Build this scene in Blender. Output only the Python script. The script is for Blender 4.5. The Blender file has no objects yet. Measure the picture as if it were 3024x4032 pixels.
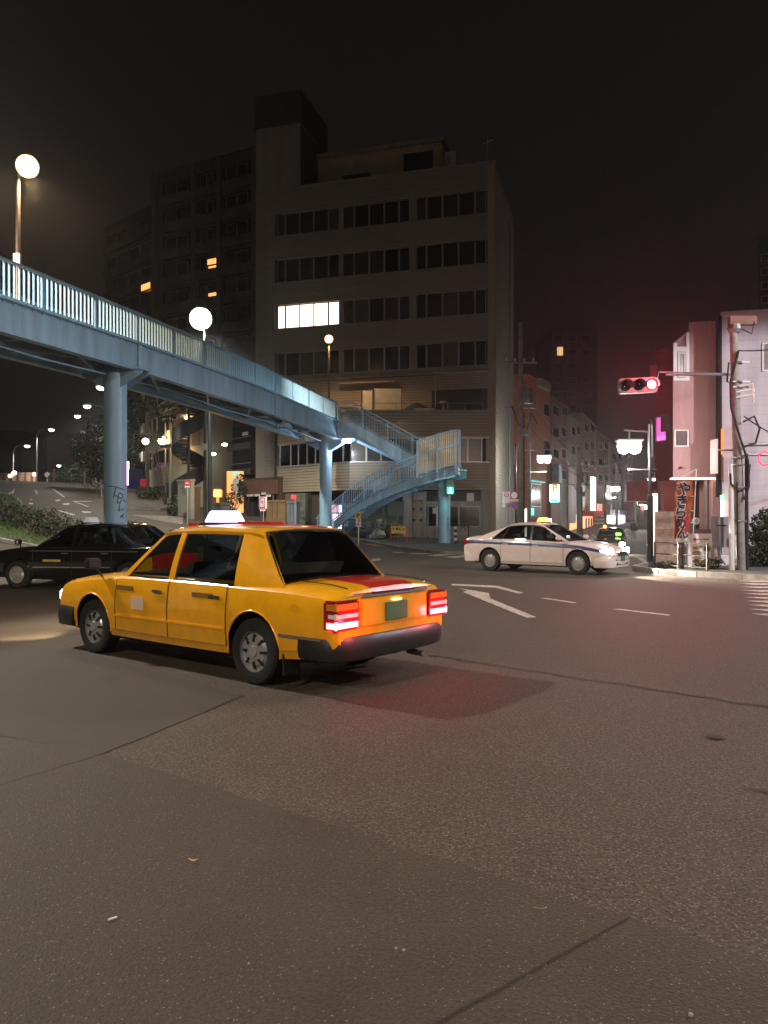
import bpy, bmesh, math, random
from mathutils import Vector, Matrix
from math import radians as R, sin, cos, pi, exp, log, atan2, sqrt
random.seed(7)
rnd = random.random
SC = bpy.context.scene
COL = SC.collection
F, CX, HY, EH = 3030.0, 1512.0, 2045.0, 1.57      # focal length in photo pixels, centre column, horizon row, eye height

# ---------------------------------------------------------------- camera, world, exposure
cam = bpy.data.cameras.new('camera'); camo = bpy.data.objects.new('camera', cam); COL.objects.link(camo)
camo.location = (0, 0, EH); camo.rotation_euler = (R(90), 0, 0)
cam.sensor_fit = 'VERTICAL'; cam.sensor_height = 24; cam.lens = 24 * F / 4032
cam.shift_y = (HY - 2016) / 4032; cam.clip_start = .05; cam.clip_end = 900
SC.camera = camo
W = bpy.data.worlds.new('World'); SC.world = W; W.use_nodes = True
wn = W.node_tree; bg = wn.nodes['Background']
sky = wn.nodes.new('ShaderNodeTexSky'); sky.sky_type = 'NISHITA'; sky.sun_disc = False
sky.sun_elevation = R(4); sky.sun_rotation = R(200); sky.air_density = 2; sky.dust_density = 4
gl = wn.nodes.new('ShaderNodeMix'); gl.data_type = 'RGBA'; gl.inputs[0].default_value = .98
gl.inputs[7].default_value = (.12, .088, .086, 1)       # city glow on low cloud
wn.links.new(sky.outputs[0], gl.inputs[6]); wn.links.new(gl.outputs[2], bg.inputs[0])
bg.inputs[1].default_value = .04
sl = bpy.data.lights.new('night_sky_glow', 'SUN'); sl.energy = .03; sl.angle = R(40); sl.color = (1, .82, .66)
slo = bpy.data.objects.new('night_sky_glow', sl); COL.objects.link(slo); slo.rotation_euler = (R(48), 0, R(-18))
SC.view_settings.view_transform = 'Standard'; SC.view_settings.look = 'None'
SC.view_settings.exposure = 0; SC.view_settings.gamma = 1; SC.view_settings.use_curve_mapping = False
SC.render.engine = 'CYCLES'
cy = SC.cycles
cy.max_bounces = 5; cy.diffuse_bounces = 2; cy.glossy_bounces = 3; cy.transmission_bounces = 3
cy.transparent_max_bounces = 8; cy.volume_bounces = 0
cy.caustics_reflective = False; cy.caustics_refractive = False
cy.sample_clamp_indirect = 4; cy.sample_clamp_direct = 0; cy.use_light_tree = True
cy.use_denoising = True; cy.use_adaptive_sampling = True; cy.adaptive_threshold = .025; cy.adaptive_min_samples = 16

# ---------------------------------------------------------------- terrain
def sp(d, k=1.5): return d if d / k > 30 else k * log(1 + exp(d / k))
def ss(a, b, x):
    t = min(1, max(0, (x - a) / (b - a))); return t * t * (3 - 2 * t)
def H(x, y):
    d = -.8 * x + .6 * y - 25
    h = .11 * (sp(d, 2) - sp(d - 42, 2))
    h += .02 * sp(min(y, 60) - 34, 1) * (1 - ss(3, 8, x))
    h -= .38 * ss(7, 10, x) * ss(28, 38, y) * (1 - ss(50, 85, y))
    return h
def P(x, y, Y): return Vector(((x - CX) / F * Y, Y, EH + (HY - y) / F * Y))
def G(x, y):                                             # where the line of sight meets the terrain
    Y = 1.5
    while Y < 160:
        p = P(x, y, Y)
        if p.z < H(p.x, p.y):
            a, b = Y - .25, Y
            for _ in range(12):
                m = (a + b) / 2; q = P(x, y, m)
                if q.z < H(q.x, q.y): b = m
                else: a = m
            q = P(x, y, b); return Vector((q.x, q.y, H(q.x, q.y)))
        Y += .25
    q = P(x, y, 160); return q

# ---------------------------------------------------------------- materials
MATS = {}
def lk(nt, a, b): nt.links.new(a, b)
def mat(name, col, rough=.6, metal=0., var=.18, scale=2.5, bump=.0, bscale=40, spec=.5, coat=0, streak=False):
    if name in MATS: return MATS[name]
    m = bpy.data.materials.new(name); m.use_nodes = True; MATS[name] = m
    nt = m.node_tree; b = nt.nodes['Principled BSDF']
    b.inputs['Roughness'].default_value = rough; b.inputs['Metallic'].default_value = metal
    b.inputs['Specular IOR Level'].default_value = spec
    if coat: b.inputs['Coat Weight'].default_value = coat; b.inputs['Coat Roughness'].default_value = .06
    c = (*col, 1); b.inputs['Base Color'].default_value = c
    if var > 0:
        tc = nt.nodes.new('ShaderNodeTexCoord'); mp = nt.nodes.new('ShaderNodeMapping')
        if streak: mp.inputs['Scale'].default_value = (1, 1, .12)
        n = nt.nodes.new('ShaderNodeTexNoise'); n.inputs['Scale'].default_value = scale; n.inputs['Detail'].default_value = 7
        n.inputs['Roughness'].default_value = .65
        r = nt.nodes.new('ShaderNodeMapRange'); r.inputs[1].default_value = .3; r.inputs[2].default_value = .7
        r.inputs[3].default_value = 1 - var * 1.5; r.inputs[4].default_value = 1 + var * .5
        mx = nt.nodes.new('ShaderNodeMix'); mx.data_type = 'RGBA'; mx.blend_type = 'MULTIPLY'; mx.inputs[0].default_value = 1
        mx.inputs[6].default_value = c
        lk(nt, tc.outputs['Object'], mp.inputs[0]); lk(nt, mp.outputs[0], n.inputs[0]); lk(nt, n.outputs[0], r.inputs[0])
        lk(nt, r.outputs[0], mx.inputs[7]); lk(nt, mx.outputs[2], b.inputs['Base Color'])
        r2 = nt.nodes.new('ShaderNodeMapRange'); r2.inputs[3].default_value = max(.02, rough - .1); r2.inputs[4].default_value = min(1, rough + .12)
        lk(nt, n.outputs[0], r2.inputs[0]); lk(nt, r2.outputs[0], b.inputs['Roughness'])
        if bump > 0:
            n2 = nt.nodes.new('ShaderNodeTexNoise'); n2.inputs['Scale'].default_value = bscale; n2.inputs['Detail'].default_value = 4
            bp = nt.nodes.new('ShaderNodeBump'); bp.inputs['Strength'].default_value = bump; bp.inputs['Distance'].default_value = .02
            lk(nt, tc.outputs['Object'], n2.inputs[0]); lk(nt, n2.outputs[0], bp.inputs['Height']); lk(nt, bp.outputs[0], b.inputs['Normal'])
    return m
def emit(name, col, s, sample=True):
    if name in MATS: return MATS[name]
    m = bpy.data.materials.new(name); m.use_nodes = True; MATS[name] = m
    nt = m.node_tree; b = nt.nodes['Principled BSDF']
    b.inputs['Base Color'].default_value = (*[.5 * c for c in col], 1)
    b.inputs['Emission Color'].default_value = (*col, 1); b.inputs['Emission Strength'].default_value = s
    if not sample: m.cycles.emission_sampling = 'NONE'
    return m
def glass(name, tint=(.25, .28, .27), rough=.03, refl=.9):
    if name in MATS: return MATS[name]
    m = bpy.data.materials.new(name); m.use_nodes = True; MATS[name] = m
    nt = m.node_tree; nt.nodes.remove(nt.nodes['Principled BSDF']); out = nt.nodes['Material Output']
    t = nt.nodes.new('ShaderNodeBsdfTransparent'); t.inputs[0].default_value = (*tint, 1)
    g = nt.nodes.new('ShaderNodeBsdfGlossy'); g.inputs[0].default_value = (refl, refl, refl, 1); g.inputs[1].default_value = rough
    f = nt.nodes.new('ShaderNodeFresnel'); f.inputs[0].default_value = 1.5
    mx = nt.nodes.new('ShaderNodeMixShader')
    lk(nt, f.outputs[0], mx.inputs[0]); lk(nt, t.outputs[0], mx.inputs[1]); lk(nt, g.outputs[0], mx.inputs[2]); lk(nt, mx.outputs[0], out.inputs[0])
    return m
def asphalt(name, dark, light, speck, scale, grain=.35):
    m = bpy.data.materials.new(name); m.use_nodes = True; MATS[name] = m
    nt = m.node_tree; b = nt.nodes['Principled BSDF']; N = nt.nodes.new
    tc = N('ShaderNodeTexCoord')
    def noise(s, d=6, r=.6):
        n = N('ShaderNodeTexNoise'); n.inputs['Scale'].default_value = s; n.inputs['Detail'].default_value = d; n.inputs['Roughness'].default_value = r
        lk(nt, tc.outputs['Object'], n.inputs[0]); return n
    big, mid, fine = noise(.22, 5), noise(2.2, 8, .7), noise(scale * .6, 3, .7)
    def mul(c, fac_out, lo, hi, a=.3, bb=.7):
        r = N('ShaderNodeMapRange'); r.inputs[1].default_value = a; r.inputs[2].default_value = bb; r.inputs[3].default_value = lo; r.inputs[4].default_value = hi
        lk(nt, fac_out, r.inputs[0])
        x = N('ShaderNodeMix'); x.data_type = 'RGBA'; x.blend_type = 'MULTIPLY'; x.inputs[0].default_value = 1
        lk(nt, c, x.inputs[6]); lk(nt, r.outputs[0], x.inputs[7]); return x.outputs[2]
    base = N('ShaderNodeMix'); base.data_type = 'RGBA'; base.inputs[6].default_value = (*dark, 1); base.inputs[7].default_value = (*light, 1)
    lk(nt, big.outputs[0], base.inputs[0])
    c = mul(base.outputs[2], mid.outputs[0], .76, 1.18)
    c = mul(c, fine.outputs[0], 1 - grain, 1 + grain)
    v = N('ShaderNodeTexVoronoi'); v.inputs['Scale'].default_value = scale; lk(nt, tc.outputs['Object'], v.inputs[0])
    # pale and dark stones picked out of the aggregate
    sx = N('ShaderNodeSeparateColor'); lk(nt, v.outputs['Color'], sx.inputs[0])
    pick = N('ShaderNodeMath'); pick.operation = 'GREATER_THAN'; pick.inputs[1].default_value = 1 - speck; lk(nt, sx.outputs[0], pick.inputs[0])
    near = N('ShaderNodeMath'); near.operation = 'LESS_THAN'; near.inputs[1].default_value = .38; lk(nt, v.outputs['Distance'], near.inputs[0])
    fm = N('ShaderNodeMath'); fm.operation = 'MULTIPLY'; lk(nt, pick.outputs[0], fm.inputs[0]); lk(nt, near.outputs[0], fm.inputs[1])
    st = N('ShaderNodeMix'); st.data_type = 'RGBA'; lk(nt, fm.outputs[0], st.inputs[0]); lk(nt, c, st.inputs[6]); st.inputs[7].default_value = (.17, .15, .12, 1)
    lk(nt, st.outputs[2], b.inputs['Base Color'])
    rr = N('ShaderNodeMapRange'); rr.inputs[3].default_value = .62; rr.inputs[4].default_value = .9; lk(nt, mid.outputs[0], rr.inputs[0]); lk(nt, rr.outputs[0], b.inputs['Roughness'])
    ad = N('ShaderNodeMath'); ad.operation = 'ADD'; lk(nt, v.outputs['Distance'], ad.inputs[0]); lk(nt, fine.outputs[0], ad.inputs[1])
    bp = N('ShaderNodeBump'); bp.inputs['Strength'].default_value = .55; bp.inputs['Distance'].default_value = .006
    lk(nt, ad.outputs[0], bp.inputs['Height']); lk(nt, bp.outputs[0], b.inputs['Normal'])
    b.inputs['Specular IOR Level'].default_value = .35
    return m
M_road = asphalt('asphalt_coarse', (.047, .037, .0265), (.072, .056, .041), .2, 80, .75)
M_patch = asphalt('asphalt_fine', (.039, .0315, .0225), (.058, .047, .0335), .045, 105, .42)
M_pave = mat('pavement_asphalt', (.085, .08, .075), .85, var=.3, scale=1.5, bump=.4, bscale=90)
M_kerb = mat('kerb_concrete', (.25, .24, .22), .85, var=.35, scale=3, bump=.3)
M_white = mat('road_paint_white', (.55, .52, .45), .7, var=.55, scale=9, bump=.2)
M_yellowp = mat('road_paint_yellow', (.6, .33, .05), .7, var=.35, scale=9)
M_seam = mat('seam_tar', (.018, .017, .016), .7, var=.3, scale=30)
M_blue = mat('bridge_blue_paint', (.28, .48, .64), .42, var=.24, scale=2.2, bump=.1, bscale=12, streak=True)
M_bluel = mat('stair_blue_paint', (.32, .52, .67), .42, var=.22, scale=3, streak=True)
M_deck = mat('bridge_deck_surface', (.12, .13, .13), .8)
M_siding = mat('cream_siding', (.38, .31, .215), .6, var=.2, scale=1.1, streak=True)
M_siding2 = mat('dimmed_siding', (.29, .265, .225), .7, var=.25, scale=1.1, streak=True)  # darker copy of the siding; dimness of the upper floors put into the colour
M_wall = mat('grey_render_wall', (.17, .155, .14), .85, var=.25, scale=.8, streak=True)
M_darkwall = mat('dark_wall', (.055, .052, .05), .85, var=.25, scale=.8)
M_alu = mat('aluminium_frame', (.42, .42, .4), .4, .6, var=.1)
M_steel = mat('galvanised_steel', (.3, .3, .3), .45, .7, var=.2, scale=6)
M_black = mat('black_metal', (.02, .02, .02), .45, .3, var=.1)
M_conc = mat('concrete_pole', (.3, .28, .26), .8, var=.3, scale=4, bump=.2)
M_winglass = glass('window_glass', (.85, .87, .85), .22, .35)
M_dark = mat('dark_interior', (.012, .011, .01), .9, var=0)
M_curt = mat('beige_curtain', (.34, .28, .21), .9, var=.3, scale=6)
M_curtd = mat('brown_curtain', (.15, .12, .1), .9, var=.3, scale=6)
M_blind = mat('white_blind', (.42, .42, .4), .8, var=.1)
M_litwin = emit('lit_office_window', (1, .82, .66), 2.6)
M_foliage = [mat('leaf_green_%s' % k, c, .85, var=.3, scale=5) for k, c in (('dark', (.015, .024, .01)), ('mid', (.03, .05, .015)), ('light', (.07, .11, .03)))]
M_trunk = mat('bark', (.05, .04, .03), .9, bump=.4)
M_rubber = mat('rubber', (.015, .015, .015), .75, var=.2, scale=8)
M_chrome = mat('chrome', (.75, .75, .74), .12, 1, var=0)
M_signwhite = mat('sign_white', (.75, .73, .7), .5, var=.08)
M_red = mat('sign_red', (.6, .02, .03), .45, var=.1)
M_bluesign = mat('sign_blue', (.03, .08, .5), .45, var=.1)
M_yel = mat('sign_yellow', (.7, .48, .04), .5, var=.15)
M_ink = mat('ink_black', (.012, .012, .015), .6, var=0)

# ---------------------------------------------------------------- mesh helpers
class MB:
    def __init__(s): s.v = []; s.f = []; s.m = []
    def quad(s, a, b, c, d, m=0):
        n = len(s.v); s.v += [tuple(a), tuple(b), tuple(c), tuple(d)]; s.f.append((n, n + 1, n + 2, n + 3)); s.m.append(m); return s
    def box(s, x0, x1, y0, y1, z0, z1, m=0):
        n = len(s.v); s.v += [(x, y, z) for z in (z0, z1) for x, y in ((x0, y0), (x1, y0), (x1, y1), (x0, y1))]
        for f in ((3, 2, 1, 0), (4, 5, 6, 7), (0, 1, 5, 4), (1, 2, 6, 5), (2, 3, 7, 6), (3, 0, 4, 7)): s.f.append(tuple(n + i for i in f)); s.m.append(m)
        return s
    def bar(s, p, q, w, h, m=0, up=(0, 0, 1)):               # a straight bar from p to q, w across, h high
        p, q = Vector(p), Vector(q); d = (q - p).normalized(); up = Vector(up)
        if abs(d.dot(up)) > .99: up = Vector((1, 0, 0))
        sd = d.cross(up).normalized() * w / 2; u = sd.cross(d).normalized() * h / 2
        n = len(s.v)
        for e in (p, q): s.v += [tuple(e - sd - u), tuple(e + sd - u), tuple(e + sd + u), tuple(e - sd + u)]
        for f in ((0, 1, 2, 3), (7, 6, 5, 4), (0, 4, 5, 1), (1, 5, 6, 2), (2, 6, 7, 3), (3, 7, 4, 0)): s.f.append(tuple(n + i for i in f)); s.m.append(m)
        return s
    def tube(s, pts, r, n=8, m=0, caps=True):
        pts = [Vector(p) for p in pts]; rs = r if isinstance(r, (list, tuple)) else [r] * len(pts)
        b = len(s.v); ref = None
        for i, p in enumerate(pts):
            d = (pts[min(i + 1, len(pts) - 1)] - pts[max(i - 1, 0)]).normalized()
            if ref is None: ref = Vector((0, 0, 1)) if abs(d.z) < .9 else Vector((1, 0, 0))
            u = d.cross(ref).normalized(); ref2 = u.cross(d).normalized(); ref = ref2
            for k in range(n):
                a = 2 * pi * k / n; s.v.append(tuple(p + (u * cos(a) + ref2 * sin(a)) * rs[i]))
        for i in range(len(pts) - 1):
            for k in range(n): s.f.append((b + i * n + k, b + i * n + (k + 1) % n, b + (i + 1) * n + (k + 1) % n, b + (i + 1) * n + k)); s.m.append(m)
        if caps:
            s.f.append(tuple(b + k for k in range(n - 1, -1, -1))); s.m.append(m)
            s.f.append(tuple(b + (len(pts) - 1) * n + k for k in range(n))); s.m.append(m)
        return s
    def lathe(s, prof, n=16, c=(0, 0, 0), axis='z', m=0):    # profile of (radius, height)
        b = len(s.v); c = Vector(c)
        for r, h in prof:
            for k in range(n):
                a = 2 * pi * k / n; x, y = r * cos(a), r * sin(a)
                v = Vector((x, y, h)) if axis == 'z' else Vector((x, h, y)) if axis == 'y' else Vector((h, x, y))
                s.v.append(tuple(c + v))
        for i in range(len(prof) - 1):
            for k in range(n): s.f.append((b + i * n + k, b + i * n + (k + 1) % n, b + (i + 1) * n + (k + 1) % n, b + (i + 1) * n + k)); s.m.append(m)
        return s
    def poly(s, pts, z0, z1, m=0):                           # prism on a ground polygon
        n = len(s.v); k = len(pts)
        s.v += [(p[0], p[1], z0) for p in pts] + [(p[0], p[1], z1) for p in pts]
        s.f.append(tuple(n + i for i in range(k - 1, -1, -1))); s.f.append(tuple(n + k + i for i in range(k))); s.m += [m, m]
        for i in range(k): j = (i + 1) % k; s.f.append((n + i, n + j, n + k + j, n + k + i)); s.m.append(m)
        return s
    def extr(s, pts, d, m=0):                                # polygon in space pushed out along d
        n = len(s.v); k = len(pts); d = Vector(d)
        s.v += [tuple(p) for p in pts] + [tuple(Vector(p) + d) for p in pts]
        s.f.append(tuple(n + i for i in range(k - 1, -1, -1))); s.f.append(tuple(n + k + i for i in range(k))); s.m += [m, m]
        for i in range(k): j = (i + 1) % k; s.f.append((n + i, n + j, n + k + j, n + k + i)); s.m.append(m)
        return s
    def grid(s, rows, m=0, flip=False):
        b = len(s.v); nr, nc = len(rows), len(rows[0])
        for r in rows: s.v += [tuple(p) for p in r]
        for i in range(nr - 1):
            for j in range(nc - 1):
                f = (b + i * nc + j, b + i * nc + j + 1, b + (i + 1) * nc + j + 1, b + (i + 1) * nc + j)
                s.f.append(f[::-1] if flip else f); s.m.append(m if isinstance(m, int) else m(i, j))
        return s
    def mesh(s, name, mats, smooth=False, fix=True):
        me = bpy.data.meshes.new(name); me.from_pydata(s.v, [], s.f)
        for x in (mats if isinstance(mats, (list, tuple)) else [mats]): me.materials.append(x)
        me.polygons.foreach_set('material_index', s.m)
        if fix:
            bm = bmesh.new(); bm.from_mesh(me); bmesh.ops.remove_doubles(bm, verts=bm.verts, dist=1e-5)
            bmesh.ops.recalc_face_normals(bm, faces=bm.faces); bm.to_mesh(me); bm.free()
        if smooth:
            me.polygons.foreach_set('use_smooth', [True] * len(me.polygons)); me.set_sharp_from_angle(angle=R(35 if smooth is True else smooth))
        me.update(); return me
    def build(s, name, mats, parent=None, smooth=False, loc=None, world=False, fix=True, label=None, stuff=False):
        if world and parent is not None:
            mi = mw(parent).inverted(); s.v = [tuple(mi @ Vector(v)) for v in s.v]
        if parent is None and loc is None and s.v:           # origin at the base centre of the mesh
            xs, ys, zs = zip(*s.v); loc = ((min(xs) + max(xs)) / 2, (min(ys) + max(ys)) / 2, min(zs))
            s.v = [(x - loc[0], y - loc[1], z - loc[2]) for x, y, z in s.v]
        o = bpy.data.objects.new(name, s.mesh(name, mats, smooth, fix)); COL.objects.link(o)
        if parent: o.parent = parent
        if loc: o.location = loc
        if label: o['label'] = label
        if stuff: o['kind'] = 'stuff'
        return o
def mw(o):
    m = Matrix.Translation(o.location) @ o.rotation_euler.to_matrix().to_4x4()
    return (mw(o.parent) @ m) if o.parent else m
def tag(o, label, cat, group=None, kind=None):
    o['label'] = label; o['category'] = cat
    if group: o['group'] = group
    if kind: o['kind'] = kind
    return o
def struct(o): o['kind'] = 'structure'; return o
def thing(name, label, cat, loc=(0, 0, 0), rz=0, group=None):
    o = bpy.data.objects.new(name, None); COL.objects.link(o); o.location = loc; o.rotation_euler = (0, 0, rz); o.empty_display_size = .3
    return tag(o, label, cat, group)
def inst(me, name, parent=None, loc=(0, 0, 0), rot=(0, 0, 0), scale=(1, 1, 1)):
    o = bpy.data.objects.new(name, me); COL.objects.link(o); o.location = loc; o.rotation_euler = rot; o.scale = scale
    if parent: o.parent = parent
    return o
def copy_tree(o, parent=None, **kw):
    c = o.copy(); COL.objects.link(c); c.parent = parent
    for ch in list(o.children): copy_tree(ch, c)
    for k, v in kw.items(): setattr(c, k, v)
    return c
def lamp(name, kind, loc, W_, col, parent=None, size=.2, rot=None, spot=None, blend=.6):
    l = bpy.data.lights.new(name, kind); l.energy = W_; l.color = col
    if kind in ('POINT', 'SPOT'): l.shadow_soft_size = size
    if kind == 'AREA': l.size = size
    if spot: l.spot_size = R(spot); l.spot_blend = blend
    o = bpy.data.objects.new(name, l); COL.objects.link(o); o.location = loc
    if rot: o.rotation_euler = rot
    if parent: o.parent = parent
    return o
def aim(o, d): o.rotation_euler = Vector(d).to_track_quat('-Z', 'Y').to_euler()
def text(body, size, mt, parent, loc, rot=(pi / 2, 0, 0), ext=.002, al='CENTER', name='lettering', bold=0):
    cu = bpy.data.curves.new(name, 'FONT'); cu.body = body; cu.size = size; cu.extrude = ext; cu.offset = bold
    cu.align_x = al; cu.align_y = 'CENTER'; cu.resolution_u = 3
    t = bpy.data.objects.new(name, cu); COL.objects.link(t); bpy.context.view_layer.update()
    me = bpy.data.meshes.new_from_object(t.evaluated_get(bpy.context.evaluated_depsgraph_get())); me.materials.clear(); me.materials.append(mt)
    bpy.data.objects.remove(t); o = inst(me, name, parent, loc, rot); return o
def bump_poly(px, n=6): return [G(x, y) for x, y in px]

# ================================================================ GROUND
def axis(a, b, segs):
    out = [a]
    for e, st in segs:
        while out[-1] < e - 1e-6: out.append(min(e, out[-1] + st))
    return out
gx = axis(-220, 0, [(-45, 12), (28, 1.0), (220, 12)]); gy = axis(-60, 0, [(0, 6), (100, 1.0), (300, 14)])
def sheet(name, mt, fx, fy, dz=0):
    m = MB(); m.grid([[(x, y, H(x, y) + dz) for x in fx] for y in fy]); o = m.build(name, mt, loc=(0, 0, 0), fix=False); return struct(o)
ground = sheet('road', M_road, gx, gy)
def drape(name, poly, mt, dz=.006, parent=None, step=None):   # flat marking laid on the terrain (poly: 4 ground corners)
    a, b, c, d = [Vector((p[0], p[1], 0)) for p in poly]
    L = max((b - a).length, (c - d).length); K = max((d - a).length, (c - b).length)
    n = max(1, int(L / (step or .8))); k = max(1, int(K / (step or .8)))
    rows = []
    for j in range(k + 1):
        t = j / k; l, r = a.lerp(d, t), b.lerp(c, t)
        rows.append([(lambda p: (p.x, p.y, H(p.x, p.y) + dz))(l.lerp(r, i / n)) for i in range(n + 1)])
    m = MB(); m.grid(rows); o = m.build(name, mt, parent=parent, fix=False, world=parent is not None, loc=None if parent is None else (0, 0, 0))
    if parent is None: struct(o)
    return o
def dpx(name, px, mt, dz=.008, parent=None): return drape(name, [G(*p) for p in px], mt, dz, parent)
# foreground resurfacing patch and its seams
def flat(pts, name, mt, z, z0=None):
    m = MB(); m.poly([(p[0], p[1]) for p in pts], z if z0 is None else z0, z); return struct(m.build(name, mt, fix=True))
def fl(pts, name, mt, z):
    m = MB(); n = len(pts); m.v = [(p[0], p[1], z) for p in pts]; m.f = [tuple(range(n))]; m.m = [0]; return struct(m.build(name, mt, fix=False))
def jag(a, b, amp, n=60):                                    # a slightly ragged line between two ground points
    a, b = Vector(a), Vector(b); d = (b - a); nn = Vector((-d.y, d.x, 0)).normalized(); out = []; w = 0
    for i in range(n + 1):
        w = w * .75 + (rnd() - .5) * amp; out.append(a + d * i / n + nn * (w if 0 < i < n else 0))
    return out
A_, B_, C_ = G(410, 2968), G(2479, 3618), G(3400, 3900)
top_edge = jag(G(-400, 2890 - 60), A_, .008, 20) + jag(A_, B_, .012, 90)[1:] + jag(B_, C_, .012, 30)[1:]
D_ = G(960, 2740)
fl(top_edge + [Vector((3.5, 1.0, 0)), Vector((3.5, -14, 0)), Vector((-18, -14, 0)), Vector((-18, 5, 0))], 'asphalt_patch', M_patch, .004)
# narrower second patch beyond the first (upper left)
fl(jag(A_, D_, .02, 20) + [G(300, 2560), G(-500, 2480), G(-700, 2800)] + [G(-400, 2830)], 'asphalt_patch', mat('asphalt_mid', (.043, .035, .0255), .8, var=.2, scale=4, bump=.3, bscale=300), .0035)
def seam(name, pts, w, z=.009, solid=False):
    m = MB(); n = len(pts); rows = [[], []]
    for i, p in enumerate(pts):
        d = (pts[min(i + 1, n - 1)] - pts[max(0, i - 1)]); nn = Vector((-d.y, d.x, 0)).normalized() * w * ((.8 + rnd() * .2) if solid else (.3 + rnd() * .7)) / 2
        rows[0].append((p.x - nn.x, p.y - nn.y, H(p.x, p.y) + z)); rows[1].append((p.x + nn.x, p.y + nn.y, H(p.x, p.y) + z))
    m.grid(rows); return struct(m.build(name, M_seam, fix=False))
seam('road_joint', jag(G(1730, 4032), B_, .003, 70), .010, solid=True)
seam('road_joint', jag(G(1500, 4160), G(1730, 4032), .003, 10), .010, solid=True)
seam('road_joint', jag(A_, D_, .006, 30), .011)
seam('road_joint', jag(G(0, 3092), A_, .006, 30), .011)
seam('road_joint', jag(G(1680, 2580), G(2400, 2690), .04, 60), .035)
seam('road_joint', jag(G(2400, 2690), G(3200, 2810), .05, 60), .045)
seam('road_joint', jag(G(-300, 2720), G(380, 2640), .01, 30), .01)
seam('road_joint', jag(G(2950, 3110), G(3200, 3150), .05, 20), .03)
def disc(name, c, r, mt, z, n=24, sq=1):
    m = MB(); m.v = [(c.x + r * cos(2 * pi * k / n), c.y + sq * r * sin(2 * pi * k / n), H(c.x, c.y) + z) for k in range(n)]; m.f = [tuple(range(n))]; m.m = [0]
    return m.build(name, mt, fix=False)
struct(disc('utility_cover', G(2815, 2905), .06, M_seam, .01))
struct(disc('utility_cover', G(2130, 2834), .022, M_seam, .01))
# small litter, each a thing
def litter(name, px, L, w, ang, mt, label, curl=.01):
    c = G(*px); m = MB(); rows = []
    for i in range(7):
        t = i / 6 - .5; ww = w * (1 - (2 * t) ** 2 * .8) / 2
        rows.append([(t * L, -ww, curl * (2 * t) ** 2 + .004), (t * L, 0, curl * (2 * t) ** 2 + .001), (t * L, ww, curl * (2 * t) ** 2 + .004)])
    m.grid(rows); o = m.build(name, mt, loc=(c.x, c.y, H(c.x, c.y) + .012), fix=False); o.rotation_euler = (0, 0, ang); tag(o, label, name.replace('_', ' '))
litter('fallen_leaf', (760, 3401), .045, .014, -.15, mat('leaf_yellow', (.55, .4, .12), .6), 'small dry yellow leaf lying on the smooth foreground asphalt')
m = MB(); m.tube([(-.017, 0, .006), (.0, 0, .006)], .004, 8).tube([(0, 0, .006), (.017, 0, .006)], .004, 8)
c = G(443, 3628); o = m.build('cigarette_butt', M_signwhite, loc=(c.x, c.y, .006)); o.rotation_euler = (0, 0, .7); tag(o, 'white cigarette butt on the asphalt near the bottom left corner', 'cigarette butt')
litter('twig', (2127, 3592), .055, .003, -.05, mat('straw', (.5, .45, .3), .7), 'thin pale bent twig on the road near the patch edge', .006)
for px, r in (((1560, 3740), .006), ((1590, 3748), .007), ((2720, 4005), .009), ((980, 3800), .005)):
    c = G(*px); m = MB(); m.lathe([(0, 0), (r, r * .3), (r * .8, r), (0, r * 1.1)], 6); o = m.build('pebble', mat('pebble_stone', (.3, .27, .23), .8), loc=(c.x, c.y, .003)); tag(o, {1560: 'tiny pale stone chip, left of a pair near the middle of the foreground asphalt', 1590: 'tiny pale stone chip, right of a pair near the middle of the foreground asphalt', 2720: 'largest pale stone chip, near the bottom right corner of the road', 980: 'smallest pale stone chip, alone left of the middle of the foreground'}[px[0]], 'stone chip', 'stone chips on the foreground asphalt')
# painted markings
for q in ([(1778, 2300), (1966, 2308), (1968, 2316), (1778, 2306)], [(1962, 2309), (2062, 2336), (2040, 2338), (1952, 2315)],
          [(1822, 2332), (1850, 2325), (2112, 2432), (2072, 2434)], [(2126, 2356), (2152, 2356), (2272, 2374), (2262, 2377)],
          [(2408, 2400), (2440, 2399), (2640, 2422), (2632, 2426)]): dpx('lane_marking', q, M_white)
m = MB(); ar = [G(*p) for p in ((1805, 2317), (1925, 2337), (1930, 2356), (1880, 2341), (1872, 2347), (1850, 2331))]
m.v = [(p.x, p.y, .010) for p in ar]; m.f = [tuple(range(6))]; m.m = [0]; struct(m.build('arrow_marking', M_white, fix=False))
for q in ([(1330, 2222), (1498, 2200), (1500, 2206), (1370, 2226)], [(1440, 2205), (1492, 2198), (1495, 2203), (1450, 2210)]): dpx('lane_marking', q, M_white)
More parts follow.
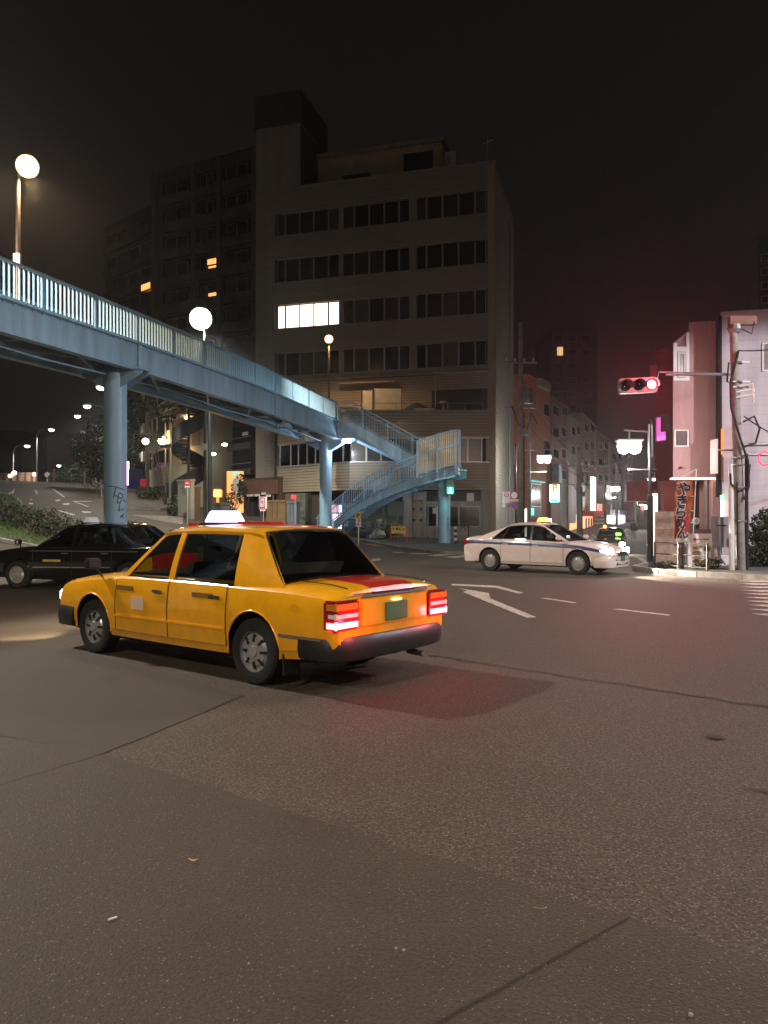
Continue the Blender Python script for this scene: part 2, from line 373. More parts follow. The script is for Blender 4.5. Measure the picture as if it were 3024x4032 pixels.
# crossing on the right
cw = thing('crosswalk', 'white striped zebra crossing at the right edge of the road', 'crosswalk', G(2980, 2360)); cw['kind'] = 'structure'; del cw['category'], cw['label']
for i, yy in enumerate((2290, 2301, 2314, 2328, 2341, 2356, 2371, 2387, 2405, 2424)):
    x0 = 2932 + (yy - 2290) * .56; a = G(x0, yy); w = .2
    drape('stripe', [(a.x - .1, a.y + w), (a.x + 4.2, a.y + w * .6), (a.x + 4.2, a.y - w * 1.2), (a.x + .12, a.y - w)], M_white, .008, cw, 1)
cw = thing('crosswalk', '', '', G(1700, 2190)); cw['kind'] = 'structure'; del cw['category'], cw['label']
for q in ([(1538, 2176), (1560, 2173), (1594, 2175), (1578, 2178)], [(1605, 2181), (1640, 2178), (1700, 2180), (1664, 2184)], [(1678, 2187), (1790, 2179), (1828, 2181), (1716, 2191)],
          [(1750, 2194), (1850, 2186), (1890, 2188), (1790, 2198)], [(1825, 2202), (1900, 2194), (1960, 2196), (1880, 2206)]): dpx('stripe', q, M_white, .01, cw)
dpx('lane_marking', [(1428, 2142), (1560, 2150), (1735, 2171), (1715, 2175)], M_yellowp, .012)
cw = thing('crosswalk', '', '', G(610, 2050)); cw['kind'] = 'structure'; del cw['category'], cw['label']
for i in range(7):
    y0 = 2030 + i * 4.6; dpx('stripe', [(520 + i * 22, y0), (720, y0 + 4), (720, y0 + 6.2), (545 + i * 22, y0 + 2.2)], M_white, .012, cw)
# markings on the hill road
hm = [[(90, 2020), (104, 2020), (246, 2070), (232, 2074)], [(228, 2012), (240, 2011), (298, 2028), (286, 2031)], [(205, 1926), (212, 1926), (258, 1958), (248, 1959)],
      [(285, 1974), (360, 1974), (360, 1976), (292, 1976)], [(285, 1974), (291, 1974), (352, 1996), (344, 1997)], [(0, 1950), (45, 1943), (60, 1922), (52, 1945)],
      [(218, 1970), (238, 1968), (236, 1973), (220, 1975)], [(245, 1984), (275, 1982), (272, 1988), (250, 1989)], [(116, 1968), (128, 1967), (127, 1970), (118, 1971)], [(112, 1982), (130, 1982), (128, 1986), (116, 1986)],
      [(130, 2010), (140, 2010), (162, 2018), (150, 2019)], [(318, 2013), (360, 2016), (358, 2020), (330, 2021)], [(0, 1962), (12, 1961), (10, 1966), (0, 1967)], [(136, 1930), (142, 1930), (148, 1945), (142, 1946)]]
for q in hm: dpx('lane_marking', q, M_white, .02)
# pavements with kerbs
def pavement(name, pts, mt=M_pave, hgt=.14):
    pts = [Vector((p[0], p[1], 0)) for p in pts]; n = len(pts)
    bm = bmesh.new(); vs = [bm.verts.new(p) for p in pts]; f = bm.faces.new(vs)
    bmesh.ops.triangulate(bm, faces=[f])
    for _ in range(5):
        es = [e for e in bm.edges if e.calc_length() > 2.6]
        if not es: break
        bmesh.ops.subdivide_edges(bm, edges=es, cuts=1); bmesh.ops.triangulate(bm, faces=[f for f in bm.faces if len(f.verts) > 3])
    for v in bm.verts: v.co.z = H(v.co.x, v.co.y) + hgt
    bmesh.ops.recalc_face_normals(bm, faces=bm.faces)
    me = bpy.data.meshes.new(name); bm.to_mesh(me); bm.free(); me.materials.append(mt)
    o = inst(me, name); struct(o)
    k = MB()                                                 # kerb stones round the edge
    for i in range(n):
        a, b = pts[i], pts[(i + 1) % n]; L = (b - a).length; s = max(1, round(L / 1.0)); d = (b - a) / s
        for j in range(s):
            p, q = a + d * j, a + d * (j + .985)
            k.bar((p.x, p.y, H(p.x, p.y) + hgt / 2 - .02), (q.x, q.y, H(q.x, q.y) + hgt / 2 - .02), .16, hgt + .06)
    k.build('kerb', M_kerb, parent=o, stuff=True); return o
pavement('pavement', [(-9.6, 48.3), (-5, 44.2), (-1, 41.2), (1.2, 36.6), (2.6, 34), (4.2, 32.6), (5.6, 33), (6.8, 35), (7.9, 40), (8.6, 45), (13, 58), (22, 84), (17, 84), (6, 60), (-8.5, 62), (-10.5, 56)])
rp = [G(2500, 2246), G(2600, 2262), G(2750, 2272), G(2930, 2282), G(3110, 2294)]
pavement('pavement', [(p.x, p.y) for p in rp] + [(16, 17), (40, 16), (40, 40), (13.5, 33), (22, 58), (30, 84), (26.5, 84), (17.5, 58), (11.2, 36), (9.55, 29), (8.7, 25.5)])
pavement('pavement', [(-17.2, 47.6), (-14.6, 50), (-14.2, 58), (-15, 66), (-20, 92), (-30, 92), (-27.5, 80), (-22, 64), (-18.6, 52)])
isl = [(-34, 46), (-26, 39), (-17.5, 32.4), (-12.6, 29.3), (-9.5, 27), (-8, 23), (-7.2, 22), (-6.4, 23), (-7.2, 26.8), (-9, 29.3), (-12.2, 33.5), (-16.4, 38.8), (-20.6, 44), (-24, 50), (-36, 60)]
pavement('traffic_island', isl, mat('island_soil', (.045, .04, .03), .95, var=.3), .13)

# ================================================================ FOOTBRIDGE
def interp(t, xs, ys):
    if t <= xs[0]: return ys[0] + (ys[1] - ys[0]) / (xs[1] - xs[0]) * (t - xs[0])
    for i in range(len(xs) - 1):
        if t <= xs[i + 1]: return ys[i] + (ys[i + 1] - ys[i]) * (t - xs[i]) / (xs[i + 1] - xs[i])
    return ys[-1]
BY = [4, 17.85, 23.6, 31.3, 41.5]
def bl(Y, k, off=0):                                         # point on the deck edge line: k 0 girder foot, 1 girder top, 2 handrail
    z = EH + interp(Y, BY, ((3.9, 4.33, 4.47, 4.49, 4.33), (4.66, 5.11, 5.29, 5.42, 5.28), (5.62, 6.07, 6.24, 6.38, 6.28))[k])
    return Vector((.269 * Y - 13.70 - .966 * off, Y + .26 * off, z))
bridge = thing('footbridge', 'pale blue steel pedestrian footbridge with stairs crossing above the junction', 'footbridge', (-8.1, 23.2, 0))
WID = 2.1
Ys = [4 + (41.5 - 4) * i / 30 for i in range(31)]
for side, nm in ((0, 'girder'), (WID, 'girder')):
    m = MB(); s = -1 if side == 0 else 1
    rows = []
    for Y in Ys:
        a, b = bl(Y, 0, side), bl(Y, 1, side); o = Vector((.966, -.26, 0)) * (.0)
        rows.append((a, b))
    for i in range(30):
        a0, b0 = rows[i]; a1, b1 = rows[i + 1]; n = Vector((.966, -.26, 0))
        m.extr([a0, a1, b1, b0], -n * .03 * (1 if side == 0 else -1))
        for q0, q1, w in ((a0, a1, .26), (b0, b1, .3)): m.bar(q0 + Vector((0, 0, .012)), q1 + Vector((0, 0, .012)), w, .03)
    m.build(nm, M_blue, bridge, world=True)
for Y in (23.3, 33.5):                                       # splice plates and web stiffeners
    m = MB(); a, b = bl(Y, 0, -.05), bl(Y, 1, -.05); m.bar(a, b, .14 if Y < 30 else .5, .05, up=(.966, -.26, 0)); m.build('splice_plate', M_bluel, bridge, world=True)
    if Y > 30:
        bo = MB()
        for k in range(7):
            for dx in (-.16, -.08, .08, .16):
                c = a.lerp(b, (k + .7) / 8.2) + Vector((.26, .966, 0)) * dx; bo.bar(c, c + Vector((.966, -.26, 0)) * .05, .03, .03)
        bo.build('bolts', M_bluel, bridge, world=True, stuff=True)
m = MB()
for i in range(30):
    a, b = bl(Ys[i], 1, .05), bl(Ys[i + 1], 1, .05); c, d = bl(Ys[i + 1], 1, WID - .05), bl(Ys[i], 1, WID - .05)
    m.extr([a - Vector((0, 0, .12)), b - Vector((0, 0, .12)), c - Vector((0, 0, .12)), d - Vector((0, 0, .12))], (0, 0, .06))
m.build('deck', M_deck, bridge, world=True)
cross = MB(); cross.box(-WID / 2 + .05, WID / 2 - .05, -.05, .05, -.16, .16); cme = cross.mesh('cross_beam', M_blue)
for i in range(16):
    Y = 6 + i * 2.3; p = bl(Y, 0, WID / 2); q = bl(Y, 1, WID / 2); o = inst(cme, 'cross_beam', bridge, (p.x + 8.1, p.y - 23.2, q.z - .32), (0, 0, atan2(-.26, .966)))
m = MB()
for i in range(10):
    Y = 6 + i * 3.6; m.bar(bl(Y, 0, .1) + Vector((0, 0, .2)), bl(min(Y + 3.6, 41), 0, WID - .1) + Vector((0, 0, .2)), .07, .07)
    m.bar(bl(Y, 0, WID - .1) + Vector((0, 0, .28)), bl(min(Y + 3.6, 41), 0, .1) + Vector((0, 0, .28)), .07, .07)
m.build('wind_bracing', M_blue, bridge, world=True)
m = MB(); pts = [bl(Y, 0, WID * .35) + Vector((0, 0, -.03 - .12 * (i % 2))) for i, Y in enumerate((8, 12, 16, 20, 26, 30, 36, 41))]; m.tube(pts, .025, 6); m.build('cable_conduit', M_blue, bridge, world=True)
# railings
bm_ = MB(); bm_.box(-.011, .011, -.028, .028, 0, 1); bal = bm_.mesh('baluster', M_bluel)
ang = atan2(-.26, .966) + pi / 2 - pi / 2
L_tot = (41.3 - 4) * 1.0355; nb = int(L_tot / .165); far = MB()
for i in range(nb):
    Y = 4.1 + i * .165 / 1.0355
    for off in (0, WID):
        a = bl(Y, 1, off); b = bl(Y, 2, off)
        if off == 0 and Y > 17.2: inst(bal, 'baluster', bridge, (a.x + 8.1, a.y - 23.2, a.z + .09), (0, 0, ang + pi / 2 - .0), (1, 1, b.z - a.z - .12))
        else: far.bar(a + Vector((0, 0, .09)), b - Vector((0, 0, .03)), .022, .05, up=(.26, .966, 0))
far.build('far_balusters', M_bluel, bridge, world=True, stuff=True)
for off in (0, WID):
    m = MB(); lo = MB()
    for i in range(30):
        m.bar(bl(Ys[i], 2, off), bl(Ys[i + 1], 2, off), .09, .05); lo.bar(bl(Ys[i], 1, off) + Vector((0, 0, .1)), bl(Ys[i + 1], 1, off) + Vector((0, 0, .1)), .05, .035)
    m.build('handrail', M_blue, bridge, world=True); lo.build('bottom_rail', M_blue, bridge, world=True)
for i in range(19):
    Y = 5.2 + i * 2.0
    for off in (-.03, WID + .03):
        m = MB(); m.bar(bl(Y, 1, off) - Vector((0, 0, .03)), bl(Y, 2, off) - Vector((0, 0, .01)), .09, .07, up=(.26, .966, 0)); m.build('rail_post', M_blue, bridge, world=True)
tb = MB()                                                    # toe board with drain slots
for i in range(int(L_tot / .33)):
    Y = 4.2 + i * .33 / 1.0355; tb.bar(bl(Y, 1, -.01) + Vector((0, 0, .015)), bl(Y + .16, 1, -.01) + Vector((0, 0, .015)), .02, .14)
tb.build('toe_board', M_bluel, bridge, world=True, stuff=True)
# round columns
def column(x, y, r, ztop, cap=True, label=None, capdir=None):
    z0 = H(x, y) - .1; m = MB(); prof = [(r + .1, z0), (r + .1, z0 + .16), (r, z0 + .17)] + [(r, z0 + .17 + (ztop - z0 - .17) * k / 6) for k in range(1, 7)]
    m.lathe(prof, 36, (x, y, 0)); o = m.build('column', M_blue, bridge, smooth=True, world=True)
    if cap:
        c = MB(); n = Vector((-.966, .26, 0)); t = Vector((.26, .966, 0)); p = Vector((x, y, ztop))
        for s in (-.18, .18): c.extr([p + n * 1.02 + t * s + Vector((0, 0, .02)), p + n * 1.02 + t * s + Vector((0, 0, -.1)), p + n * r * .8 + t * s + Vector((0, 0, -.5)), p - n * r * .8 + t * s + Vector((0, 0, -.5)), p - n * 1.02 + t * s + Vector((0, 0, -.1)), p - n * 1.02 + t * s + Vector((0, 0, .02))], t * .03)
        c.extr([p + n * 1.05 - t * .25, p + n * 1.05 + t * .25, p - n * 1.05 + t * .25, p - n * 1.05 - t * .25], (0, 0, .04)); c.build('column_bracket', M_blue, bridge, world=True)
    return o
c1 = bl(23.2, 0, WID / 2); column(-8.1, 23.2, .335, bl(23.2, 0).z - .02)
column(-3.2, 42.2, .335, bl(41.5, 0).z - .1); 
cz = bl(8, 0); column(bl(8, 0, 1).x, bl(8, 0, 1).y, .335, cz.z - .02)
# graffiti tag sprayed round the column
def onpx(x, y, Xc, Yc, r):
    for k in range(400):
        Y = Yc - 1 + k * .005; p = P(x, y, Y)
        if (p.x - Xc) ** 2 + (p.y - Yc) ** 2 < r * r: return P(x, y, Y - .006)
    return None
def stroke(pl, w): 
    out = []
    for i in range(len(pl) - 1):
        for t in range(6): out.append((pl[i][0] + (pl[i + 1][0] - pl[i][0]) * t / 6, pl[i][1] + (pl[i + 1][1] - pl[i][1]) * t / 6))
    out.append(pl[-1]); return [q for q in (onpx(400 + x * .08136, 1880 + y * .08136, -8.1, 23.2, .338) for x, y in out) if q]
m = MB()
for pl in ([(290, 440), (480, 430), (700, 450), (900, 520), (1080, 600)], [(705, 440), (640, 680), (600, 880), (575, 1000)],
           [(620, 870), (740, 900), (860, 980), (940, 1020), (1010, 960), (1015, 860), (960, 770), (880, 745), (830, 800), (815, 940), (780, 1110), (760, 1260), (880, 1190), (960, 1110), (1050, 1080), (1110, 1120), (1140, 1230)],
           [(905, 1200), (860, 1400), (835, 1640), (910, 1580), (1000, 1540), (1080, 1550)], [(910, 1950), (960, 1840), (1000, 1860), (1060, 1960)], [(1000, 1860), (1080, 1760)]):
    q = stroke(pl, 1); m.tube(q, .012, 6)
m.build('graffiti_tag', mat('spray_paint_dark', (.03, .02, .03), .6, var=0), bridge, world=True)
# ---- upper flight
YU, YB = 41.55, 43.45
U = [(-2.52, 6.82), (-1.72, 6.82), (2.95, 4.27)]              # tread line along x
def uz(x): return interp(x, [u[0] for u in U], [u[1] for u in U]) if x > -1.72 else 6.82
def railing(line, hgt, post_every, name_b, ext=.0, mid=True, off=.15, tall=None):
    # line: list of points (Vector) along the top edge of a stringer
    seg = [(a, b) for a, b in zip(line[:-1], line[1:])]; d = []; tot = 0
    for a, b in seg: d.append((tot, a, b)); tot += Vector((b.x - a.x, b.y - a.y, 0)).length
    def at(s):
        for k, (s0, a, b) in enumerate(d):
            L = Vector((b.x - a.x, b.y - a.y, 0)).length
            if s <= s0 + L or k == len(d) - 1: return a.lerp(b, (s - s0) / L), (b - a)
    r = MB(); rl = MB(); hl = MB()
    for a, b in seg:
        r.bar(a + Vector((0, 0, hgt)), b + Vector((0, 0, hgt)), .07, .05); rl.bar(a + Vector((0, 0, .08)), b + Vector((0, 0, .08)), .04, .04)
        if mid: hl.bar(a + Vector((0, 0, hgt * .66)), b + Vector((0, 0, hgt * .66)), .035, .035)
    r.build('stair_handrail', M_bluel, bridge, world=True); rl.build('stair_bottom_rail', M_bluel, bridge, world=True)
    if mid: hl.build('inner_handrail', M_steel, bridge, world=True)
    s = .04
    while s < tot:
        p, dd = at(s); an = atan2(dd.y, dd.x)
        o = inst(bal, name_b, bridge, (p.x + 8.1, p.y - 23.2, p.z + .08), (0, 0, an), (1, .6, hgt - .1)); s += off
    k = 0
    while k * post_every <= tot + .01:
        p, dd = at(min(k * post_every, tot)); m = MB(); m.bar(p - Vector((0, 0, .05)), p + Vector((0, 0, hgt)), .09, .06, up=(dd.x, dd.y, 0)); m.build('stair_post', M_bluel, bridge, world=True); k += 1
for Yv in (YU, YB):
    m = MB(); m.extr([(-2.52, Yv, 6.83), (-1.72, Yv, 6.83), (2.95, Yv, 4.3), (2.95, Yv, 3.75), (-1.6, Yv, 5.95), (-2.52, Yv, 5.9)], (0, .03, 0)); m.build('stringer', M_bluel if Yv == YU else M_blue, bridge, world=True)
    railing([Vector((-2.5, Yv, 6.83)), Vector((-1.72, Yv, 6.83)), Vector((2.95, Yv, 4.3))], 1.06, 1.35, 'stair_baluster')
railing([Vector((-4.4, YB, 6.83)), Vector((-2.55, YB, 6.83))], 1.06, 1.0, 'stair_baluster')
m = MB(); m.extr([(-4.45, 41.6, 6.7), (-1.72, YU, 6.7), (-1.72, YB, 6.7), (-4.6, YB, 6.7)], (0, 0, .08)); m.extr([(-4.5, YB, 5.95), (-1.72, YB, 5.95), (-1.72, YB, 6.8), (-4.5, YB, 6.8)], (0, .04, 0)); m.build('stair_head_platform', M_deck, bridge, world=True)
m = MB(); m.extr([(-2.5, YU + .05, 5.93), (-1.6, YU + .05, 5.93), (-1.6, YB, 5.93), (-2.5, YB, 5.93)], (0, 0, .03)); m.build('soffit_panel', M_blue, bridge, world=True)
tr = MB(); tr.box(0, .33, 0, YB - YU - .05, -.05, 0); tr.box(0, .02, 0, YB - YU - .05, -.2, -.05); trm = tr.mesh('tread', M_blue)
for i in range(15): inst(trm, 'tread', bridge, (-1.70 + i * .311 + 8.1, YU + .04 - 23.2, 6.72 - i * .17 - .02))
# ---- lower flight, swinging away as it comes down
LP = [(1793, 1837, 39.3), (1725, 1852, 39.8), (1643, 1876, 40.3), (1530, 1918, 41.0), (1427, 1968, 41.8), (1370, 2008, 42.5), (1316, 2050, 43.3), (1275, 2085, 44.0), (1245, 2118, 44.6)]
LF = [P(*p) for p in LP]
def off_back(i, w):
    a, b = LF[max(i - 1, 0)], LF[min(i + 1, len(LF) - 1)]; d = Vector((b.x - a.x, b.y - a.y, 0)).normalized(); n = Vector((-d.y, d.x, 0)); n = n if n.y > 0 else -n
    return LF[i] + n * w
LBk = [off_back(i, 1.35) for i in range(len(LF))]
for ln, mt in ((LF, M_bluel), (LBk, M_blue)):
    m = MB()
    for i in range(len(ln) - 1):
        a, b = ln[i], ln[i + 1]; m.extr([a, b, b - Vector((0, 0, .5)), a - Vector((0, 0, .5))], (0, .03, 0))
        m.bar(a - Vector((0, 0, .5)), b - Vector((0, 0, .5)), .14, .025)
    m.build('stringer', mt, bridge, world=True)
def res(ln, n):                                              # resample by height
    out = []
    zs = [p.z for p in ln]
    for k in range(n + 1):
        z = zs[0] + (zs[-1] - zs[0]) * k / n
        for i in range(len(ln) - 1):
            if zs[i] >= z >= zs[i + 1] or i == len(ln) - 2:
                out.append(ln[i].lerp(ln[i + 1], (z - zs[i]) / (zs[i + 1] - zs[i]))); break
    return out
a_, b_ = res(LF, 24), res(LBk, 24)
for i in range(24):
    m = MB(); dz = Vector((0, 0, -.1)); f0, f1, g0, g1 = a_[i], a_[i + 1], b_[i], b_[i + 1]; z = Vector((0, 0, min(f0.z, g0.z) - .1))
    q = [Vector((p.x, p.y, z.z)) for p in (f0, f1, g1, g0)]; m.extr(q, (0, 0, -.045)); m.build('tread', M_blue, bridge, world=True)
railing(LF[2:], 1.12, 1.6, 'stair_baluster', mid=True); railing(LBk[2:], 1.12, 1.6, 'stair_baluster', mid=True)
# tall screen round the half landing
scr = [LF[2], LF[1], LF[0], LF[0] + Vector((.14, .1, 0)), LF[0] + Vector((.25, .3, 0)), LF[0] + Vector((.3, .6, 0)), LF[0] + Vector((.3, 3.9, 0))]
top_h = 1.86
def prof(fn, name, mt):
    m = MB()
    for a, b in zip(scr[:-1], scr[1:]): fn(m, a, b)
    m.build(name, mt, bridge, world=True)
prof(lambda m, a, b: m.bar(a + Vector((0, 0, top_h)), b + Vector((0, 0, top_h)), .08, .06), 'screen_top_rail', M_bluel)
prof(lambda m, a, b: m.bar(a + Vector((0, 0, 1.1)), b + Vector((0, 0, 1.1)), .06, .09), 'screen_middle_rail', M_bluel)
prof(lambda m, a, b: m.bar(a + Vector((0, 0, .1)), b + Vector((0, 0, .1)), .06, .07), 'screen_bottom_rail', M_bluel)
prof(lambda m, a, b: m.extr([a, b, b - Vector((0, 0, .42)), a - Vector((0, 0, .42))], Vector((b - a).normalized().cross(Vector((0, 0, 1)))) * -.03), 'landing_fascia', M_bluel)
M_slat = mat('cream_screen_slat', (.66, .57, .42), .55, var=.15)
slm = MB(); slm.extr([(-.042, 0, 0), (-.02, -.02, 0), (.02, -.02, 0), (.042, 0, 0), (.02, -.008, 0), (-.02, -.008, 0)], (0, 0, 1)); slme = slm.mesh('screen_slat', M_slat)
tot = 0
for a, b in zip(scr[:-1], scr[1:]):
    L = Vector((b.x - a.x, b.y - a.y, 0)).length; n = max(1, int(L / .105)); an = atan2(b.y - a.y, b.x - a.x)
    for i in range(n):
        p = a.lerp(b, (i + .5) / n)
        for z0, z1 in ((.14, 1.05), (1.16, 1.82)): inst(slme, 'screen_slat', bridge, (p.x + 8.1, p.y - 23.2 + .03, p.z + z0), (0, 0, an), (1, 1, z1 - z0))
for i, p in enumerate((scr[0], scr[1].lerp(scr[0], .05), scr[2], scr[4], scr[5] + Vector((0, 1.1, 0)), scr[6])):
    m = MB(); m.box(p.x - .05, p.x + .05, p.y - .06, p.y + .02, p.z - .1, p.z + top_h); m.build('screen_post', M_bluel, bridge, world=True)
lp = [(2.9, 41.4), (2.6, 40.3), (3.64, 39.35), (3.9, 39.8), (3.94, 43.4), (2.9, 43.4)]
m = MB(); m.poly(lp, 4.1, 4.2); m.build('half_landing', M_deck, bridge, world=True)
m = MB(); m.bar((2.6, 41, 3.95), (3.9, 41, 3.95), .25, .3).bar((3.2, 39.6, 3.95), (3.2, 43.3, 3.95), .2, .3); m.build('landing_beam', M_blue, bridge, world=True)
column(3.2, 41, .335, 3.82, cap=False)
# fluorescent light under the stair head
lt = thing('under_deck_light', 'glowing white tube light fixed under the head of the footbridge stairs', 'light fitting', (-2.1, 42.0, 5.78))
m = MB(); m.box(-.35, .35, -.1, .1, .04, .12); m.build('housing', M_signwhite, lt)
m = MB(); m.box(-.3, .3, -.08, .08, -.03, .04); m.build('tube', emit('tube_white', (.85, .9, 1), 30), lt)
lamp('under_deck_lamp', 'POINT', (0, -.1, -.25), 260, (.8, .88, 1), lt, .12)
for c_, s_ in (((1308, 1765, 42.0), .03),):
    m = MB(); p = P(*c_); m.lathe([(0, 0), (.06, .02), (.06, .08), (0, .1)], 10, p); tag(m.build('bulkhead_lamp', emit('small_white', (1, .95, .9), 12)), 'tiny round white lamp on the bracket beside the middle blue column', 'lamp')

# ================================================================ OFFICE BUILDING
LX, LY = -8.4, 50.4; RZ = atan2(-.28, .96); FL = 15.66
def fx(px, dep=0):                                           # column of the photograph -> metres along the facade
    r = (px - CX) / F; X0, Y0 = LX + .28 * dep, LY + .96 * dep; return (r * Y0 - X0) / (.96 + .28 * r)
off = thing('office_building', 'cream sided seven storey office building with ribbon windows, one window row lit', 'building', (LX, LY, 0), RZ)
bd = MB(); bd.extr([(0, 0, .006), (0, -.04, .006), (0, -.025, .146), (0, 0, .146)], (1, 0, 0)); bdm = bd.mesh('siding_board', M_siding); bd2 = MB(); bd2.extr([(0, 0, .006), (0, -.04, .006), (0, -.025, .146), (0, 0, .146)], (1, 0, 0)); bdm2 = bd2.mesh('siding_board_dark', M_siding2)
def boards(root, x0, x1, z0, z1, y=0, rz=0, me=None, org=None, pitch=.17):
    n = max(1, round((z1 - z0) / pitch)); hh = (z1 - z0) / n
    for i in range(n):
        z = z0 + i * hh
        if org is None: loc = (x0, y, z)
        else: loc = (org[0] + cos(rz) * x0, org[1] + sin(rz) * x0, z)
        inst(me or bdm, 'siding_board', root, loc, (0, 0, rz), (x1 - x0, 1, hh / .163))
m = MB(); m.box(0, FL, .3, 9, 0, 22.9); m.box(0, 1.35, .02, .3, 0, 22.9); m.build('wall', M_siding2, off)
m = MB(); m.box(FL - .45, FL, .0, .3, 0, 22.95); m.box(FL - .8, FL - .45, .02, .3, 8, 10.6); m.build('corner_pier', M_siding, off)
rows = [(19.98, 21.4), (16.96, 18.45), (13.95, 15.45), (10.85, 12.37)]
bands = [(21.4, 22.9), (18.45, 19.98), (15.45, 16.96), (12.37, 13.95), (10.5, 10.85)]
for z0, z1 in bands:
    m = MB(); m.box(1.35, FL - .45, .025, .3, z0, z1); m.build('spandrel', M_siding2, off); boards(off, 1.3, FL - .4, z0, z1, y=.024, me=bdm2)
boards(off, 0, 1.34, 3.0, 22.9, y=.018, me=bdm2, pitch=.2)
m = MB(); m.box(1.2, FL - .3, -.25, .03, 10.42, 10.5); m.build('ledge', M_siding, off)
m = MB(); m.box(1.35, FL - .45, .02, .3, 7.6, 10.42); m.build('spandrel', M_darkwall, off)
boards(off, 1.34, fx(1700), 7.9, 10.4, y=.018); boards(off, fx(1700), FL - .45, 9.45, 10.4, y=.018)
m = MB(); m.box(-.02, FL + .02, -.03, .4, 22.9, 23.05); m.build('parapet_cap', M_siding2, off)
pan = [1089.5, 1120.6, 1177, 1232.7, 1290.6, 1334, 1348.4, 1391.8, 1451, 1511, 1569, 1612, 1637.8, 1677.5, 1740.5, 1804, 1869, 1912.6]
def unit(name, mt):
    u = MB(); u.box(0, 1, 0, .01, 0, 1); return u.mesh(name, mt)
U_pane, U_curt, U_curtd, U_blind, U_lit = unit('pane', M_winglass), unit('curtain', M_curt), unit('curtain', M_curtd), unit('blind', M_blind), unit('pane', M_litwin)
def window(root, x0, x1, z0, z1, y, kind='dark', fr=M_alu, lit=None, t=.045, label=None):
    m = MB(); m.box(x0, x0 + t, y - .03, y + .05, z0, z1).box(x1 - t, x1, y - .03, y + .05, z0, z1).box(x0 + t, x1 - t, y - .03, y + .05, z0, z0 + t).box(x0 + t, x1 - t, y - .03, y + .05, z1 - t, z1)
    w = m.build('window', fr, root, label=label)
    if lit: inst(lit, 'pane', w, (x0 + t, y + .02, z0 + t), (0, 0, 0), (x1 - x0 - 2 * t, 1, z1 - z0 - 2 * t)); return w
    inst(U_pane, 'pane', w, (x0 + t, y, z0 + t), (0, 0, 0), (x1 - x0 - 2 * t, 1, z1 - z0 - 2 * t))
    if kind != 'dark':
        me = {'curt': U_curt, 'curtd': U_curtd, 'blind': U_blind}[kind]; inst(me, 'curtain' if kind != 'blind' else 'blind', w, (x0 + t, y + .035, z0 + t), (0, 0, 0), (x1 - x0 - 2 * t, 1, z1 - z0 - 2 * t))
    return w
m = MB()
for z0, z1 in rows: m.box(1.36, FL - .46, .285, .3, z0, z1)
m.build('window_recess', M_dark, off)
rk = random.Random(3)
kinds = ['curtd', 'curtd', 'curt', 'dark', 'curtd', 'dark', 'curtd']
for r, (z0, z1) in enumerate(rows):
    for i in range(len(pan) - 1):
        x0, x1 = fx(pan[i]), fx(pan[i + 1])
        if i in (5, 11):
            m = MB(); m.box(x0, x1, .06, .28, z0, z1); m.build('window_pier', M_siding2, off); continue
        kd = rk.choice(kinds); lit = None
        if r == 1 and i >= 12: kd = 'dark'
        if r == 0 and i in (8, 9, 10, 13): kd = 'dark'
        if r == 2:
            if i < 5: lit = U_lit
            elif i == 7: kd = 'blind'
            else: kd = rk.choice(['curtd', 'curtd', 'curt'])
        window(off, x0, x1, z0, z1, .15, kd, M_black if lit else M_alu, lit=lit, label='lit window with pale blinds' if lit else None)
lamp('lit_office', 'AREA', (fx(1210), .1, 14.7), 25, (1, .82, .66), off, 1.6, (pi / 2, 0, 0))
# strip of window behind the terrace
m = MB(); m.box(fx(1700), FL - .45, .26, .28, 7.95, 9.4); m.build('window_recess', M_dark, off)
for a, b in ((1716, 1760), (1760, 1806), (1806, 1852), (1852, 1900)): window(off, fx(a), fx(b), 8.3, 9.35, .15, 'dark', M_black)
m = MB(); m.tube([(fx(1715), -.03, 8.0), (fx(1715), -.03, 10.6)], .035, 8); m.build('drain_pipe', M_alu, off)
m = MB(); m.bar((fx(1345), -.55, 10.05), (fx(1560), -.55, 10.02), .5, .08).box(fx(1345), fx(1560), -.5, .02, 10.07, 10.12); m.build('awning', M_siding, off)
# side face: boards run back along the side street
m = MB(); m.box(FL, FL + .03, 0, 9, 0, 22.95); m.build('side_wall', M_siding2, off)
for i in range(115):
    z = .5 + i * .19; o = inst(bdm2, 'siding_board', off, (FL + .03, .05, z), (0, 0, pi / 2), (8.9, 1, 1.17))
m = MB(); m.tube([(FL - .55, -.12, .2), (FL - .55, -.12, 6.9), (FL - .6, .0, 7.2)], .05, 8); m.build('drain_pipe', M_alu, off)
m = MB(); m.tube([(FL + .12, 6.2, .2), (FL + .12, 6.2, 20.5), (FL + .12, 6.2, 21.6)], .045, 8); m.build('drain_pipe', M_alu, off)
# stair tower, penthouse, roof bits
tx = fx(1182)
m = MB(); m.box(0.0, tx, .02, 4.7, 22.9, 27.1); m.build('stair_tower', M_siding2, off)
m = MB(); m.box(-.1, tx + .08, -.06, 4.8, 27.1, 29.2); m.box(tx, tx + .03, .0, 4.6, 22.9, 27.0); m.build('tower_cap', M_darkwall, off)
px0, px1 = fx(1247, 3), fx(1740, 3)
m = MB(); m.box(px0, px1, 3, 7.5, 22.9, 26.1); m.build('penthouse', mat('cream_wall', (.62, .54, .36), .8), off)
m = MB(); m.box(px0 - .2, px1 + .2, 2.8, 7.7, 26.1, 26.35); m.build('penthouse_roof', M_siding2, off)
for q in ((1348, 1460, 22.9, 24.7), (1590, 1705, 23.6, 25.6)): m = MB(); m.box(fx(q[0], 3), fx(q[1], 3), 2.95, 3.0, q[2], q[3]); m.build('penthouse_opening', M_dark, off)
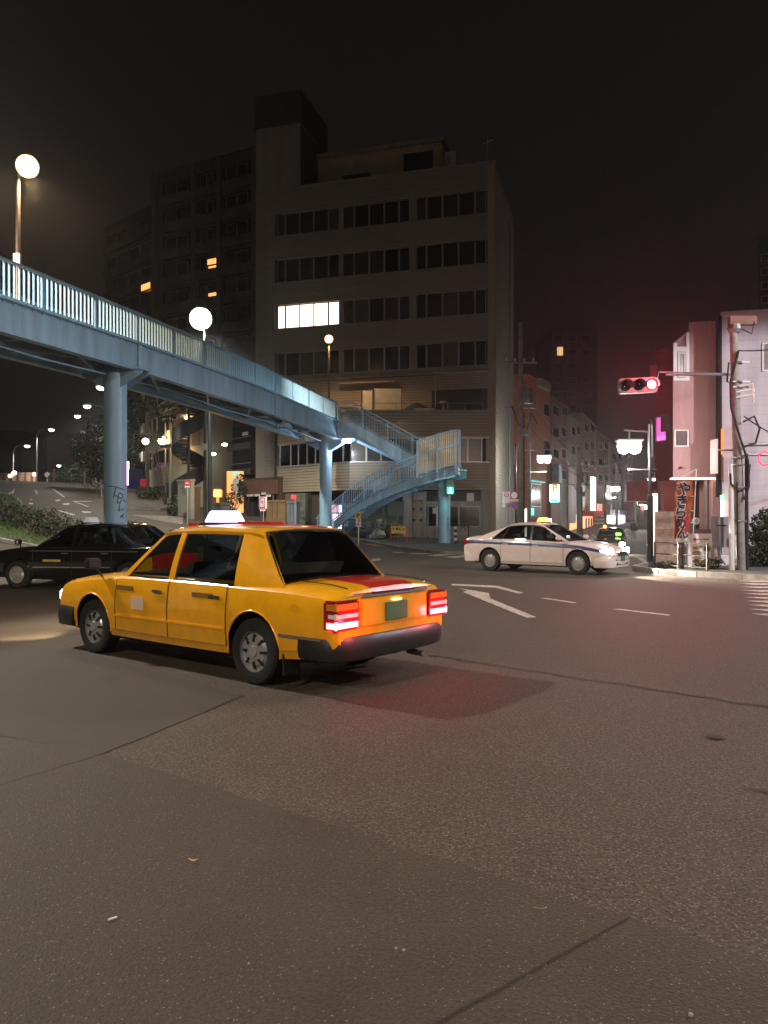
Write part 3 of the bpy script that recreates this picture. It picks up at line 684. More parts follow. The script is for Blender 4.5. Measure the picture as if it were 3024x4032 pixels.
m = MB(); m.box(fx(1752, 2), fx(1795, 2), 2, 2.8, 23.3, 24.9); m.build('water_tank', M_signwhite, off)
m = MB()
for a in (1745, 1755, 1765): m.tube([(fx(a, 1.8), 1.8, 23), (fx(a, 1.8), 1.8, 24.6)], .025, 5)
m.tube([(fx(1740, 1.8), 1.8, 24.6), (fx(1768, 1.8), 1.8, 24.6)], .02, 5).tube([(FL - .5, .4, 23), (FL - .5, .4, 24.8)], .03, 5).tube([(FL - .8, .4, 24.3), (FL - .2, .4, 24.5)], .02, 5)
m.build('roof_railing', M_alu, off)
# ---- projecting podium, two facets
A0, A1, A2 = Vector((-6.74, 49.0, 0)), Vector((-1.97, 44.5, 0)), Vector((6.06, 44.5, 0))
def wloc(v): return mw(off).inverted() @ Vector(v)
m = MB(); base = [A0, A1, A2, Vector((6.06, 46.2, 0)), Vector((-6.5, 51, 0))]
m.poly([(p.x, p.y) for p in base], 6.32, 7.75).build('podium_upper', M_darkwall, off, world=True)  # dark backing; shadow lines between the boards put into its colour
m = MB(); m.poly([(p.x, p.y) for p in base], 3.27, 4.84).build('podium_lower', M_darkwall, off, world=True)  # same dark backing, painted for the shade between boards
ins = [A0 + Vector((.3, .5, 0)), A1 + Vector((.15, .45, 0)), A2 + Vector((-.1, .45, 0)), Vector((5.9, 46.2, 0)), Vector((-6.2, 51, 0))]
m = MB(); m.poly([(p.x, p.y) for p in ins], 4.84, 6.32).build('window_recess', M_dark, off, world=True)
m = MB(); m.poly([(p.x, p.y) for p in base], 7.75, 7.82).build('terrace', M_siding2, off, world=True)
fac = []
for a, b in ((A0, A1), (A1, A2)):
    e = Vector((0, 0, 0)); d = (b - a); L = d.length; an = atan2(d.y, d.x); r = thing('x', '', '', a, an); bpy.data.objects.remove(r)
    la = wloc(a); fac.append((a, b, L, an))
    for z0, z1 in ((3.27, 4.84), (6.32, 7.75)):
        n = round((z1 - z0) / .17); hh = (z1 - z0) / n
        for i in range(n): inst(bdm, 'siding_board', off, (la.x, la.y, z0 + i * hh), (0, 0, an - RZ), (L, 1.0, hh / .163))
    for z in (4.84, 6.26): 
        m = MB(); up = Vector((0, 0, z + .03)); nrm = Vector((d.y, -d.x, 0)).normalized() * .05; m.bar(a + up + nrm, b + up + nrm, .12, .06); m.build('sill', M_alu, off, world=True)
    m = MB(); m.bar(a + Vector((0, 0, 7.86)), b + Vector((0, 0, 7.86)), .2, .08); m.build('coping', M_siding2, off, world=True)
def pod(px, k):                                              # photo column -> point on podium facet k
    a, b, L, an = fac[k]; r = (px - CX) / F; d = (b - a) / L; t = (r * a.y - a.x) / (d.x - r * d.y); return t
def podwin(k, px0, px1, z0, z1, kind='curtd', fr=M_alu, set_=.12):
    a, b, L, an = fac[k]; t0, t1 = pod(px0, k), pod(px1, k); la = wloc(a)
    w = window(off, t0, t1, z0, z1, set_, kind, fr, t=.05); w.location = la; w.rotation_euler = (0, 0, an - RZ); return w
for a, b in ((1097, 1140), (1140, 1170), (1170, 1204), (1204, 1237), (1237, 1262), (1262, 1300), (1300, 1345), (1345, 1378)): podwin(0, a, b, 4.9, 6.28, rk.choice(['curtd', 'dark', 'curtd']))
for a, b in ((1381, 1442), (1442, 1500), (1500, 1560), (1560, 1620), (1620, 1680), (1680, 1740), (1740, 1790), (1790, 1842), (1842, 1900)): podwin(1, a, b, 4.9, 6.28, rk.choice(['curt', 'curtd', 'curtd', 'curt']))
# ground floor
M_gf = mat('white_render', (.46, .43, .38), .75, var=.3, scale=2, streak=True)
def pbox(k, px0, px1, z0, z1, y0, y1, name, mt, label=None):
    a, b, L, an = fac[k]; t0, t1 = pod(px0, k), pod(px1, k); m = MB(); m.box(t0, t1, y0, y1, z0, z1); o = m.build(name, mt, off, label=label); o.location = wloc(a); o.rotation_euler = (0, 0, an - RZ); return o
m = MB(); g = [A0 + Vector((.5, 1.6, 0)), A1 + Vector((.4, 1.6, 0)), Vector((5.9, 46.1, 0)), Vector((5.9, 47, 0)), Vector((-6, 51, 0))]; m.poly([(p.x, p.y) for p in g], 0, 3.3).build('shop_back_wall', M_wall, off, world=True)
pbox(1, 1587, 1612, .1, 3.27, .02, .5, 'pillar', M_gf); pbox(1, 1612, 1622, .1, 3.27, .0, .3, 'pillar', M_gf)
sh = MB(); a, b, L, an = fac[1]; t0, t1 = pod(1622, 1), pod(1668, 1)
sl_ = MB(); sl_.extr([(0, 0, 0), (0, -.03, .02), (0, -.03, .09), (0, 0, .11)], (1, 0, 0)); slm_ = sl_.mesh('shutter_slat', mat('shutter_paint', (.36, .33, .28), .5, .3, var=.2))
for i in range(21): inst(slm_, 'shutter_slat', off, wloc(a + Vector((t0, .25, .35 + i * .112))), (0, 0, an - RZ), (t1 - t0, 1, 1))
pbox(1, 1622, 1668, 2.7, 3.27, .1, .4, 'shutter_box', M_gf)
for xx in (1625, 1652):
    for z in (1.45, 2.1): pbox(1, xx, xx + 10, z, z + .14, .2, .215, 'shutter_vent', M_black)
pbox(1, 1668, 1680, .1, 3.2, .05, .4, 'pillar', M_gf)
pbox(1, 1680, 1895, .1, 1.12, .1, .4, 'shop_low_wall', M_gf); pbox(1, 1680, 1895, 2.35, 2.62, .1, .4, 'shop_fascia', M_gf); pbox(1, 1680, 1895, 2.62, 3.22, .3, .5, 'shop_fascia', M_wall)
pbox(1, 1895, 1926, .1, 3.27, .0, .5, 'pillar', M_siding2)
m = MB(); a_l = wloc(fac[1][0]); 
pbox(1, 1682, 1894, 1.12, 2.35, .36, .38, 'window_recess', M_dark)
podwin(1, 1684, 1722, 1.12, 2.35, 'dark', M_alu, .2); podwin(1, 1722, 1808, 1.12, 2.35, 'curt', M_alu, .2); podwin(1, 1808, 1893, 1.12, 2.35, 'curt', M_alu, .2)
pbox(1, 1840, 1868, 2.3, 3.1, .2, .36, 'notice_board', M_signwhite); pbox(1, 1704, 1718, 1.9, 2.25, .15, .19, 'poster', M_signwhite)
pbox(1, 1680, 1688, .1, .55, -.1, .1, 'meter_box', M_curtd)
# left facet ground floor: signs, door, lit posters
M_sgn = mat('faded_green_sign', (.2, .21, .15), .7)
s1 = pbox(0, 1118, 1202, .9, 3.2, .1, .2, 'shop_sign', M_sgn)
pbox(0, 1202, 1212, .2, 3.2, .0, .3, 'pillar', M_darkwall); pbox(0, 1212, 1255, .2, 3.1, .3, .4, 'shop_door', mat('bronze_door', (.1, .085, .065), .5, .3))
fa, fb, fL, fan = fac[0]; lw = wloc(fa)
def ftext(body, px, z, size, mt, k=0, y=.09):
    a, b, L, an = fac[k]; o = text(body, size, mt, off, (0, 0, 0)); t = pod(px, k); p = wloc(a + (b - a) / L * t + Vector(((b - a).y, -(b - a).x, 0)).normalized() * -y + Vector((0, 0, z))); o.location = p; o.rotation_euler = (pi / 2, 0, an - RZ); return o
for s_, z in (('タ', 2.9), ('マ', 2.45)): ftext(s_, 1181, z, .42, M_ink)
ftext('1124', 1181, 1.98, .3, M_ink); ftext('第一館', 1181, 1.6, .28, M_ink); ftext('中', 1146, 2.85, .6, M_red)
pl = thing('lit_poster_case', 'bright white and violet lit poster case seen through the foot of the stairs', 'poster case', (fa + (fb - fa) / fL * pod(1328, 0)) + Vector((-.1, -.15, .3)), fan)
m = MB(); m.box(-.75, .75, 0, .12, .6, 2.2); m.build('frame', M_alu, pl)
lz = emit('lit_poster', (.72, .7, 1), 2.2)
for i in range(3):
    for j in range(3): m = MB(); m.box(-.7 + i * .47, -.28 + i * .47, -.01, 0, .68 + j * .5, 1.1 + j * .5); m.build('poster', lz if (i + j) % 2 == 0 else emit('lit_poster_pink', (1, .45, .55), 1.1), pl)
# terrace screens and rail
M_scr = mat('terrace_screen', (.58, .53, .42), .6, var=.12)
for n_, (x0, x1, y0, y1, Yq, lb) in enumerate(((1425, 1466, 1538, 1602, 46.2, 'pale screen panel on the podium terrace with a dark frame, left one of the pair'), (1470, 1580, 1530, 1608, 45.6, 'large pale cream box screen on the podium terrace'))):
    p, q = P(x0, y1, Yq), P(x1, y0, Yq); m = MB(); m.box(p.x, q.x, Yq, Yq + .9, 7.82, q.z); o = m.build('terrace_screen', M_scr); tag(o, lb, 'screen')
    m = MB(); m.box(p.x - .04 - o.location.x, p.x - o.location.x, -.5, .45, 0, q.z - 7.8); m.box(q.x - o.location.x, q.x + .04 - o.location.x, -.5, .45, 0, q.z - 7.8); m.build('screen_frame', M_darkwall, o)
tr_ = thing('terrace_railing', 'thin steel railing along the front of the podium terrace', 'railing', (P(1560, 1600, 44.7).x, 44.7, 7.9))
for i in range(6): m = MB(); m.tube([(i * 1.0, 0, 0), (i * 1.0, 0, .42)], .02, 6); m.build('post', M_steel, tr_)
m = MB(); m.tube([(-1.2, 0, .42), (5.0, 0, .42)], .022, 6); m.build('top_rail', M_steel, tr_)
dk = P(1745, 1605, 45.3); m = MB(); m.lathe([(0, 0), (.03, 0), (.03, .35), (.0, .36)], 8); m.lathe([(.0, .06), (.15, .1), (.24, .2)], 14, (0, 0, .4)); o = m.build('satellite_dish', M_signwhite, loc=(dk.x, dk.y, 7.9)); tag(o, 'small white satellite dish behind the podium terrace railing', 'satellite dish')
p = P(1668, 1600, 44.9); m = MB(); m.box(-.6, .6, -.12, .12, .0, .14); o = m.build('planter_box', M_signwhite, loc=(p.x, p.y, 7.9)); tag(o, 'low white planter box at the edge of the podium terrace', 'planter')
p = P(1638, 1590, 46.0); m = MB(); m.lathe([(.95, 0), (.6, .35), (.2, .6), (0, .7)], 12); o = m.build('furled_parasol', M_darkwall, loc=(p.x, p.y, 7.9)); tag(o, 'dark peaked canvas cover standing on the podium terrace', 'cover')

# ================================================================ OTHER BUILDINGS
class Face:                                                  # a facade standing between two ground points
    def __init__(s, name, label, x0, Y0, x1, Y1, ytop, depth, wm, cat='building', ztop=None, roofm=None, dv=None, zb=None):
        a, b = P(x0, 2045, Y0), P(x1, 2045, Y1); s.a = Vector((a.x, a.y, 0)); s.d = Vector((b.x - a.x, b.y - a.y, 0)); s.L = s.d.length; s.d.normalize()
        s.an = atan2(s.d.y, s.d.x); s.zb = (min(H(a.x, a.y), H(b.x, b.y)) if zb is None else zb) - .05
        s.root = thing(name, label, cat, (a.x, a.y, s.zb), s.an); s.h = (ztop if ztop is not None else EH + (HY - ytop) / F * Y0) - s.zb
        m = MB(); m.box(0, s.L, 0, depth, 0, s.h); sh = dv if dv is not None else 0
        if sh: m = MB(); m.extr([(0, 0, 0), (s.L, 0, 0), (s.L, 0, s.h), (0, 0, s.h)], (sh, depth, 0))
        s.wall = m.build('wall', wm, s.root)
        m = MB(); m.extr([(-.05, -.06, s.h), (s.L + .05, -.06, s.h), (s.L + .05, -.06, s.h + .12), (-.05, -.06, s.h + .12)], (sh, depth + .1, 0)); s.par = m.build('parapet', roofm or wm, s.root)
    def x(s, px):
        r = (px - CX) / F; return (r * s.a.y - s.a.x) / (s.d.x - r * s.d.y)
    def z(s, px, py): Y = s.a.y + s.d.y * s.x(px); return EH + (HY - py) / F * Y - s.zb
    def box(s, name, px0, px1, py0, py1, y0, y1, mt, label=None, parent=None):
        m = MB(); m.box(s.x(px0), s.x(px1), y0, y1, s.z((px0 + px1) / 2, py1), s.z((px0 + px1) / 2, py0)); return m.build(name, mt, parent or s.root, label=label)
    def win(s, px0, px1, py0, py1, kind='dark', fr=M_alu, lit=None, y=-.02, t=.05, label=None):
        c = (px0 + px1) / 2; w = window(s.root, s.x(px0), s.x(px1), s.z(c, py1), s.z(c, py0), y, kind if lit is None else 'dark', fr, lit, t, label)
        if lit is None and kind == 'dark': inst(pdk, 'room_backing', w, (s.x(px0), y + .04, s.z(c, py1)), (0, 0, 0), (s.x(px1) - s.x(px0), .5, s.z(c, py0) - s.z(c, py1)))
        return w
pdk = unit('backing', M_dark)
def wall(name, col, **k): return mat(name, col, .85, var=.28, scale=.7, streak=True, **k)
# --- apartment block far left (dark), with balcony bays
ap = Face('apartment_block', 'tall dim apartment block with recessed balcony bays behind the office building', 608, 80, 1012, 74, 690, 12, wall('apartment_render', (.13, .12, .108)))
bays = [(640, 756), (774, 858), (876, 994)]
warm = emit('lit_flat_orange', (1, .36, .1), 2.0, False); uw = unit('pane', warm); ww = emit('lit_flat_pale', (1, .5, .25), .8, False); uww = unit('pane', ww)
for f in range(13):
    for b, (x0, x1) in enumerate(bays):
        z1 = ap.h - 1.1 - f * 2.78; z0 = z1 - 1.5
        if z0 < 3: continue
        a, c = ap.x(x0), ap.x(x1); m = MB(); m.box(a, c, -.012, .0, z0, z1); m.build('balcony_recess', M_dark, ap.root)
        m = MB(); m.box(a - .05, c + .05, -.35, -.01, z0 - .95, z0 + .02); m.build('balcony', wall('balcony_render', (.15, .14, .12)), ap.root)
        mid = (a + c) / 2; window(ap.root, a + .5, mid, z0, z1 - .2, -.05, 'curtd' if rnd() < .4 else 'dark'); window(ap.root, mid, c - .5, z0, z1 - .2, -.05, 'dark')
for x0, x1, y0, y1 in ((818, 856, 1018, 1044), (822, 856, 1046, 1072), (822, 858, 1152, 1176), (822, 856, 1178, 1200)): ap.win(x0, x1, y0, y1, lit=uw if y0 % 2 == 0 else uww, y=-.1)
m = MB(); 
for px in (608, 762, 862, 998): m.box(ap.x(px), ap.x(px) + .5, -.42, 0, 0, ap.h)
m.build('pier', wall('pier_render', (.16, .148, .13)), ap.root)
a2 = Face('apartment_block', 'lower farther apartment block with dark balconies at the left of the taller one', 412, 100, 612, 92, 900, 12, wall('apartment_render_dark', (.055, .053, .055)))
for f in range(9):
    z1 = a2.h - 1.2 - f * 3
    if z1 < 5: continue
    m = MB(); m.box(.3, a2.L - .3, -.4, -.01, z1 - 2.4, z1 - 1.5); m.build('balcony', wall('balcony_dark', (.07, .065, .068)), a2.root)
    for k in range(4): window(a2.root, .5 + k * (a2.L - 1) / 4, .3 + (k + 1) * (a2.L - 1) / 4, z1 - 1.5, z1, -.03, 'curtd' if rnd() < .3 else 'dark')
a2.win(568, 606, 1118, 1146, lit=uw, y=-.45, label='orange lit window')
# --- dark balcony block under the bridge
db = Face('apartment_block', 'dark brick block with long balconies seen under the footbridge', 812, 60, 1016, 54, 1400, 8, wall('dark_brick', (.05, .038, .034)))
for f, (y0, y1) in enumerate(((1560, 1600), (1690, 1750), (1785, 1850))):
    db.box('balcony_opening', 880, 1005, y0 - 10, y1, -.02, .0, M_dark); m = db.box('balcony', 872, 1010, y1, y1 + 24, -.5, -.02, wall('balcony_brick', (.09, .07, .06)))
    db.box('balcony_rail', 872, 1010, y1 - 22, y1 - 19, -.48, -.45, M_steel)
db.box('pier', 862, 878, 1500, 1990, -.3, 0, wall('pier_brick', (.085, .065, .055)))
db.box('laundry', 978, 1000, 1703, 1716, -.5, -.46, M_signwhite)
db.box('entrance_wall', 860, 940, 1900, 1990, -.25, -.03, mat('entrance_tiles', (.32, .15, .08), .7))
for (px, py, Yl, w_, c_, lb) in ((884, 1750, 50, 60, (1, .95, .9), 'round white lamp glowing in front of the dark balcony block, upper of two'), (840, 1787, 54, 40, (.85, 1, .85), 'smaller greenish white lamp glowing in front of the dark block, lower of two')):
    p = P(px, py, Yl); l = thing('yard_lamp', lb, 'lamp', p); m = MB(); m.lathe([(0, -.09), (.16, -.07), (.19, 0), (.1, .07), (0, .08)], 14); m.build('diffuser', emit('yard_white' if px > 860 else 'yard_green', c_, 16), l)
    m = MB(); m.tube([(0, 0, .07), (0, .25, .3), (0, 3, .3)], .03, 6); m.build('arm', M_black, l); lamp('yard_light', 'POINT', (0, -.1, -.25), w_, c_, l, .15)
# --- pale green building with windows
gb = Face('pale_green_building', 'pale green rendered building with metal windows beside the hill road', 584, 66, 676, 58, 1500, 9, wall('pale_green_render', (.27, .3, .22)))
for (y0, y1, sl) in ((1520, 1590, 0), (1640, 1720, 0), (1770, 1850, 0), (1905, 1985, 0)):
    for x0, x1, dy in ((588, 599, 12), (602, 618, 6), (622, 652, 0), (656, 668, -8)):
        if y0 > 1760 and x0 > 610 and x0 < 655: gb.win(604 if x0 < 640 else x0, 652, y0 + 6, y1 - 4, 'curtd'); continue
        if y0 > 1760 and x0 == 602: continue
        gb.win(x0, x1, y0 + dy, y1 + dy - (14 if x0 in (588, 656) else 0), 'curtd' if x0 % 4 else 'dark')
m = MB(); m.box(-.1, .1, -.25, 0, 0, gb.h); m.build('corner_pilaster', wall('pale_green_trim', (.3, .36, .27)), gb.root)
for px, py in ((653, 1584), (612, 1608), (655, 1722), (648, 1748)): gb.box('vent_hood', px, px + 6, py, py + 7, -.12, 0, M_black)
gg = Face('glass_fronted_building', 'narrow building with white bands and dark glass balconies beside the pale green one', 540, 76, 582, 66.5, 1500, 6, wall('grey_band', (.2, .2, .19)))
for i, (y0, y1) in enumerate(((1610, 1690), (1745, 1800), (1830, 1880))): gg.win(543, 580, y0, y1, 'dark', M_black)
for y0, y1 in ((1570, 1612), (1690, 1722), (1792, 1828)): gg.box('white_band', 541, 581, y0, y1, -.4, 0, M_signwhite)
gg.box('shop_canopy', 541, 581, 1915, 1938, -1.2, 0, mat('canopy_orange', (.5, .2, .06), .7))
vm = P(534, 1965, 66); vz = H(vm.x, vm.y); v = thing('vending_machine', 'dark blue vending machine with a lit pink strip beside the pale green building', 'vending machine', (vm.x, vm.y, vz))
m = MB(); m.box(-.5, .5, -.35, .35, 0, 1.85); m.build('cabinet', M_bluesign, v); m = MB(); m.box(-.42, .42, -.37, -.35, .9, 1.7); m.build('display', mat('vm_display', (.1, .12, .3), .3), v)
m = MB(); m.box(-.62, -.5, -.36, -.2, .5, 2.5); m.build('lit_strip', emit('pink_strip', (1, .35, .6), 8), v)
pb_ = G(566, 2000); pbz = P(566, 1965, 60); z_ = H(pbz.x, pbz.y); pb = thing('post_box', 'small red post box beside the blue vending machine', 'post box', (pbz.x, pbz.y, z_))
m = MB(); m.box(-.22, .22, -.2, .2, .6, 1.35); m.build('box', M_red, pb); m = MB(); m.box(-.06, .06, -.06, .06, 0, .6); m.build('stand', M_red, pb); m = MB(); m.box(-.15, .15, -.21, -.2, 1.15, 1.2); m.build('slot', M_black, pb)
# wall mounted warm flood lamps
def wlamp(px, py, Y, w_, col, r, label, name='wall_lamp', es=20):
    p = P(px, py, Y); l = thing(name, label, 'lamp', p); m = MB(); m.lathe([(0, -r), (r * .8, -r * .6), (r, 0), (r * .8, r * .6), (0, r)], 12); m.build('globe', emit('warm_%02d%02d' % (int(col[1] * 99), int(es)), col, es * .6), l)
    m = MB(); m.tube([(0, r * .6, 0), (0, .35, .12), (0, .6, .12)], .03, 6); m.build('bracket', M_black, l)
    if w_: lamp('wall_light', 'POINT', (0, -r - .15, 0), w_, col, l, r)
    return l
wlamp(640, 1735, 59.6, 330, (1, .68, .32), .36, 'glaring warm flood lamp washing the pale green wall', es=14)
wlamp(573, 1738, 60, 90, (1, .6, .3), .28, 'round orange lamp on a bracket left of the glaring flood lamp', es=12)
# --- stair block with black spiral stair
sb = Face('stair_access_block', 'cream block with open landings behind a black spiral stair', 678, 58, 800, 55, 1480, 7, wall('cream_render', (.33, .29, .2)))
sb.box('landing_opening', 690, 745, 1560, 1640, -.02, 0, wall('landing_wall', (.4, .3, .16))); sb.box('landing_opening', 690, 750, 1770, 1830, -.02, 0, wall('landing_wall', (.4, .3, .16)))
sb.box('landing_slab', 684, 748, 1640, 1650, -1.1, 0, M_darkwall); sb.box('landing_slab', 684, 748, 1752, 1762, -1.1, 0, M_darkwall); sb.box('landing_slab', 684, 748, 1596, 1604, -1.1, 0, M_darkwall)
sb.win(718, 744, 1800, 1826, 'dark', M_black); sb.box('door', 758, 788, 1675, 1755, -.04, 0, mat('olive_door', (.16, .14, .08), .6)); sb.box('door', 757, 790, 1820, 1890, -.04, 0, mat('olive_door', (.16, .14, .08), .6))
wlamp(735, 1642, 56.2, 38, (1, .62, .3), .2, 'orange wall lamp on the upper stair landing', es=10); wlamp(736, 1787, 56.2, 38, (1, .62, .3), .2, 'orange wall lamp on the lower stair landing', es=10)
sc_ = P(742, 2000, 53.4); sz = H(sc_.x, sc_.y); spi = thing('spiral_stair', 'black steel spiral stair winding up in front of the cream block', 'spiral stair', (sc_.x, sc_.y, sz))
m = MB(); m.tube([(0, 0, 0), (0, 0, 9.5)], .09, 10); m.build('newel', M_black, spi)
stp = MB(); stp.extr([(.05, -.1, 0), (1.15, -.2, 0), (1.15, .2, 0), (.05, .1, 0)], (0, 0, .04)); spm = stp.mesh('step', M_black)
for i in range(48): inst(spm, 'step', spi, (0, 0, .2 + i * .19), (0, 0, pi * .9 + i * .33))
sk = MB(); rows_ = [[], []]
for i in range(97):
    a = pi * .9 + i * .165; z = .2 + i * .095; rows_[0].append((1.16 * cos(a), 1.16 * sin(a), z - .12)); rows_[1].append((1.16 * cos(a), 1.16 * sin(a), z + 1.0))
sk.grid(rows_); sk.build('curved_guard', M_black, spi, fix=False)
# boundary wall, gate, low things left of the shop
bw = Face('boundary_wall', 'low rendered boundary wall with faint graffiti in front of the spiral stair', 700, 47, 752, 46.2, 1897, .25, wall('boundary_render', (.3, .28, .22)), cat='wall')
for k, (pa) in enumerate([((712, 1925), (722, 1918), (728, 1935)), ((716, 1940), (730, 1928), (726, 1950))]):
    m = MB(); m.tube([(bw.x(q[0]), -.01, bw.z(*q)) for q in pa], .02, 5); m.build('graffiti_stroke', M_curtd, bw.root)
gt = Face('wooden_gate', 'brown slatted timber gate beside the boundary wall', 753, 46.6, 786, 46.4, 1925, .08, mat('timber_brown', (.14, .09, .05), .8), cat='gate')
for i in range(9): m = MB(); w_ = gt.L / 9; m.box(i * w_ + .01, (i + 1) * w_ - .01, -.03, 0, .05, gt.h - .02); m.build('slat', MATS['timber_brown'], gt.root)
gx_ = Face('utility_enclosure', 'low pale green metal enclosure right of the dark lamp posts', 812, 46, 868, 45.4, 1988, .8, wall('enclosure_green', (.16, .2, .15)), cat='enclosure')
# brown shop building
bs = Face('brown_shop', 'single storey shop with a deep brown fascia left of the office building', 962, 51, 1098, 48.4, 1893, 4, wall('brown_render', (.1, .05, .035)), zb=.9)
bs.box('fascia', 960, 1096, 1892, 1948, -.5, -.01, mat('brown_fascia', (.15, .07, .045), .75)); 
for px, w_, y_ in ((1000, 24, 1947), (1030, 20, 1946), (1057, 16, 1940), (1075, 18, 1948), (1057, 14, 1972)): bs.box('paper_notice', px, px + w_, y_, y_ + 9, -.56, -.52, M_signwhite)
for px in (996, 1044, 1092): bs.box('shop_post', px, px + 3, 1950, 2040, -.4, -.32, M_steel)
bs.box('window_recess', 1000, 1090, 1955, 2030, -.03, -.01, M_dark)
fa_ = Face('plywood_hoarding', 'tan plywood hoarding boards standing in front of the brown shop', 1049, 45.5, 1124, 45.0, 1977, .08, mat('plywood', (.22, .13, .06), .8), cat='hoarding', zb=.75)
for px in (1072, 1092): fa_.box('board_joint', px, px + 1.2, 1978, 2045, -.02, 0, M_black)
gf_ = Face('grey_locker', 'grey and blue metal locker standing beside the plywood hoarding', 1130, 45.0, 1168, 44.8, 1982, .5, mat('grey_blue_metal', (.16, .18, .2), .6), cat='locker', zb=.7)
for px in (1142, 1155): gf_.box('door_joint', px, px + 1, 1984, 2045, -.01, 0, M_black)
# lantern gate and tree glow
lg = P(858, 1990, 46); lz_ = H(lg.x, lg.y); l = thing('garden_lantern', 'tall orange lit lantern post in front of the dark block', 'lantern', (lg.x, lg.y, lz_))
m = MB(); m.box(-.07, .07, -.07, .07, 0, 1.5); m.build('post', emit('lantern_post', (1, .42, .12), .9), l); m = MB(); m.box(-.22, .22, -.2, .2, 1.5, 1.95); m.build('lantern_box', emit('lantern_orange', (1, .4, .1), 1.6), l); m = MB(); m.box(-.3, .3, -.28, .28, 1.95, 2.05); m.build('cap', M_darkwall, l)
lamp('lantern_light', 'POINT', (0, -.4, 1.7), 40, (1, .5, .2), l, .15)
gp = P(925, 1960, 52); o = MB(); o.box(-.55, .55, 0, .2, 0, 2.9); o = o.build('glowing_gatepost', emit('gate_glow', (1, .4, .12), 1.4), loc=(gp.x, gp.y, H(gp.x, gp.y))); tag(o, 'wide orange glowing entrance panel behind the small tree', 'entrance panel')

# ================================================================ RIGHT CORNER BUILDINGS
M_pink = wall('pink_render', (.55, .33, .33)); M_lil = wall('lilac_siding', (.62, .56, .61))
pk = Face('pink_building', 'narrow pink rendered building with a stepped corner on the right of the side street', 2712, 27.6, 2838, 27.6, 1268, 5, M_pink)
bpy.data.objects.remove(pk.wall); bpy.data.objects.remove(pk.par)
def zpx(y, Y): return EH + (HY - y) / F * Y
x0, x1, xm = P(2650, 0, 27.6).x, P(2838, 0, 27.6).x, P(2712, 0, 27.6).x
m = MB(); s0 = zpx(1883, 27.6)
m.extr([(x0, 27.6, s0), (xm, 27.6, s0), (x1, 27.6, s0), (x1, 27.6, zpx(1262, 27.6)), (xm, 27.6, zpx(1268, 27.6)), (xm, 27.6, zpx(1302, 27.6)), (x0, 27.6, zpx(1352, 27.6))], (2.4, 5, 0)); m.build('wall', M_pink, pk.root, world=True)
pk.box('white_corner_frame', 2650, 2664, 1352, 1500, -.06, 0, M_signwhite); pk.box('white_corner_frame', 2664, 2712, 1488, 1500, -.06, 0, M_signwhite); pk.box('white_corner_frame', 2700, 2712, 1310, 1488, -.06, 0, M_signwhite); pk.box('white_corner_frame', 2664, 2700, 1366, 1386, -.06, 0, M_signwhite)
pk.win(2668, 2698, 1388, 1486, 'dark', M_signwhite, label='tall stair window'); pk.win(2654, 2710, 1692, 1760, 'blind', M_signwhite)
m = MB(); m.extr([(pk.x(2666), -.03, pk.z(2680, 1366)), (pk.x(2698), -.03, pk.z(2680, 1366)), (pk.x(2698), -.03, pk.z(2680, 1325))], (0, .03, 0)); m.build('sloping_window', M_winglass, pk.root)
pk.box('soffit_light_strip', 2650, 2838, 1881, 1887, -.02, .3, emit('soffit_strip', (1, .8, .62), 3)); pk.box('return_wall', 2812, 2838, 1887, 2085, .1, 4, M_pink)
pk.box('dark_red_shutter', 2652, 2792, 1887, 2040, 1.2, 1.3, mat('dark_red_wall', (.16, .03, .028), .6)); pk.box('shopfront_base', 2652, 2792, 2040, 2200, 1.19, 1.3, wall('brown_grey_render', (.17, .14, .115)))
pk.box('glazed_jamb', 2792, 2804, 1890, 2090, .4, .5, M_alu); pk.box('wall_socket', 2672, 2682, 1838, 1846, -.1, 0, M_black); pk.box('back_wall', 2652, 2838, 1887, 2200, 1.3, 1.6, M_darkwall)
pk.box('plinth', 2775, 2838, 2085, 2200, .0, 2, mat('reddish_plinth', (.16, .085, .075), .8))
dk_ = P(2741, 2052, 27.4); m = MB(); m.lathe([(0, 0), (.1, -.02), (.125, .0), (.12, .05)], 20, axis='y'); o = m.build('wall_fan', M_signwhite, loc=tuple(dk_)); tag(o, 'round white fan with radial blades hung on the pink building', 'fan')
for k in range(8): m = MB(); a = k * pi / 4; m.bar((.02 * cos(a), -.03, .02 * sin(a)), (.11 * cos(a), -.03, .11 * sin(a)), .012, .01); m.build('blade', M_curtd, o)
li = Face('lilac_building', 'large pale lilac sided building at the right edge of the photo', 2842, 26.6, 3560, 25.2, 1243, 9, M_lil, dv=3.5)
for i in range(26): m = MB(); z = .4 + i * .32; m.box(0, li.L, -.004, .006, z, z + .012); m.build('panel_joint', wall('lilac_joint', (.5, .45, .49)), li.root)
li.win(3000, 3060, 1350, 1462, 'dark', M_signwhite); li.win(3120, 3200, 1350, 1462, 'dark', M_signwhite)
li.box('roof_box', 2880, 2950, 1222, 1240, .8, 1.6, mat('roof_orange', (.4, .2, .12), .8)); li.box('roof_box', 2980, 3020, 1215, 1238, .8, 1.8, M_wall); m = MB(); m.box(-.12, 0, -.03, .5, 2.4, li.h); m.build('dark_gap', M_dark, li.root)
for y0, y1, c in ((1690, 1790, (1, .25, .05)), (1800, 1900, (.3, .1, .06))): li.box('neon_sign', 2838, 2843, y0, y1, -.3, -.02, emit('neon_%d' % y0, c, 1.2 if y0 < 1750 else .1))
li.box('lit_slot_sign', 2836, 2843, 1965, 2045, -.35, -.02, emit('slot_white', (1, .75, .6), 5)); li.box('lit_slot_sign', 2835, 2842, 1950, 1972, -.36, -.02, emit('slot_green', (.2, 1, .4), 3))
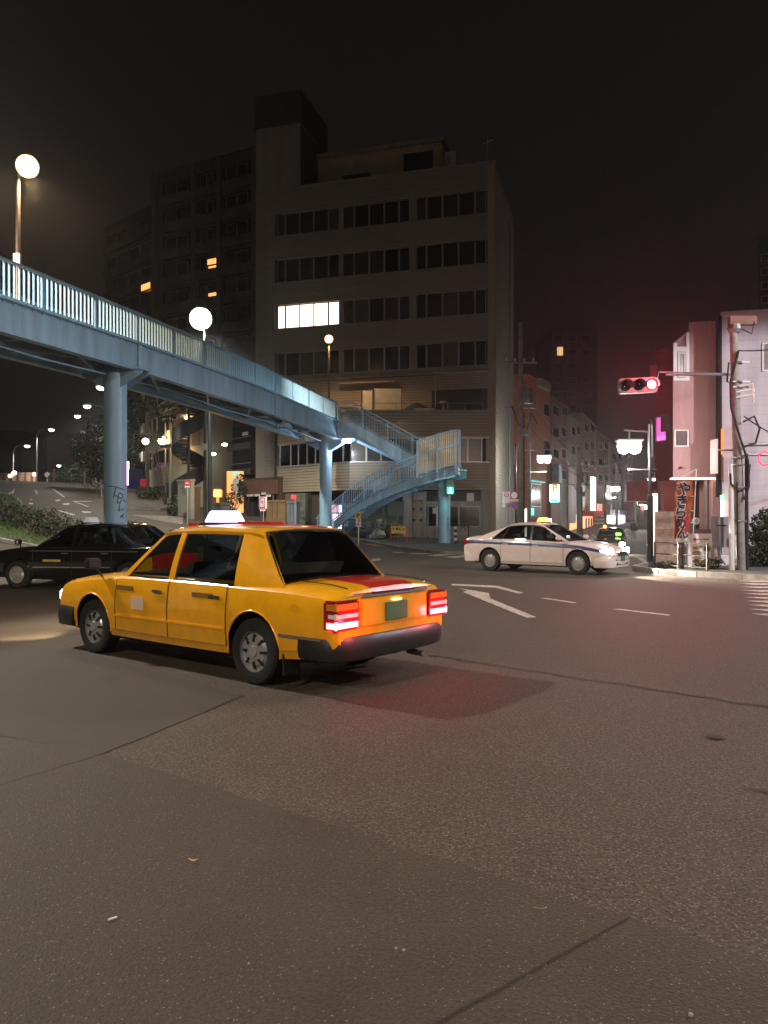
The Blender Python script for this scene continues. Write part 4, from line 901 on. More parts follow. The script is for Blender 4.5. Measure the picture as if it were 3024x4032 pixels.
rb = Face('red_building', 'dark red building behind the pink one with a magenta lit window', 2580, 35, 2760, 33, 1392, 6, wall('red_render', (.17, .035, .03)), dv=3.6)
rb.win(2584, 2626, 1640, 1738, lit=unit('pane', emit('magenta_window', (1, .12, .62), 2.6)), label='magenta lit window'); rb.box('window_sheet', 2604, 2640, 1630, 1700, -.06, -.04, M_curtd)
rb.box('awning', 2560, 2650, 1898, 1975, -1.6, -.02, mat('red_awning', (.22, .03, .03), .7)); rb.box('lit_shopfront', 2580, 2650, 1978, 2015, -.1, -.02, emit('shopfront_teal', (.6, 1, .9), 2.2)); rb.box('shop_door', 2580, 2640, 2015, 2150, -.05, -.02, M_dark)
rb.box('balcony_white', 2576, 2604, 1440, 1500, -.3, -.02, wall('pinkwhite', (.3, .12, .12)))
p = P(2575, 1950, 33.5); l = thing('lit_sign_box', 'pinkish white lit box sign behind the black lamp post', 'sign', (p.x, p.y, H(p.x, p.y))); m = MB(); m.box(-.18, .18, -.1, .1, .2, 2.9); m.build('lit_face', emit('lit_pinkwhite', (1, .72, .62), 3.5), l); lamp('sign_glow', 'POINT', (0, -.4, 1.6), 35, (1, .6, .5), l, .2)
# ================================================================ SIDE STREET, LEFT ROW
row = [('orange_building', 'orange brown rendered building with a green lit window next to the office', 2078, 57, 2166, 62.5, 1478, (.5, .15, .06)),
       ('brown_building', 'plain purplish brown building next to the orange one', 2168, 67, 2243, 75, 1560, (.16, .1, .09)),
       ('cream_building', 'dim cream building with a gable edge in the row along the side street', 2244, 73, 2292, 81, 1640, (.23, .19, .14)),
       ('beige_building', 'beige block with small windows midway down the side street', 2293, 79, 2348, 90, 1630, (.26, .23, .18)),
       ('taupe_building', 'taupe block with balcony fronts towards the end of the side street', 2349, 88, 2402, 99, 1700, (.2, .17, .15)),
       ('grey_building', 'pale grey walled building near the end of the side street', 2403, 97, 2458, 109, 1745, (.34, .32, .32)),
       ('small_grey_building', 'lower grey building at the far end of the side street', 2459, 106, 2492, 116, 1800, (.2, .18, .17))]
FR = []
for nm, lb, x0, Y0, x1, Y1, yt, c in row:
    f = Face(nm, lb, x0, Y0, x1, Y1, yt, 8, wall(nm + '_render', c)); FR.append(f)
    if nm != 'orange_building':
        w = x1 - x0
        for r_ in range(4):
            for k in range(2):
                y0 = yt + 40 + r_ * 75 * 75 / Y0
                if y0 > 1930: continue
                f.win(x0 + w * (.12 + .45 * k), x0 + w * (.42 + .45 * k), y0, y0 + 34 * 75 / Y0, rk.choice(['dark', 'curtd', 'curt']))
ob, br, cr, be, ta, gy, sg = FR
ob.win(2136, 2164, 1735, 1800, 'dark'); ob.win(2140, 2162, 1590, 1640, 'dark'); ob.box('rooftop_wall', 2110, 2150, 1500, 1530, -.4, 0, wall('cream_parapet', (.3, .25, .18)))
tl = emit('teal_glow', (.08, .85, .72), 3.2)
ob.box('shopfront', 2080, 2130, 1896, 2040, -.06, -.01, mat('teal_grey', (.14, .2, .18), .6)); ob.win(2086, 2124, 1905, 1995, 'dark', M_alu, y=-.1); ob.box('teal_lit_strip', 2080, 2132, 1894, 1898, -.3, -.02, emit('teal_soft', (.1, .8, .7), .7)); ob.box('teal_sign', 2088, 2096, 2002, 2028, -.12, -.08, tl)
br.box('grey_wall_panel', 2132, 2166, 1840, 2060, -2.2, -2.1, wall('lavender_wall', (.26, .22, .25))); br.box('blue_panel', 2163, 2173, 1830, 1900, -.9, -.2, mat('bluegrey_panel', (.28, .34, .38), .6)); br.box('service_door', 2205, 2232, 1890, 2100, -.05, 0, wall('grey_door', (.2, .2, .2))); br.box('lit_slit', 2231, 2237, 1905, 1965, -.1, -.05, emit('slit_warm', (1, .85, .55), 1.2))
cr.box('blue_sign_panel', 2246, 2274, 1905, 1995, -.7, -.5, mat('bluegrey_sign', (.3, .38, .42), .5)); cr.box('white_panel', 2252, 2270, 1868, 1900, -.7, -.5, M_signwhite)
cr.box('orange_lit_entrance', 2242, 2272, 2040, 2130, -.2, -.02, emit('orange_entrance', (1, .36, .14), 1.9)); cr.box('dark_sign', 2240, 2262, 1998, 2022, -.3, -.2, mat('dark_teal_sign', (.03, .06, .07), .5)); cr.box('pale_sign', 2242, 2264, 2025, 2048, -.35, -.25, emit('pale_blue_lit', (.65, .8, .9), .6)); cr.box('tan_sign', 2264, 2272, 2000, 2022, -.3, -.2, mat('tan_board', (.4, .24, .12), .7))
be.box('white_lit_sign', 2289, 2299, 1880, 2010, -1.2, -.9, emit('white_vertical_lit', (1, .85, .75), 3.5)); be.box('red_awning', 2290, 2338, 2012, 2032, -1.3, -.02, mat('awning_red', (.35, .03, .03), .6)); be.box('lit_front', 2292, 2326, 2034, 2130, -.2, -.02, emit('warm_front', (1, .45, .25), 1.8)); 
for px in (2297, 2308, 2318): be.box('dark_door_panel', px, px + 5, 2040, 2100, -.24, -.2, M_dark)
be.box('red_round_sign', 2300, 2314, 1985, 2012, -1.5, -1.3, emit('pink_sign', (1, .3, .25), .9))
for i in range(7): be.box('striped_step', 2326, 2350, 2014 + i * 14, 2021 + i * 14, -1.0, -.3, wall('pale_step', (.33, .3, .25)))
ta.box('orange_panel', 2354, 2380, 1985, 2028, -.7, -.3, mat('orange_panel_paint', (.5, .18, .05), .6)); ta.box('vertical_sign', 2364, 2378, 1912, 1968, -.9, -.7, emit('vsign_white', (1, .95, .9), .7)); ta.box('dark_front', 2356, 2384, 2030, 2100, -.1, -.02, M_dark); ta.box('lit_front', 2384, 2414, 2030, 2070, -1.5, -.2, emit('bright_shop', (.95, .95, 1), 5))
gy.box('white_wall', 2412, 2456, 2010, 2090, -.9, -.1, wall('white_lilac', (.4, .38, .42)))
sg.box('red_awning', 2458, 2484, 1978, 2048, -1.8, -.2, mat('awning_crimson', (.3, .02, .03), .6)); sg.box('lit_upper_sign', 2456, 2498, 1944, 1970, -1.9, -1.7, emit('white_upper', (1, .95, .9), 4)); sg.box('shop_light', 2474, 2494, 1990, 2006, -2.4, -2.2, emit('shop_w', (1, .9, .8), 5)); sg.box('dark_front', 2458, 2492, 2050, 2100, -.4, -.2, M_dark)
en = Face('end_building', 'dark building closing the far end of the side street', 2488, 122, 2700, 124, 1850, 6, wall('end_render', (.08, .07, .07)))
for px in (2510, 2535, 2560): en.win(px, px + 10, 1900, 1925, 'dark')
en.box('lit_shopfront', 2505, 2520, 2020, 2060, -.4, -.1, emit('far_shop', (1, .8, .6), 2)); en.box('round_red_sign', 2528, 2536, 1990, 1998, -3, -2.8, emit('red_dot', (1, .1, .15), 5)); en.box('blue_sign', 2528, 2536, 2001, 2010, -3, -2.8, emit('blue_dot', (.3, .2, 1), 2)); en.box('lit_column', 2576, 2586, 1960, 2110, -2, -1, emit('pink_column', (1, .7, .6), 2.4))
tw = Face('tower_block', 'distant dark tower block above the side street with one lit window', 2165, 150, 2352, 150, 1292, 14, wall('tower_render', (.1, .085, .075)))
for r_ in range(8):
    for k in range(3): tw.win(2180 + k * 55, 2215 + k * 55, 1320 + r_ * 55, 1345 + r_ * 55, 'dark')
tw.win(2192, 2222, 1366, 1402, lit=unit('pane', emit('far_yellow', (1, .6, .25), .9, False)), y=-.2, label='yellow lit window')
tw.box('pale_corner', 2216, 2238, 1292, 1500, -.3, 0, wall('tower_pale', (.14, .12, .1)))
# far left: hill crest wall with lit fence
hw = Face('lit_hoarding', 'low orange lit wall and fence at the top of the hill road', 0, 92, 140, 90, 1868, .3, mat('hoarding_tan', (.35, .18, .1), .8), cat='wall', zb=4.0)
for i in range(6): hw.box('post', 2 + i * 25, 5 + i * 25, 1862, 1925, -.25, -.05, M_darkwall)
for px, py, c, e in ((135, 1868, (1, .3, .2), 10), (56, 1862, (1, .9, .9), 14), (40, 1874, (1, .5, .3), 5)): wlamp(px, py, 88, 30, c, .25, {135: 'bright pinkish orange lamp at the right end of the hill crest wall', 56: 'white lamp above the hill crest wall', 40: 'small orange lamp low on the hill crest wall'}[px], es=e)
dl = Face('hillside_block', 'dark low block on the skyline at the left edge', -300, 140, 90, 140, 1700, 10, wall('hill_dark', (.05, .035, .03)), zb=2)
hb = Face('hillside_block', 'dark building among the trees right of the overhead road sign', 392, 86, 560, 80, 1640, 8, wall('hill_dark2', (.045, .035, .035)), zb=4)
for px, py in ((500, 1655), (512, 1655)): hb.win(px, px + 10, py, py + 16, lit=unit('pane', emit('pale_lilac_window', (.85, .75, 1), .9, False)), y=-.1)
rt = Face('tower_block', 'faint dark tower rising behind the lilac building at the right edge', 2988, 62, 3300, 60, 940, 8, wall('right_tower', (.05, .055, .07)))
for i in range(5):
    for px in (2996, 3040): rt.win(px, px + 30, 1000 + i * 55, 1030 + i * 55, 'dark')
hb.win(368 + 30, 404, 1600 + 60, 1680, 'dark')

# ================================================================ STREET LAMPS
M_poleb = mat('pole_brown', (.11, .075, .055), .5, .4, var=.2); M_polek = mat('pole_black', (.02, .022, .022), .4, .4, var=.1)
def globe_lamp(px, py, Y, r, col, es, watts, label, pm, top=None, rp=.07, poff=0., size=.25, base=None, group=None):
    p = P(px, py, Y); zb = H(p.x, p.y) if base is None else base
    l = thing('street_lamp', label, 'street lamp', (p.x + poff, p.y, zb), 0, group)
    h = p.z - zb; m = MB(); m.lathe([(rp * 2.2, 0), (rp * 2.2, .4), (rp * 1.2, .5), (rp, h * .5), (rp * .75, h - r * .6)], 12); m.build('pole', pm, l, smooth=True)
    m = MB(); m.lathe([(.02, h + r * 1.15), (r * .3, h + r * 1.1), (r * .55, h + r * .95), (r * .5, h + r * .85)], 16, (-poff, 0, 0)); m.build('lamp_cap', M_polek, l, smooth=True)
    m = MB(); m.lathe([(r * sin(pi * k / 10), h + r * cos(pi * k / 10)) for k in range(1, 11)], 20, (-poff, 0, 0)); m.build('diffuser', emit('lampglow_%d_%d' % (int(es), int(col[2] * 99)), col, es), l, smooth=True)
    m = MB(); m.box(-.09, .09, -.1, .0, h * .42, h * .42 + .3); m.build('label_plate', M_alu, l)
    if watts: lamp('lamp_light', 'SPOT', (-poff, 0, h - r - .12), watts, col, l, size, spot=158, blend=.45)
    return l
globe_lamp(108, 655, 21.2, .30, (1, .66, .34), 3.4, 1500, 'tall brown lamp post with a warm lantern rising from the left end of the footbridge', M_poleb, poff=-.26, base=6.6)
globe_lamp(790, 1255, 35, .5, (1, .97, .84), 9, 9500, 'lamp post with a glaring white lantern rising behind the middle of the footbridge', M_polek, poff=.2)
globe_lamp(1295, 1335, 44.1, .24, (1, .6, .28), 3.6, 900, 'slim post with a small orange lantern in front of the office windows', M_poleb, rp=.06, base=.3)
o = MB(); o.lathe([(.12, 0), (.1, 5), (.08, 9)], 10); pp = P(826, 2000, 40); o = o.build('utility_pole', M_polek, loc=(pp.x, pp.y, H(pp.x, pp.y))); tag(o, 'plain dark pole standing just right of the white lantern post', 'pole')
# cool cobra-head lamps up the hill road
def arm_lamp(px, py, Y, side, label, col=(1, .98, .9), es=12, w_=500, group='lamps up the hill road', sc=1.):
    p = P(px, py, Y); bx = p.x + side * 1.6; zb = H(bx, Y); h = p.z - zb
    l = thing('street_lamp', label, 'street lamp', (bx, Y, zb), 0, group)
    m = MB(); m.tube([(0, 0, 0), (0, 0, h - .6), (-side * .4, 0, h + .05), (-side * 1.3, 0, h + .15)], [.09, .07, .05, .04], 8); m.build('pole', M_steel, l)
    m = MB(); m.box(-side * 1.6 - .35 * sc, -side * 1.6 + .35 * sc, -.14, .14, .06 + h, .2 + h); m.build('lamp_head', M_steel, l)
    m = MB(); m.lathe([(.3 * sc, h + .05), (.27 * sc, h - .06), (.12 * sc, h - .15), (0, h - .16)], 12, (-side * 1.6, 0, 0)); m.build('diffuser', emit('led_%d_%d' % (int(es), int(col[2] * 99)), col, es), l)
    if w_: lamp('lamp_light', 'SPOT', (-side * 1.6, 0, h - .35), w_, col, l, .25, spot=150, blend=.5)
    return l
arm_lamp(398, 1527, 50, 1, 'nearest white lamp of the hill road, partly behind the left blue column', w_=2600)
arm_lamp(343, 1601, 66, 1, 'second white lamp of the hill road, just below and left of the nearest', w_=2200)
arm_lamp(305, 1640, 78, 1, 'third white lamp of the hill road, left of the second', w_=2200)
arm_lamp(202, 1693, 84, -1, 'white hill road lamp standing alone, fourth from the column', w_=2200)
arm_lamp(107, 1757, 88, -1, 'leftmost white lamp of the hill road', w_=2000)
arm_lamp(232, 1834, 96, 1, 'lowest small white lamp near the crest of the hill road', w_=500, sc=.8)
arm_lamp(386, 1808, 80, 1, 'faint small lamp among the trees beside the left blue column', w_=0, es=3, sc=.6)
# side street lanterns on black posts
def lantern(px, py, Y, polex, side, label, w_=500, es=14, baseY=None):
    p = P(px, py, Y); q = P(polex, py, Y); zb = H(q.x, q.y) + (.12 if Y < 60 else 0); h = p.z - zb
    l = thing('street_lamp', label, 'street lamp', (q.x, q.y, zb), 0, 'lantern lamps along the side street'); dx = p.x - q.x
    m = MB(); m.lathe([(.11, 0), (.1, 2.2), (.07, 2.3), (.06, h + .9)], 12); m.build('pole', M_polek, l)
    m = MB(); m.tube([(0, 0, h + .5), (dx * 1.25, 0, h + .56)], .03, 6); m.tube([(dx, 0, h + .56), (dx, 0, h + .2)], .025, 6); m.tube([(-dx * .3, 0, h - .75), (dx * 1.1, 0, h - .75)], .018, 6); m.box(-.06, .06, -.05, .05, h - .35, h + .75); m.build('bracket', M_alu, l)
    m = MB(); m.box(dx - .42, dx + .42, -.2, .2, h + .19, h + .25); m.build('shade', M_signwhite, l)
    m = MB()
    for s in (-.19, .19): m.lathe([(.19, h + .19), (.21, h), (.17, h - .16), (.07, h - .22), (0, h - .23)], 14, (dx + s, 0, 0))
    m.build('twin_globe', emit('lantern_%d' % int(es), (1, .93, .87), es), l, smooth=True)
    if w_: lamp('lamp_light', 'POINT', (dx, 0, h - .45), w_, (1, .92, .84), l, .25)
    return l
lantern(2478, 1760, 25.6, 2560, -1, 'nearest lantern lamp, on the black post at the corner right of the side street', 400)
lantern(2142, 1808, 45.2, 2030, 1, 'lantern lamp beside the dark side wall of the office building', 800)
lantern(2422, 1925, 66, 2384, 1, 'third lantern lamp, hanging over the middle of the side street', 1100)
lantern(2534, 1960, 80, 2508, 1, 'fourth lantern lamp, far down the side street', 900)
lantern(2577, 1898, 46, 2612, -1, 'lantern lamp beside the red building on the right side of the street', 200)
# two lamps of the junction out of frame that light the road
def road_lamp(x, y, h, w_, col, label, rot=0, sp_=178):
    l = thing('street_lamp', label, 'street lamp', (x, y, H(x, y)), rot); m = MB(); m.tube([(0, 0, 0), (0, 0, h - .8), (.4, 0, h), (1.6, 0, h + .2)], [.12, .09, .06, .05], 10); m.build('pole', M_steel, l)
    m = MB(); m.box(1.5, 2.2, -.17, .17, h + .12, h + .3); m.build('lamp_head', M_steel, l); m = MB(); m.box(1.55, 2.15, -.13, .13, h + .06, h + .12); m.build('diffuser', emit('led_30_90', (1, .98, .9), 6), l)
    lamp('lamp_light', 'SPOT', (1.85, 0, h - .1), w_, col, l, .35, spot=sp_, blend=.1 if sp_ > 170 else .4)
road_lamp(-8.5, -6, 9.5, 5600, (1, .84, .66), 'roadside lamp behind the photographer on the left')
road_lamp(11.5, -2, 9.5, 4400, (1, .81, .64), 'roadside lamp behind the photographer on the right', pi)
road_lamp(-15.85, 15.5, 13, 14500, (1, .9, .78), 'tall roadside lamp out of frame at the left beyond the footbridge', sp_=138)
road_lamp(19, 14, 9.0, 8600, (.98, .93, .98), 'roadside lamp out of frame at the right', pi)

# ================================================================ SIGNALS, POLES, WIRES
up_ = thing('utility_pole', 'concrete utility pole carrying the traffic signal arm at the right corner', 'utility pole', (P(2905, 2260, 21.9).x, 21.9, .12))
ux = P(2905, 2260, 21.9).x
m = MB(); m.tube([(0.1, 0, 0), (-.02, 0, 3.6), (-.13, 0, 7.0)], [.14, .125, .105], 16); m.build('pole', M_conc, up_, smooth=True)
m = MB(); m.box(-.25, .5, -.1, .1, 6.98, 7.22); m.build('top_box', mat('rusty_brown', (.2, .09, .06), .7), up_); m = MB(); m.lathe([(.14, 6.75), (.2, 6.85), (.18, 6.98)], 12, (-.1, 0, 0)); m.build('cap', M_steel, up_)
for z in (5.2, 5.35, 3.2, 3.0, 2.35, 1.4, 5.9): m = MB(); m.lathe([(.15, z - .03), (.17, z), (.15, z + .03)], 14, (-.02, 0, 0)); m.box(-.2, .28, -.14, -.08, z - .02, z + .02); m.build('clamp_band', M_steel, up_)
m = MB()
for z in (5.05, 5.2, 4.9): m.tube([(-.1, -.1, z), (.3, -.25, z + .05), (.35, -.2, z - .15)], .035, 6)
m.build('insulator', M_signwhite, up_)
m = MB(); m.tube([(-.05, -.15, 6.2), (-.3, -.2, 5.3), (-.28, -.2, 4.6), (.02, -.2, 3.6), (.2, -.2, 3.1), (.22, -.2, 2.4), (.1, -.18, 2.0)], .035, 8)
m.tube([(.06, -.2, 4.2), (.35, -.25, 4.35), (.5, -.25, 4.0), (.4, -.22, 3.6), (.1, -.2, 3.5)], .03, 8); m.tube([(-.3, -.2, 2.75), (-.28, -.2, 2.45), (-.05, -.2, 2.25), (.18, -.2, 2.35), (.25, -.2, 3.0)], .028, 8)
m.tube([(-.12, -.1, 5.3), (-.35, -.1, 5.35), (-.3, -.1, 5.9)], .025, 6); m.tube([(-.1, 0, 6.98), (.35, -.1, 6.7), (.42, -.1, 7.05)], .02, 6); m.build('cable_loop', M_rubber, up_)
m = MB(); m.tube([(-.22, -.12, 0), (-.25, -.12, 2.6), (-.26, -.12, 3.0)], [.075, .065, .05], 10); m.build('thin_pole', M_signwhite, up_)
m = MB(); m.tube([(.28, .05, 0), (.26, .05, 2.8)], .04, 8).tube([(-.08, -.17, 0), (-.1, -.17, 2.5)], .022, 6).tube([(.22, -.1, 0), (.2, -.1, 3.3)], .05, 8); m.build('conduit', M_rubber, up_)
# signal arm and red signal
A0s, A1s = P(2880, 1475, 21.9), P(2430, 1505, 21.6)
sg_ = thing('traffic_signal', 'horizontal traffic signal with its red light on, hung from the concrete pole', 'traffic signal', (A0s.x, A0s.y, A0s.z))
m = MB(); m.tube([(0, 0, 0), tuple(Vector((-1.9, -.1, -.02)))], .035, 8); m.tube([(0, 0, .02), (-2.1, -.1, .06), (-2.15, -.1, -.15)], .02, 6); m.build('arm', M_steel, sg_)
hp = P(2513, 1517, 21.5) - Vector((A0s.x, A0s.y, A0s.z)); tilt = R(2.6)
def hb_(dx, dz): return hp + Vector((dx * cos(tilt) - dz * sin(tilt), 0, dx * sin(tilt) + dz * cos(tilt)))
hd = inst(None, 'x') if False else None
m = MB(); q = [hb_(*c) for c in ((-.5, -.21), (-.55, -.12), (-.55, .12), (-.5, .21), (.5, .21), (.55, .12), (.55, -.12), (.5, -.21))]; m.extr(q, (0, .14, 0)); hs = m.build('housing', mat('signal_housing', (.17, .16, .15), .5, .2), sg_)
for dx, mt, lb in ((-.36, glass('green_lens_off', (.05, .12, .1)), 'unlit green lens'), (0, glass('amber_lens_off', (.12, .07, .03)), 'unlit amber lens'), (.36, emit('red_lens', (1, .004, .012), 9), 'lit red lens')):
    c = hb_(dx, 0); m = MB(); m.lathe([(0, -.05), (.1, -.035), (.145, -.005), (.15, 0)], 20, c, 'y'); m.build('lens', mt, hs, label=lb) if False else m.build('lens', mt, sg_, label=lb, smooth=True)
    v = MB(); b = len(v.v); K = 14
    rows_ = [[tuple(c + Vector((.165 * cos(a), y_, .165 * sin(a)))) for a in [R(-20) + R(220) * k / K for k in range(K + 1)]] for y_ in (0, -.2)]
    v.grid(rows_); v.build('visor', MATS['signal_housing'], sg_, fix=False)
    if dx == .36: m = MB(); m.lathe([(.12, -.046), (.06, -.053), (0, -.055)], 18, c, 'y'); m.build('lit_core', emit('red_core', (1, .5, .5), 8), sg_)
    if dx != .36: m = MB(); m.lathe([(0, -.004), (.15, -.002)], 18, c, 'y'); m.build('reflector', M_darkwall, sg_)
c = hb_(.36, 0); lamp('red_light', 'SPOT', (c.x, c.y - .12, c.z), 1000, (1, .04, .08), sg_, .14, spot=150); aim(bpy.data.objects[[o.name for o in bpy.data.objects if o.name.startswith('red_light')][-1]], (0.1, -1, -.3))
lamp('red_spill', 'POINT', (c.x + .05, c.y - .55, c.z + .3), 150, (1, .03, .08), sg_, .1)
# pedestrian red ring at the right edge, second arm
ar2 = thing('signal_arm', 'grey horizontal arm pair reaching right from the concrete pole with a small red signal', 'signal arm', (ux, 21.85, 3.6))
m = MB(); m.tube([(0, 0, .08), (3.2, 0, .15)], .05, 8).tube([(0, 0, -.2), (3.2, 0, -.18)], .04, 8); m.build('arm', M_steel, ar2)
p = P(3012, 1805, 21.7) - ar2.location; m = MB(); m.lathe([(.17, 0), (.18, -.02), (.2, -.02), (.21, 0)], 20, p, 'y'); m.build('red_ring', emit('red_ring', (1, .03, .08), 2.5), ar2)
# pedestrian signal green on the landing column
pd = P(1773, 1915, 40.2); ps = thing('pedestrian_signal', 'pedestrian signal showing green on the right blue column', 'pedestrian signal', tuple(pd))
m = MB(); m.box(-.2, .2, 0, .22, -.42, -.0); m.build('lower_housing', M_darkwall, ps); m = MB(); m.box(-.2, .2, 0, .22, .02, .4); m.build('upper_housing', M_darkwall, ps)
m = MB(); m.box(-.15, .15, -.02, .0, .07, .34); m.build('red_lens', mat('red_lens_off', (.1, .03, .03), .3), ps); m = MB(); m.box(-.16, .16, -.02, 0, -.38, -.05); m.build('green_backplate', emit('green_dim', (.02, .8, .5), 1.0), ps)
m = MB(); m.lathe([(0, -.03), (.035, -.03)], 10, (0, 0, -.1), 'y'); m.extr([(-.05, -.03, -.14), (.05, -.03, -.14), (.06, -.03, -.25), (.09, -.03, -.36), (.04, -.03, -.36), (0, -.03, -.27), (-.05, -.03, -.36), (-.09, -.03, -.36), (-.06, -.03, -.24)], (0, -.01, 0)); m.build('walking_figure', emit('green_figure', (.25, 1, .75), 14), ps)
lamp('green_light', 'POINT', (0, -.25, -.22), 28, (.05, 1, .7), ps, .1)
m = MB(); m.tube([(.05, .1, .35), (.3, .2, .55), (.62, .2, .85), (.6, .2, 1.1)], .04, 8); m.build('bracket', M_blue, ps)
# wooden/concrete poles on the left of the side street
def upole(name, px, Y, ytop, r, label, mt=M_conc, ybase=None, extras=True):
    p = P(px, 2045, Y); zb = H(p.x, p.y); h = EH + (HY - ytop) / F * Y - zb; l = thing(name, label, 'utility pole', (p.x, p.y, zb), 0)
    m = MB(); m.tube([(0, 0, 0), (0, 0, h * .5), (0, 0, h)], [r, r * .85, r * .7], 14); m.build('pole', mt, l, smooth=True)
    if extras:
        for z in (h * .62, h * .82): m = MB(); m.box(-.9, .9, -.05, .05, z, z + .08); m.build('crossarm', M_steel, l)
        for k in range(4): m = MB(); m.lathe([(.03, 0), (.07, .04), (.03, .1), (.07, .14), (.03, .2)], 8, (-.8 + k * .5, 0, h * .82 + .08)); m.build('insulator', M_signwhite, l)
        m = MB(); m.lathe([(0, 0), (.24, .02), (.26, .1), (.26, .75), (.2, .85), (0, .86)], 14, (.42, 0, h * .64)); m.build('transformer', M_steel, l, smooth=True)
        m = MB(); m.box(.1, .35, -.3, -.1, h * .5, h * .5 + .35); m.build('junction_box', M_conc, l)
        m = MB(); m.tube([(r, -.1, 0), (r * .9, -.1, h * .6)], .04, 6).tube([(-.5, -.1, h * .63), (-.2, -.25, h * .55), (.3, -.2, h * .52), (.6, -.1, h * .6), (.9, -.1, h * .55)], .03, 6); m.build('cables', M_rubber, l)
    return l, zb + h
u1, h1 = upole('utility_pole', 2050, 42.5, 1270, .17, 'tall grey utility pole crowded with transformers beside the office side wall')
u2, h2 = upole('utility_pole', 2082, 44, 1550, .12, 'slimmer grey pole just right of the crowded utility pole', extras=False)
u3, h3 = upole('utility_pole', 2281, 58, 1770, .2, 'utility pole halfway down the side street with many cables')
u4, h4 = upole('utility_pole', 2428, 76, 1830, .16, 'pale pole in front of the grey wall far down the side street', extras=False)
u5, h5 = upole('utility_pole', 2502, 88, 1900, .15, 'last utility pole near the shops at the end of the side street', extras=False)
def wire(a, b, sag, label, r=.02):
    a, b = Vector(a), Vector(b); m = MB(); m.tube([a.lerp(b, t / 12) - Vector((0, 0, sag * 4 * (t / 12) * (1 - t / 12))) for t in range(13)], r, 5); tag(m.build('overhead_wire', M_rubber, None), label, 'wire', 'overhead wires along the side street')
lb_ = 'thin overhead wire sagging between poles above the side street'
WL = ['topmost thin wire leaving the crowded utility pole', 'second thin wire leaving the crowded utility pole', 'steep thin wire dropping past the orange building', 'long thin wire running on to the farthest pole', 'thin wire from the halfway pole to the pale pole', 'lower thin wire from the halfway pole to the farthest pole', 'thin wire reaching the taupe block from the crowded pole', 'short thin wire hooked beside the halfway pole', 'long sagging wire from the crowded pole to the pale pole', 'thin wire crossing the side street to the corner lamp post', 'thin wire leaving the concrete signal pole to the right', 'lower thin wire leaving the concrete pole to the right', 'short wire between the two farthest poles']
for i, (a, b, s_) in enumerate(((P(2060, 1500, 42.5), P(2281, 1790, 58), .9), (P(2060, 1640, 42.5), P(2281, 1850, 58), .6), (P(2085, 1660, 44), P(2281, 1700, 58), .9), (P(2281, 1790, 58), P(2502, 1905, 88), .7), (P(2281, 1850, 58), P(2428, 1920, 76), .6), (P(2281, 1880, 58), P(2502, 1940, 88), .8),
                     (P(2060, 1560, 42.5), P(2350, 1700, 80), 1.2), (P(2281, 1810, 58), P(2340, 1830, 60), .6), (P(2060, 1700, 42.5), P(2430, 1860, 76), 1.5), (P(2290, 1800, 58), P(2560, 1740, 27.5), .8), (P(2890, 1380, 21.9), P(3300, 1300, 23), .2), (P(2930, 1640, 21.9), P(3300, 1800, 24), .2), (P(2430, 1900, 76), P(2502, 1915, 88), .3))): wire(a, b, s_, WL[i])
# ================================================================ SIGNS
def sign_pole(px, Y, ytop, label, name='road_sign', r=.035, mt=M_alu, base=None):
    p = P(px, 2045, Y); zb = (H(p.x, p.y) + .1) if base is None else base; l = thing(name, label, 'road sign', (p.x, p.y, zb)); h = EH + (HY - ytop) / F * Y - zb
    m = MB(); m.tube([(0, 0, 0), (0, 0, h)], r, 10); m.build('pole', mt, l); return l, h, zb
def zl(l, py, Y, zb): return EH + (HY - py) / F * Y - zb
def round_sign(l, z, rr, ring, face, y=-.05, name='sign_face', dx=0):
    m = MB(); m.lathe([(rr, .0), (rr, -.012), (0, -.012)], 28, (dx, y + .012, z), 'y'); m.build(name, ring, l)
    m = MB(); m.lathe([(rr * .72, -.004), (0, -.004)], 28, (dx, y, z), 'y'); return m.build(name + '_centre', face, l)
l, h, zb = sign_pole(2024, 36, 1945, 'pole with a no entry style red ringed sign above a blue no parking sign')
rz_ = lambda py: zl(l, py, 36, zb)
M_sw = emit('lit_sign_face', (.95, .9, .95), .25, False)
round_sign(l, rz_(1950), .19, M_red, M_sw); round_sign(l, rz_(1989), .18, M_red, M_bluesign)
text('30', .2, mat('pale_digits', (.5, .35, .38), .6), l, (0, -.075, rz_(1950))); m = MB(); m.bar((-.1, -.07, rz_(1989) + .1), (.1, -.07, rz_(1989) - .1), .03, .01, up=(0, 1, 0)); m.build('slash', M_red, l)
m = MB(); m.box(-.19, .22, -.06, -.045, rz_(1974), rz_(1966)); m.build('supplement_plate', M_signwhite, l); m = MB(); m.box(-.12, .12, -.063, -.06, rz_(1970.8), rz_(1969.4)); m.build('plate_print', M_ink, l)
l, h, zb = sign_pole(1993, 36.4, 1940, 'white rectangular sign with a small red ring at its top, left of the round signs')
m = MB(); m.box(-.18, .18, -.06, -.04, zl(l, 1980, 36.4, zb), zl(l, 1937, 36.4, zb)); m.build('plate', M_sw, l); round_sign(l, zl(l, 1948, 36.4, zb), .115, M_red, M_sw, y=-.07); m = MB(); m.box(-.04, .04, -.088, -.08, zl(l, 1951, 36.4, zb), zl(l, 1950, 36.4, zb)).box(-.035, .03, -.088, -.08, zl(l, 1948, 36.4, zb), zl(l, 1945.5, 36.4, zb)); m.build('pictogram', M_ink, l)
m = MB(); m.box(-.2, .2, -.02, .1, zl(l, 1996, 36.4, zb), zl(l, 1981, 36.4, zb)); m.build('lower_box', M_alu, l)
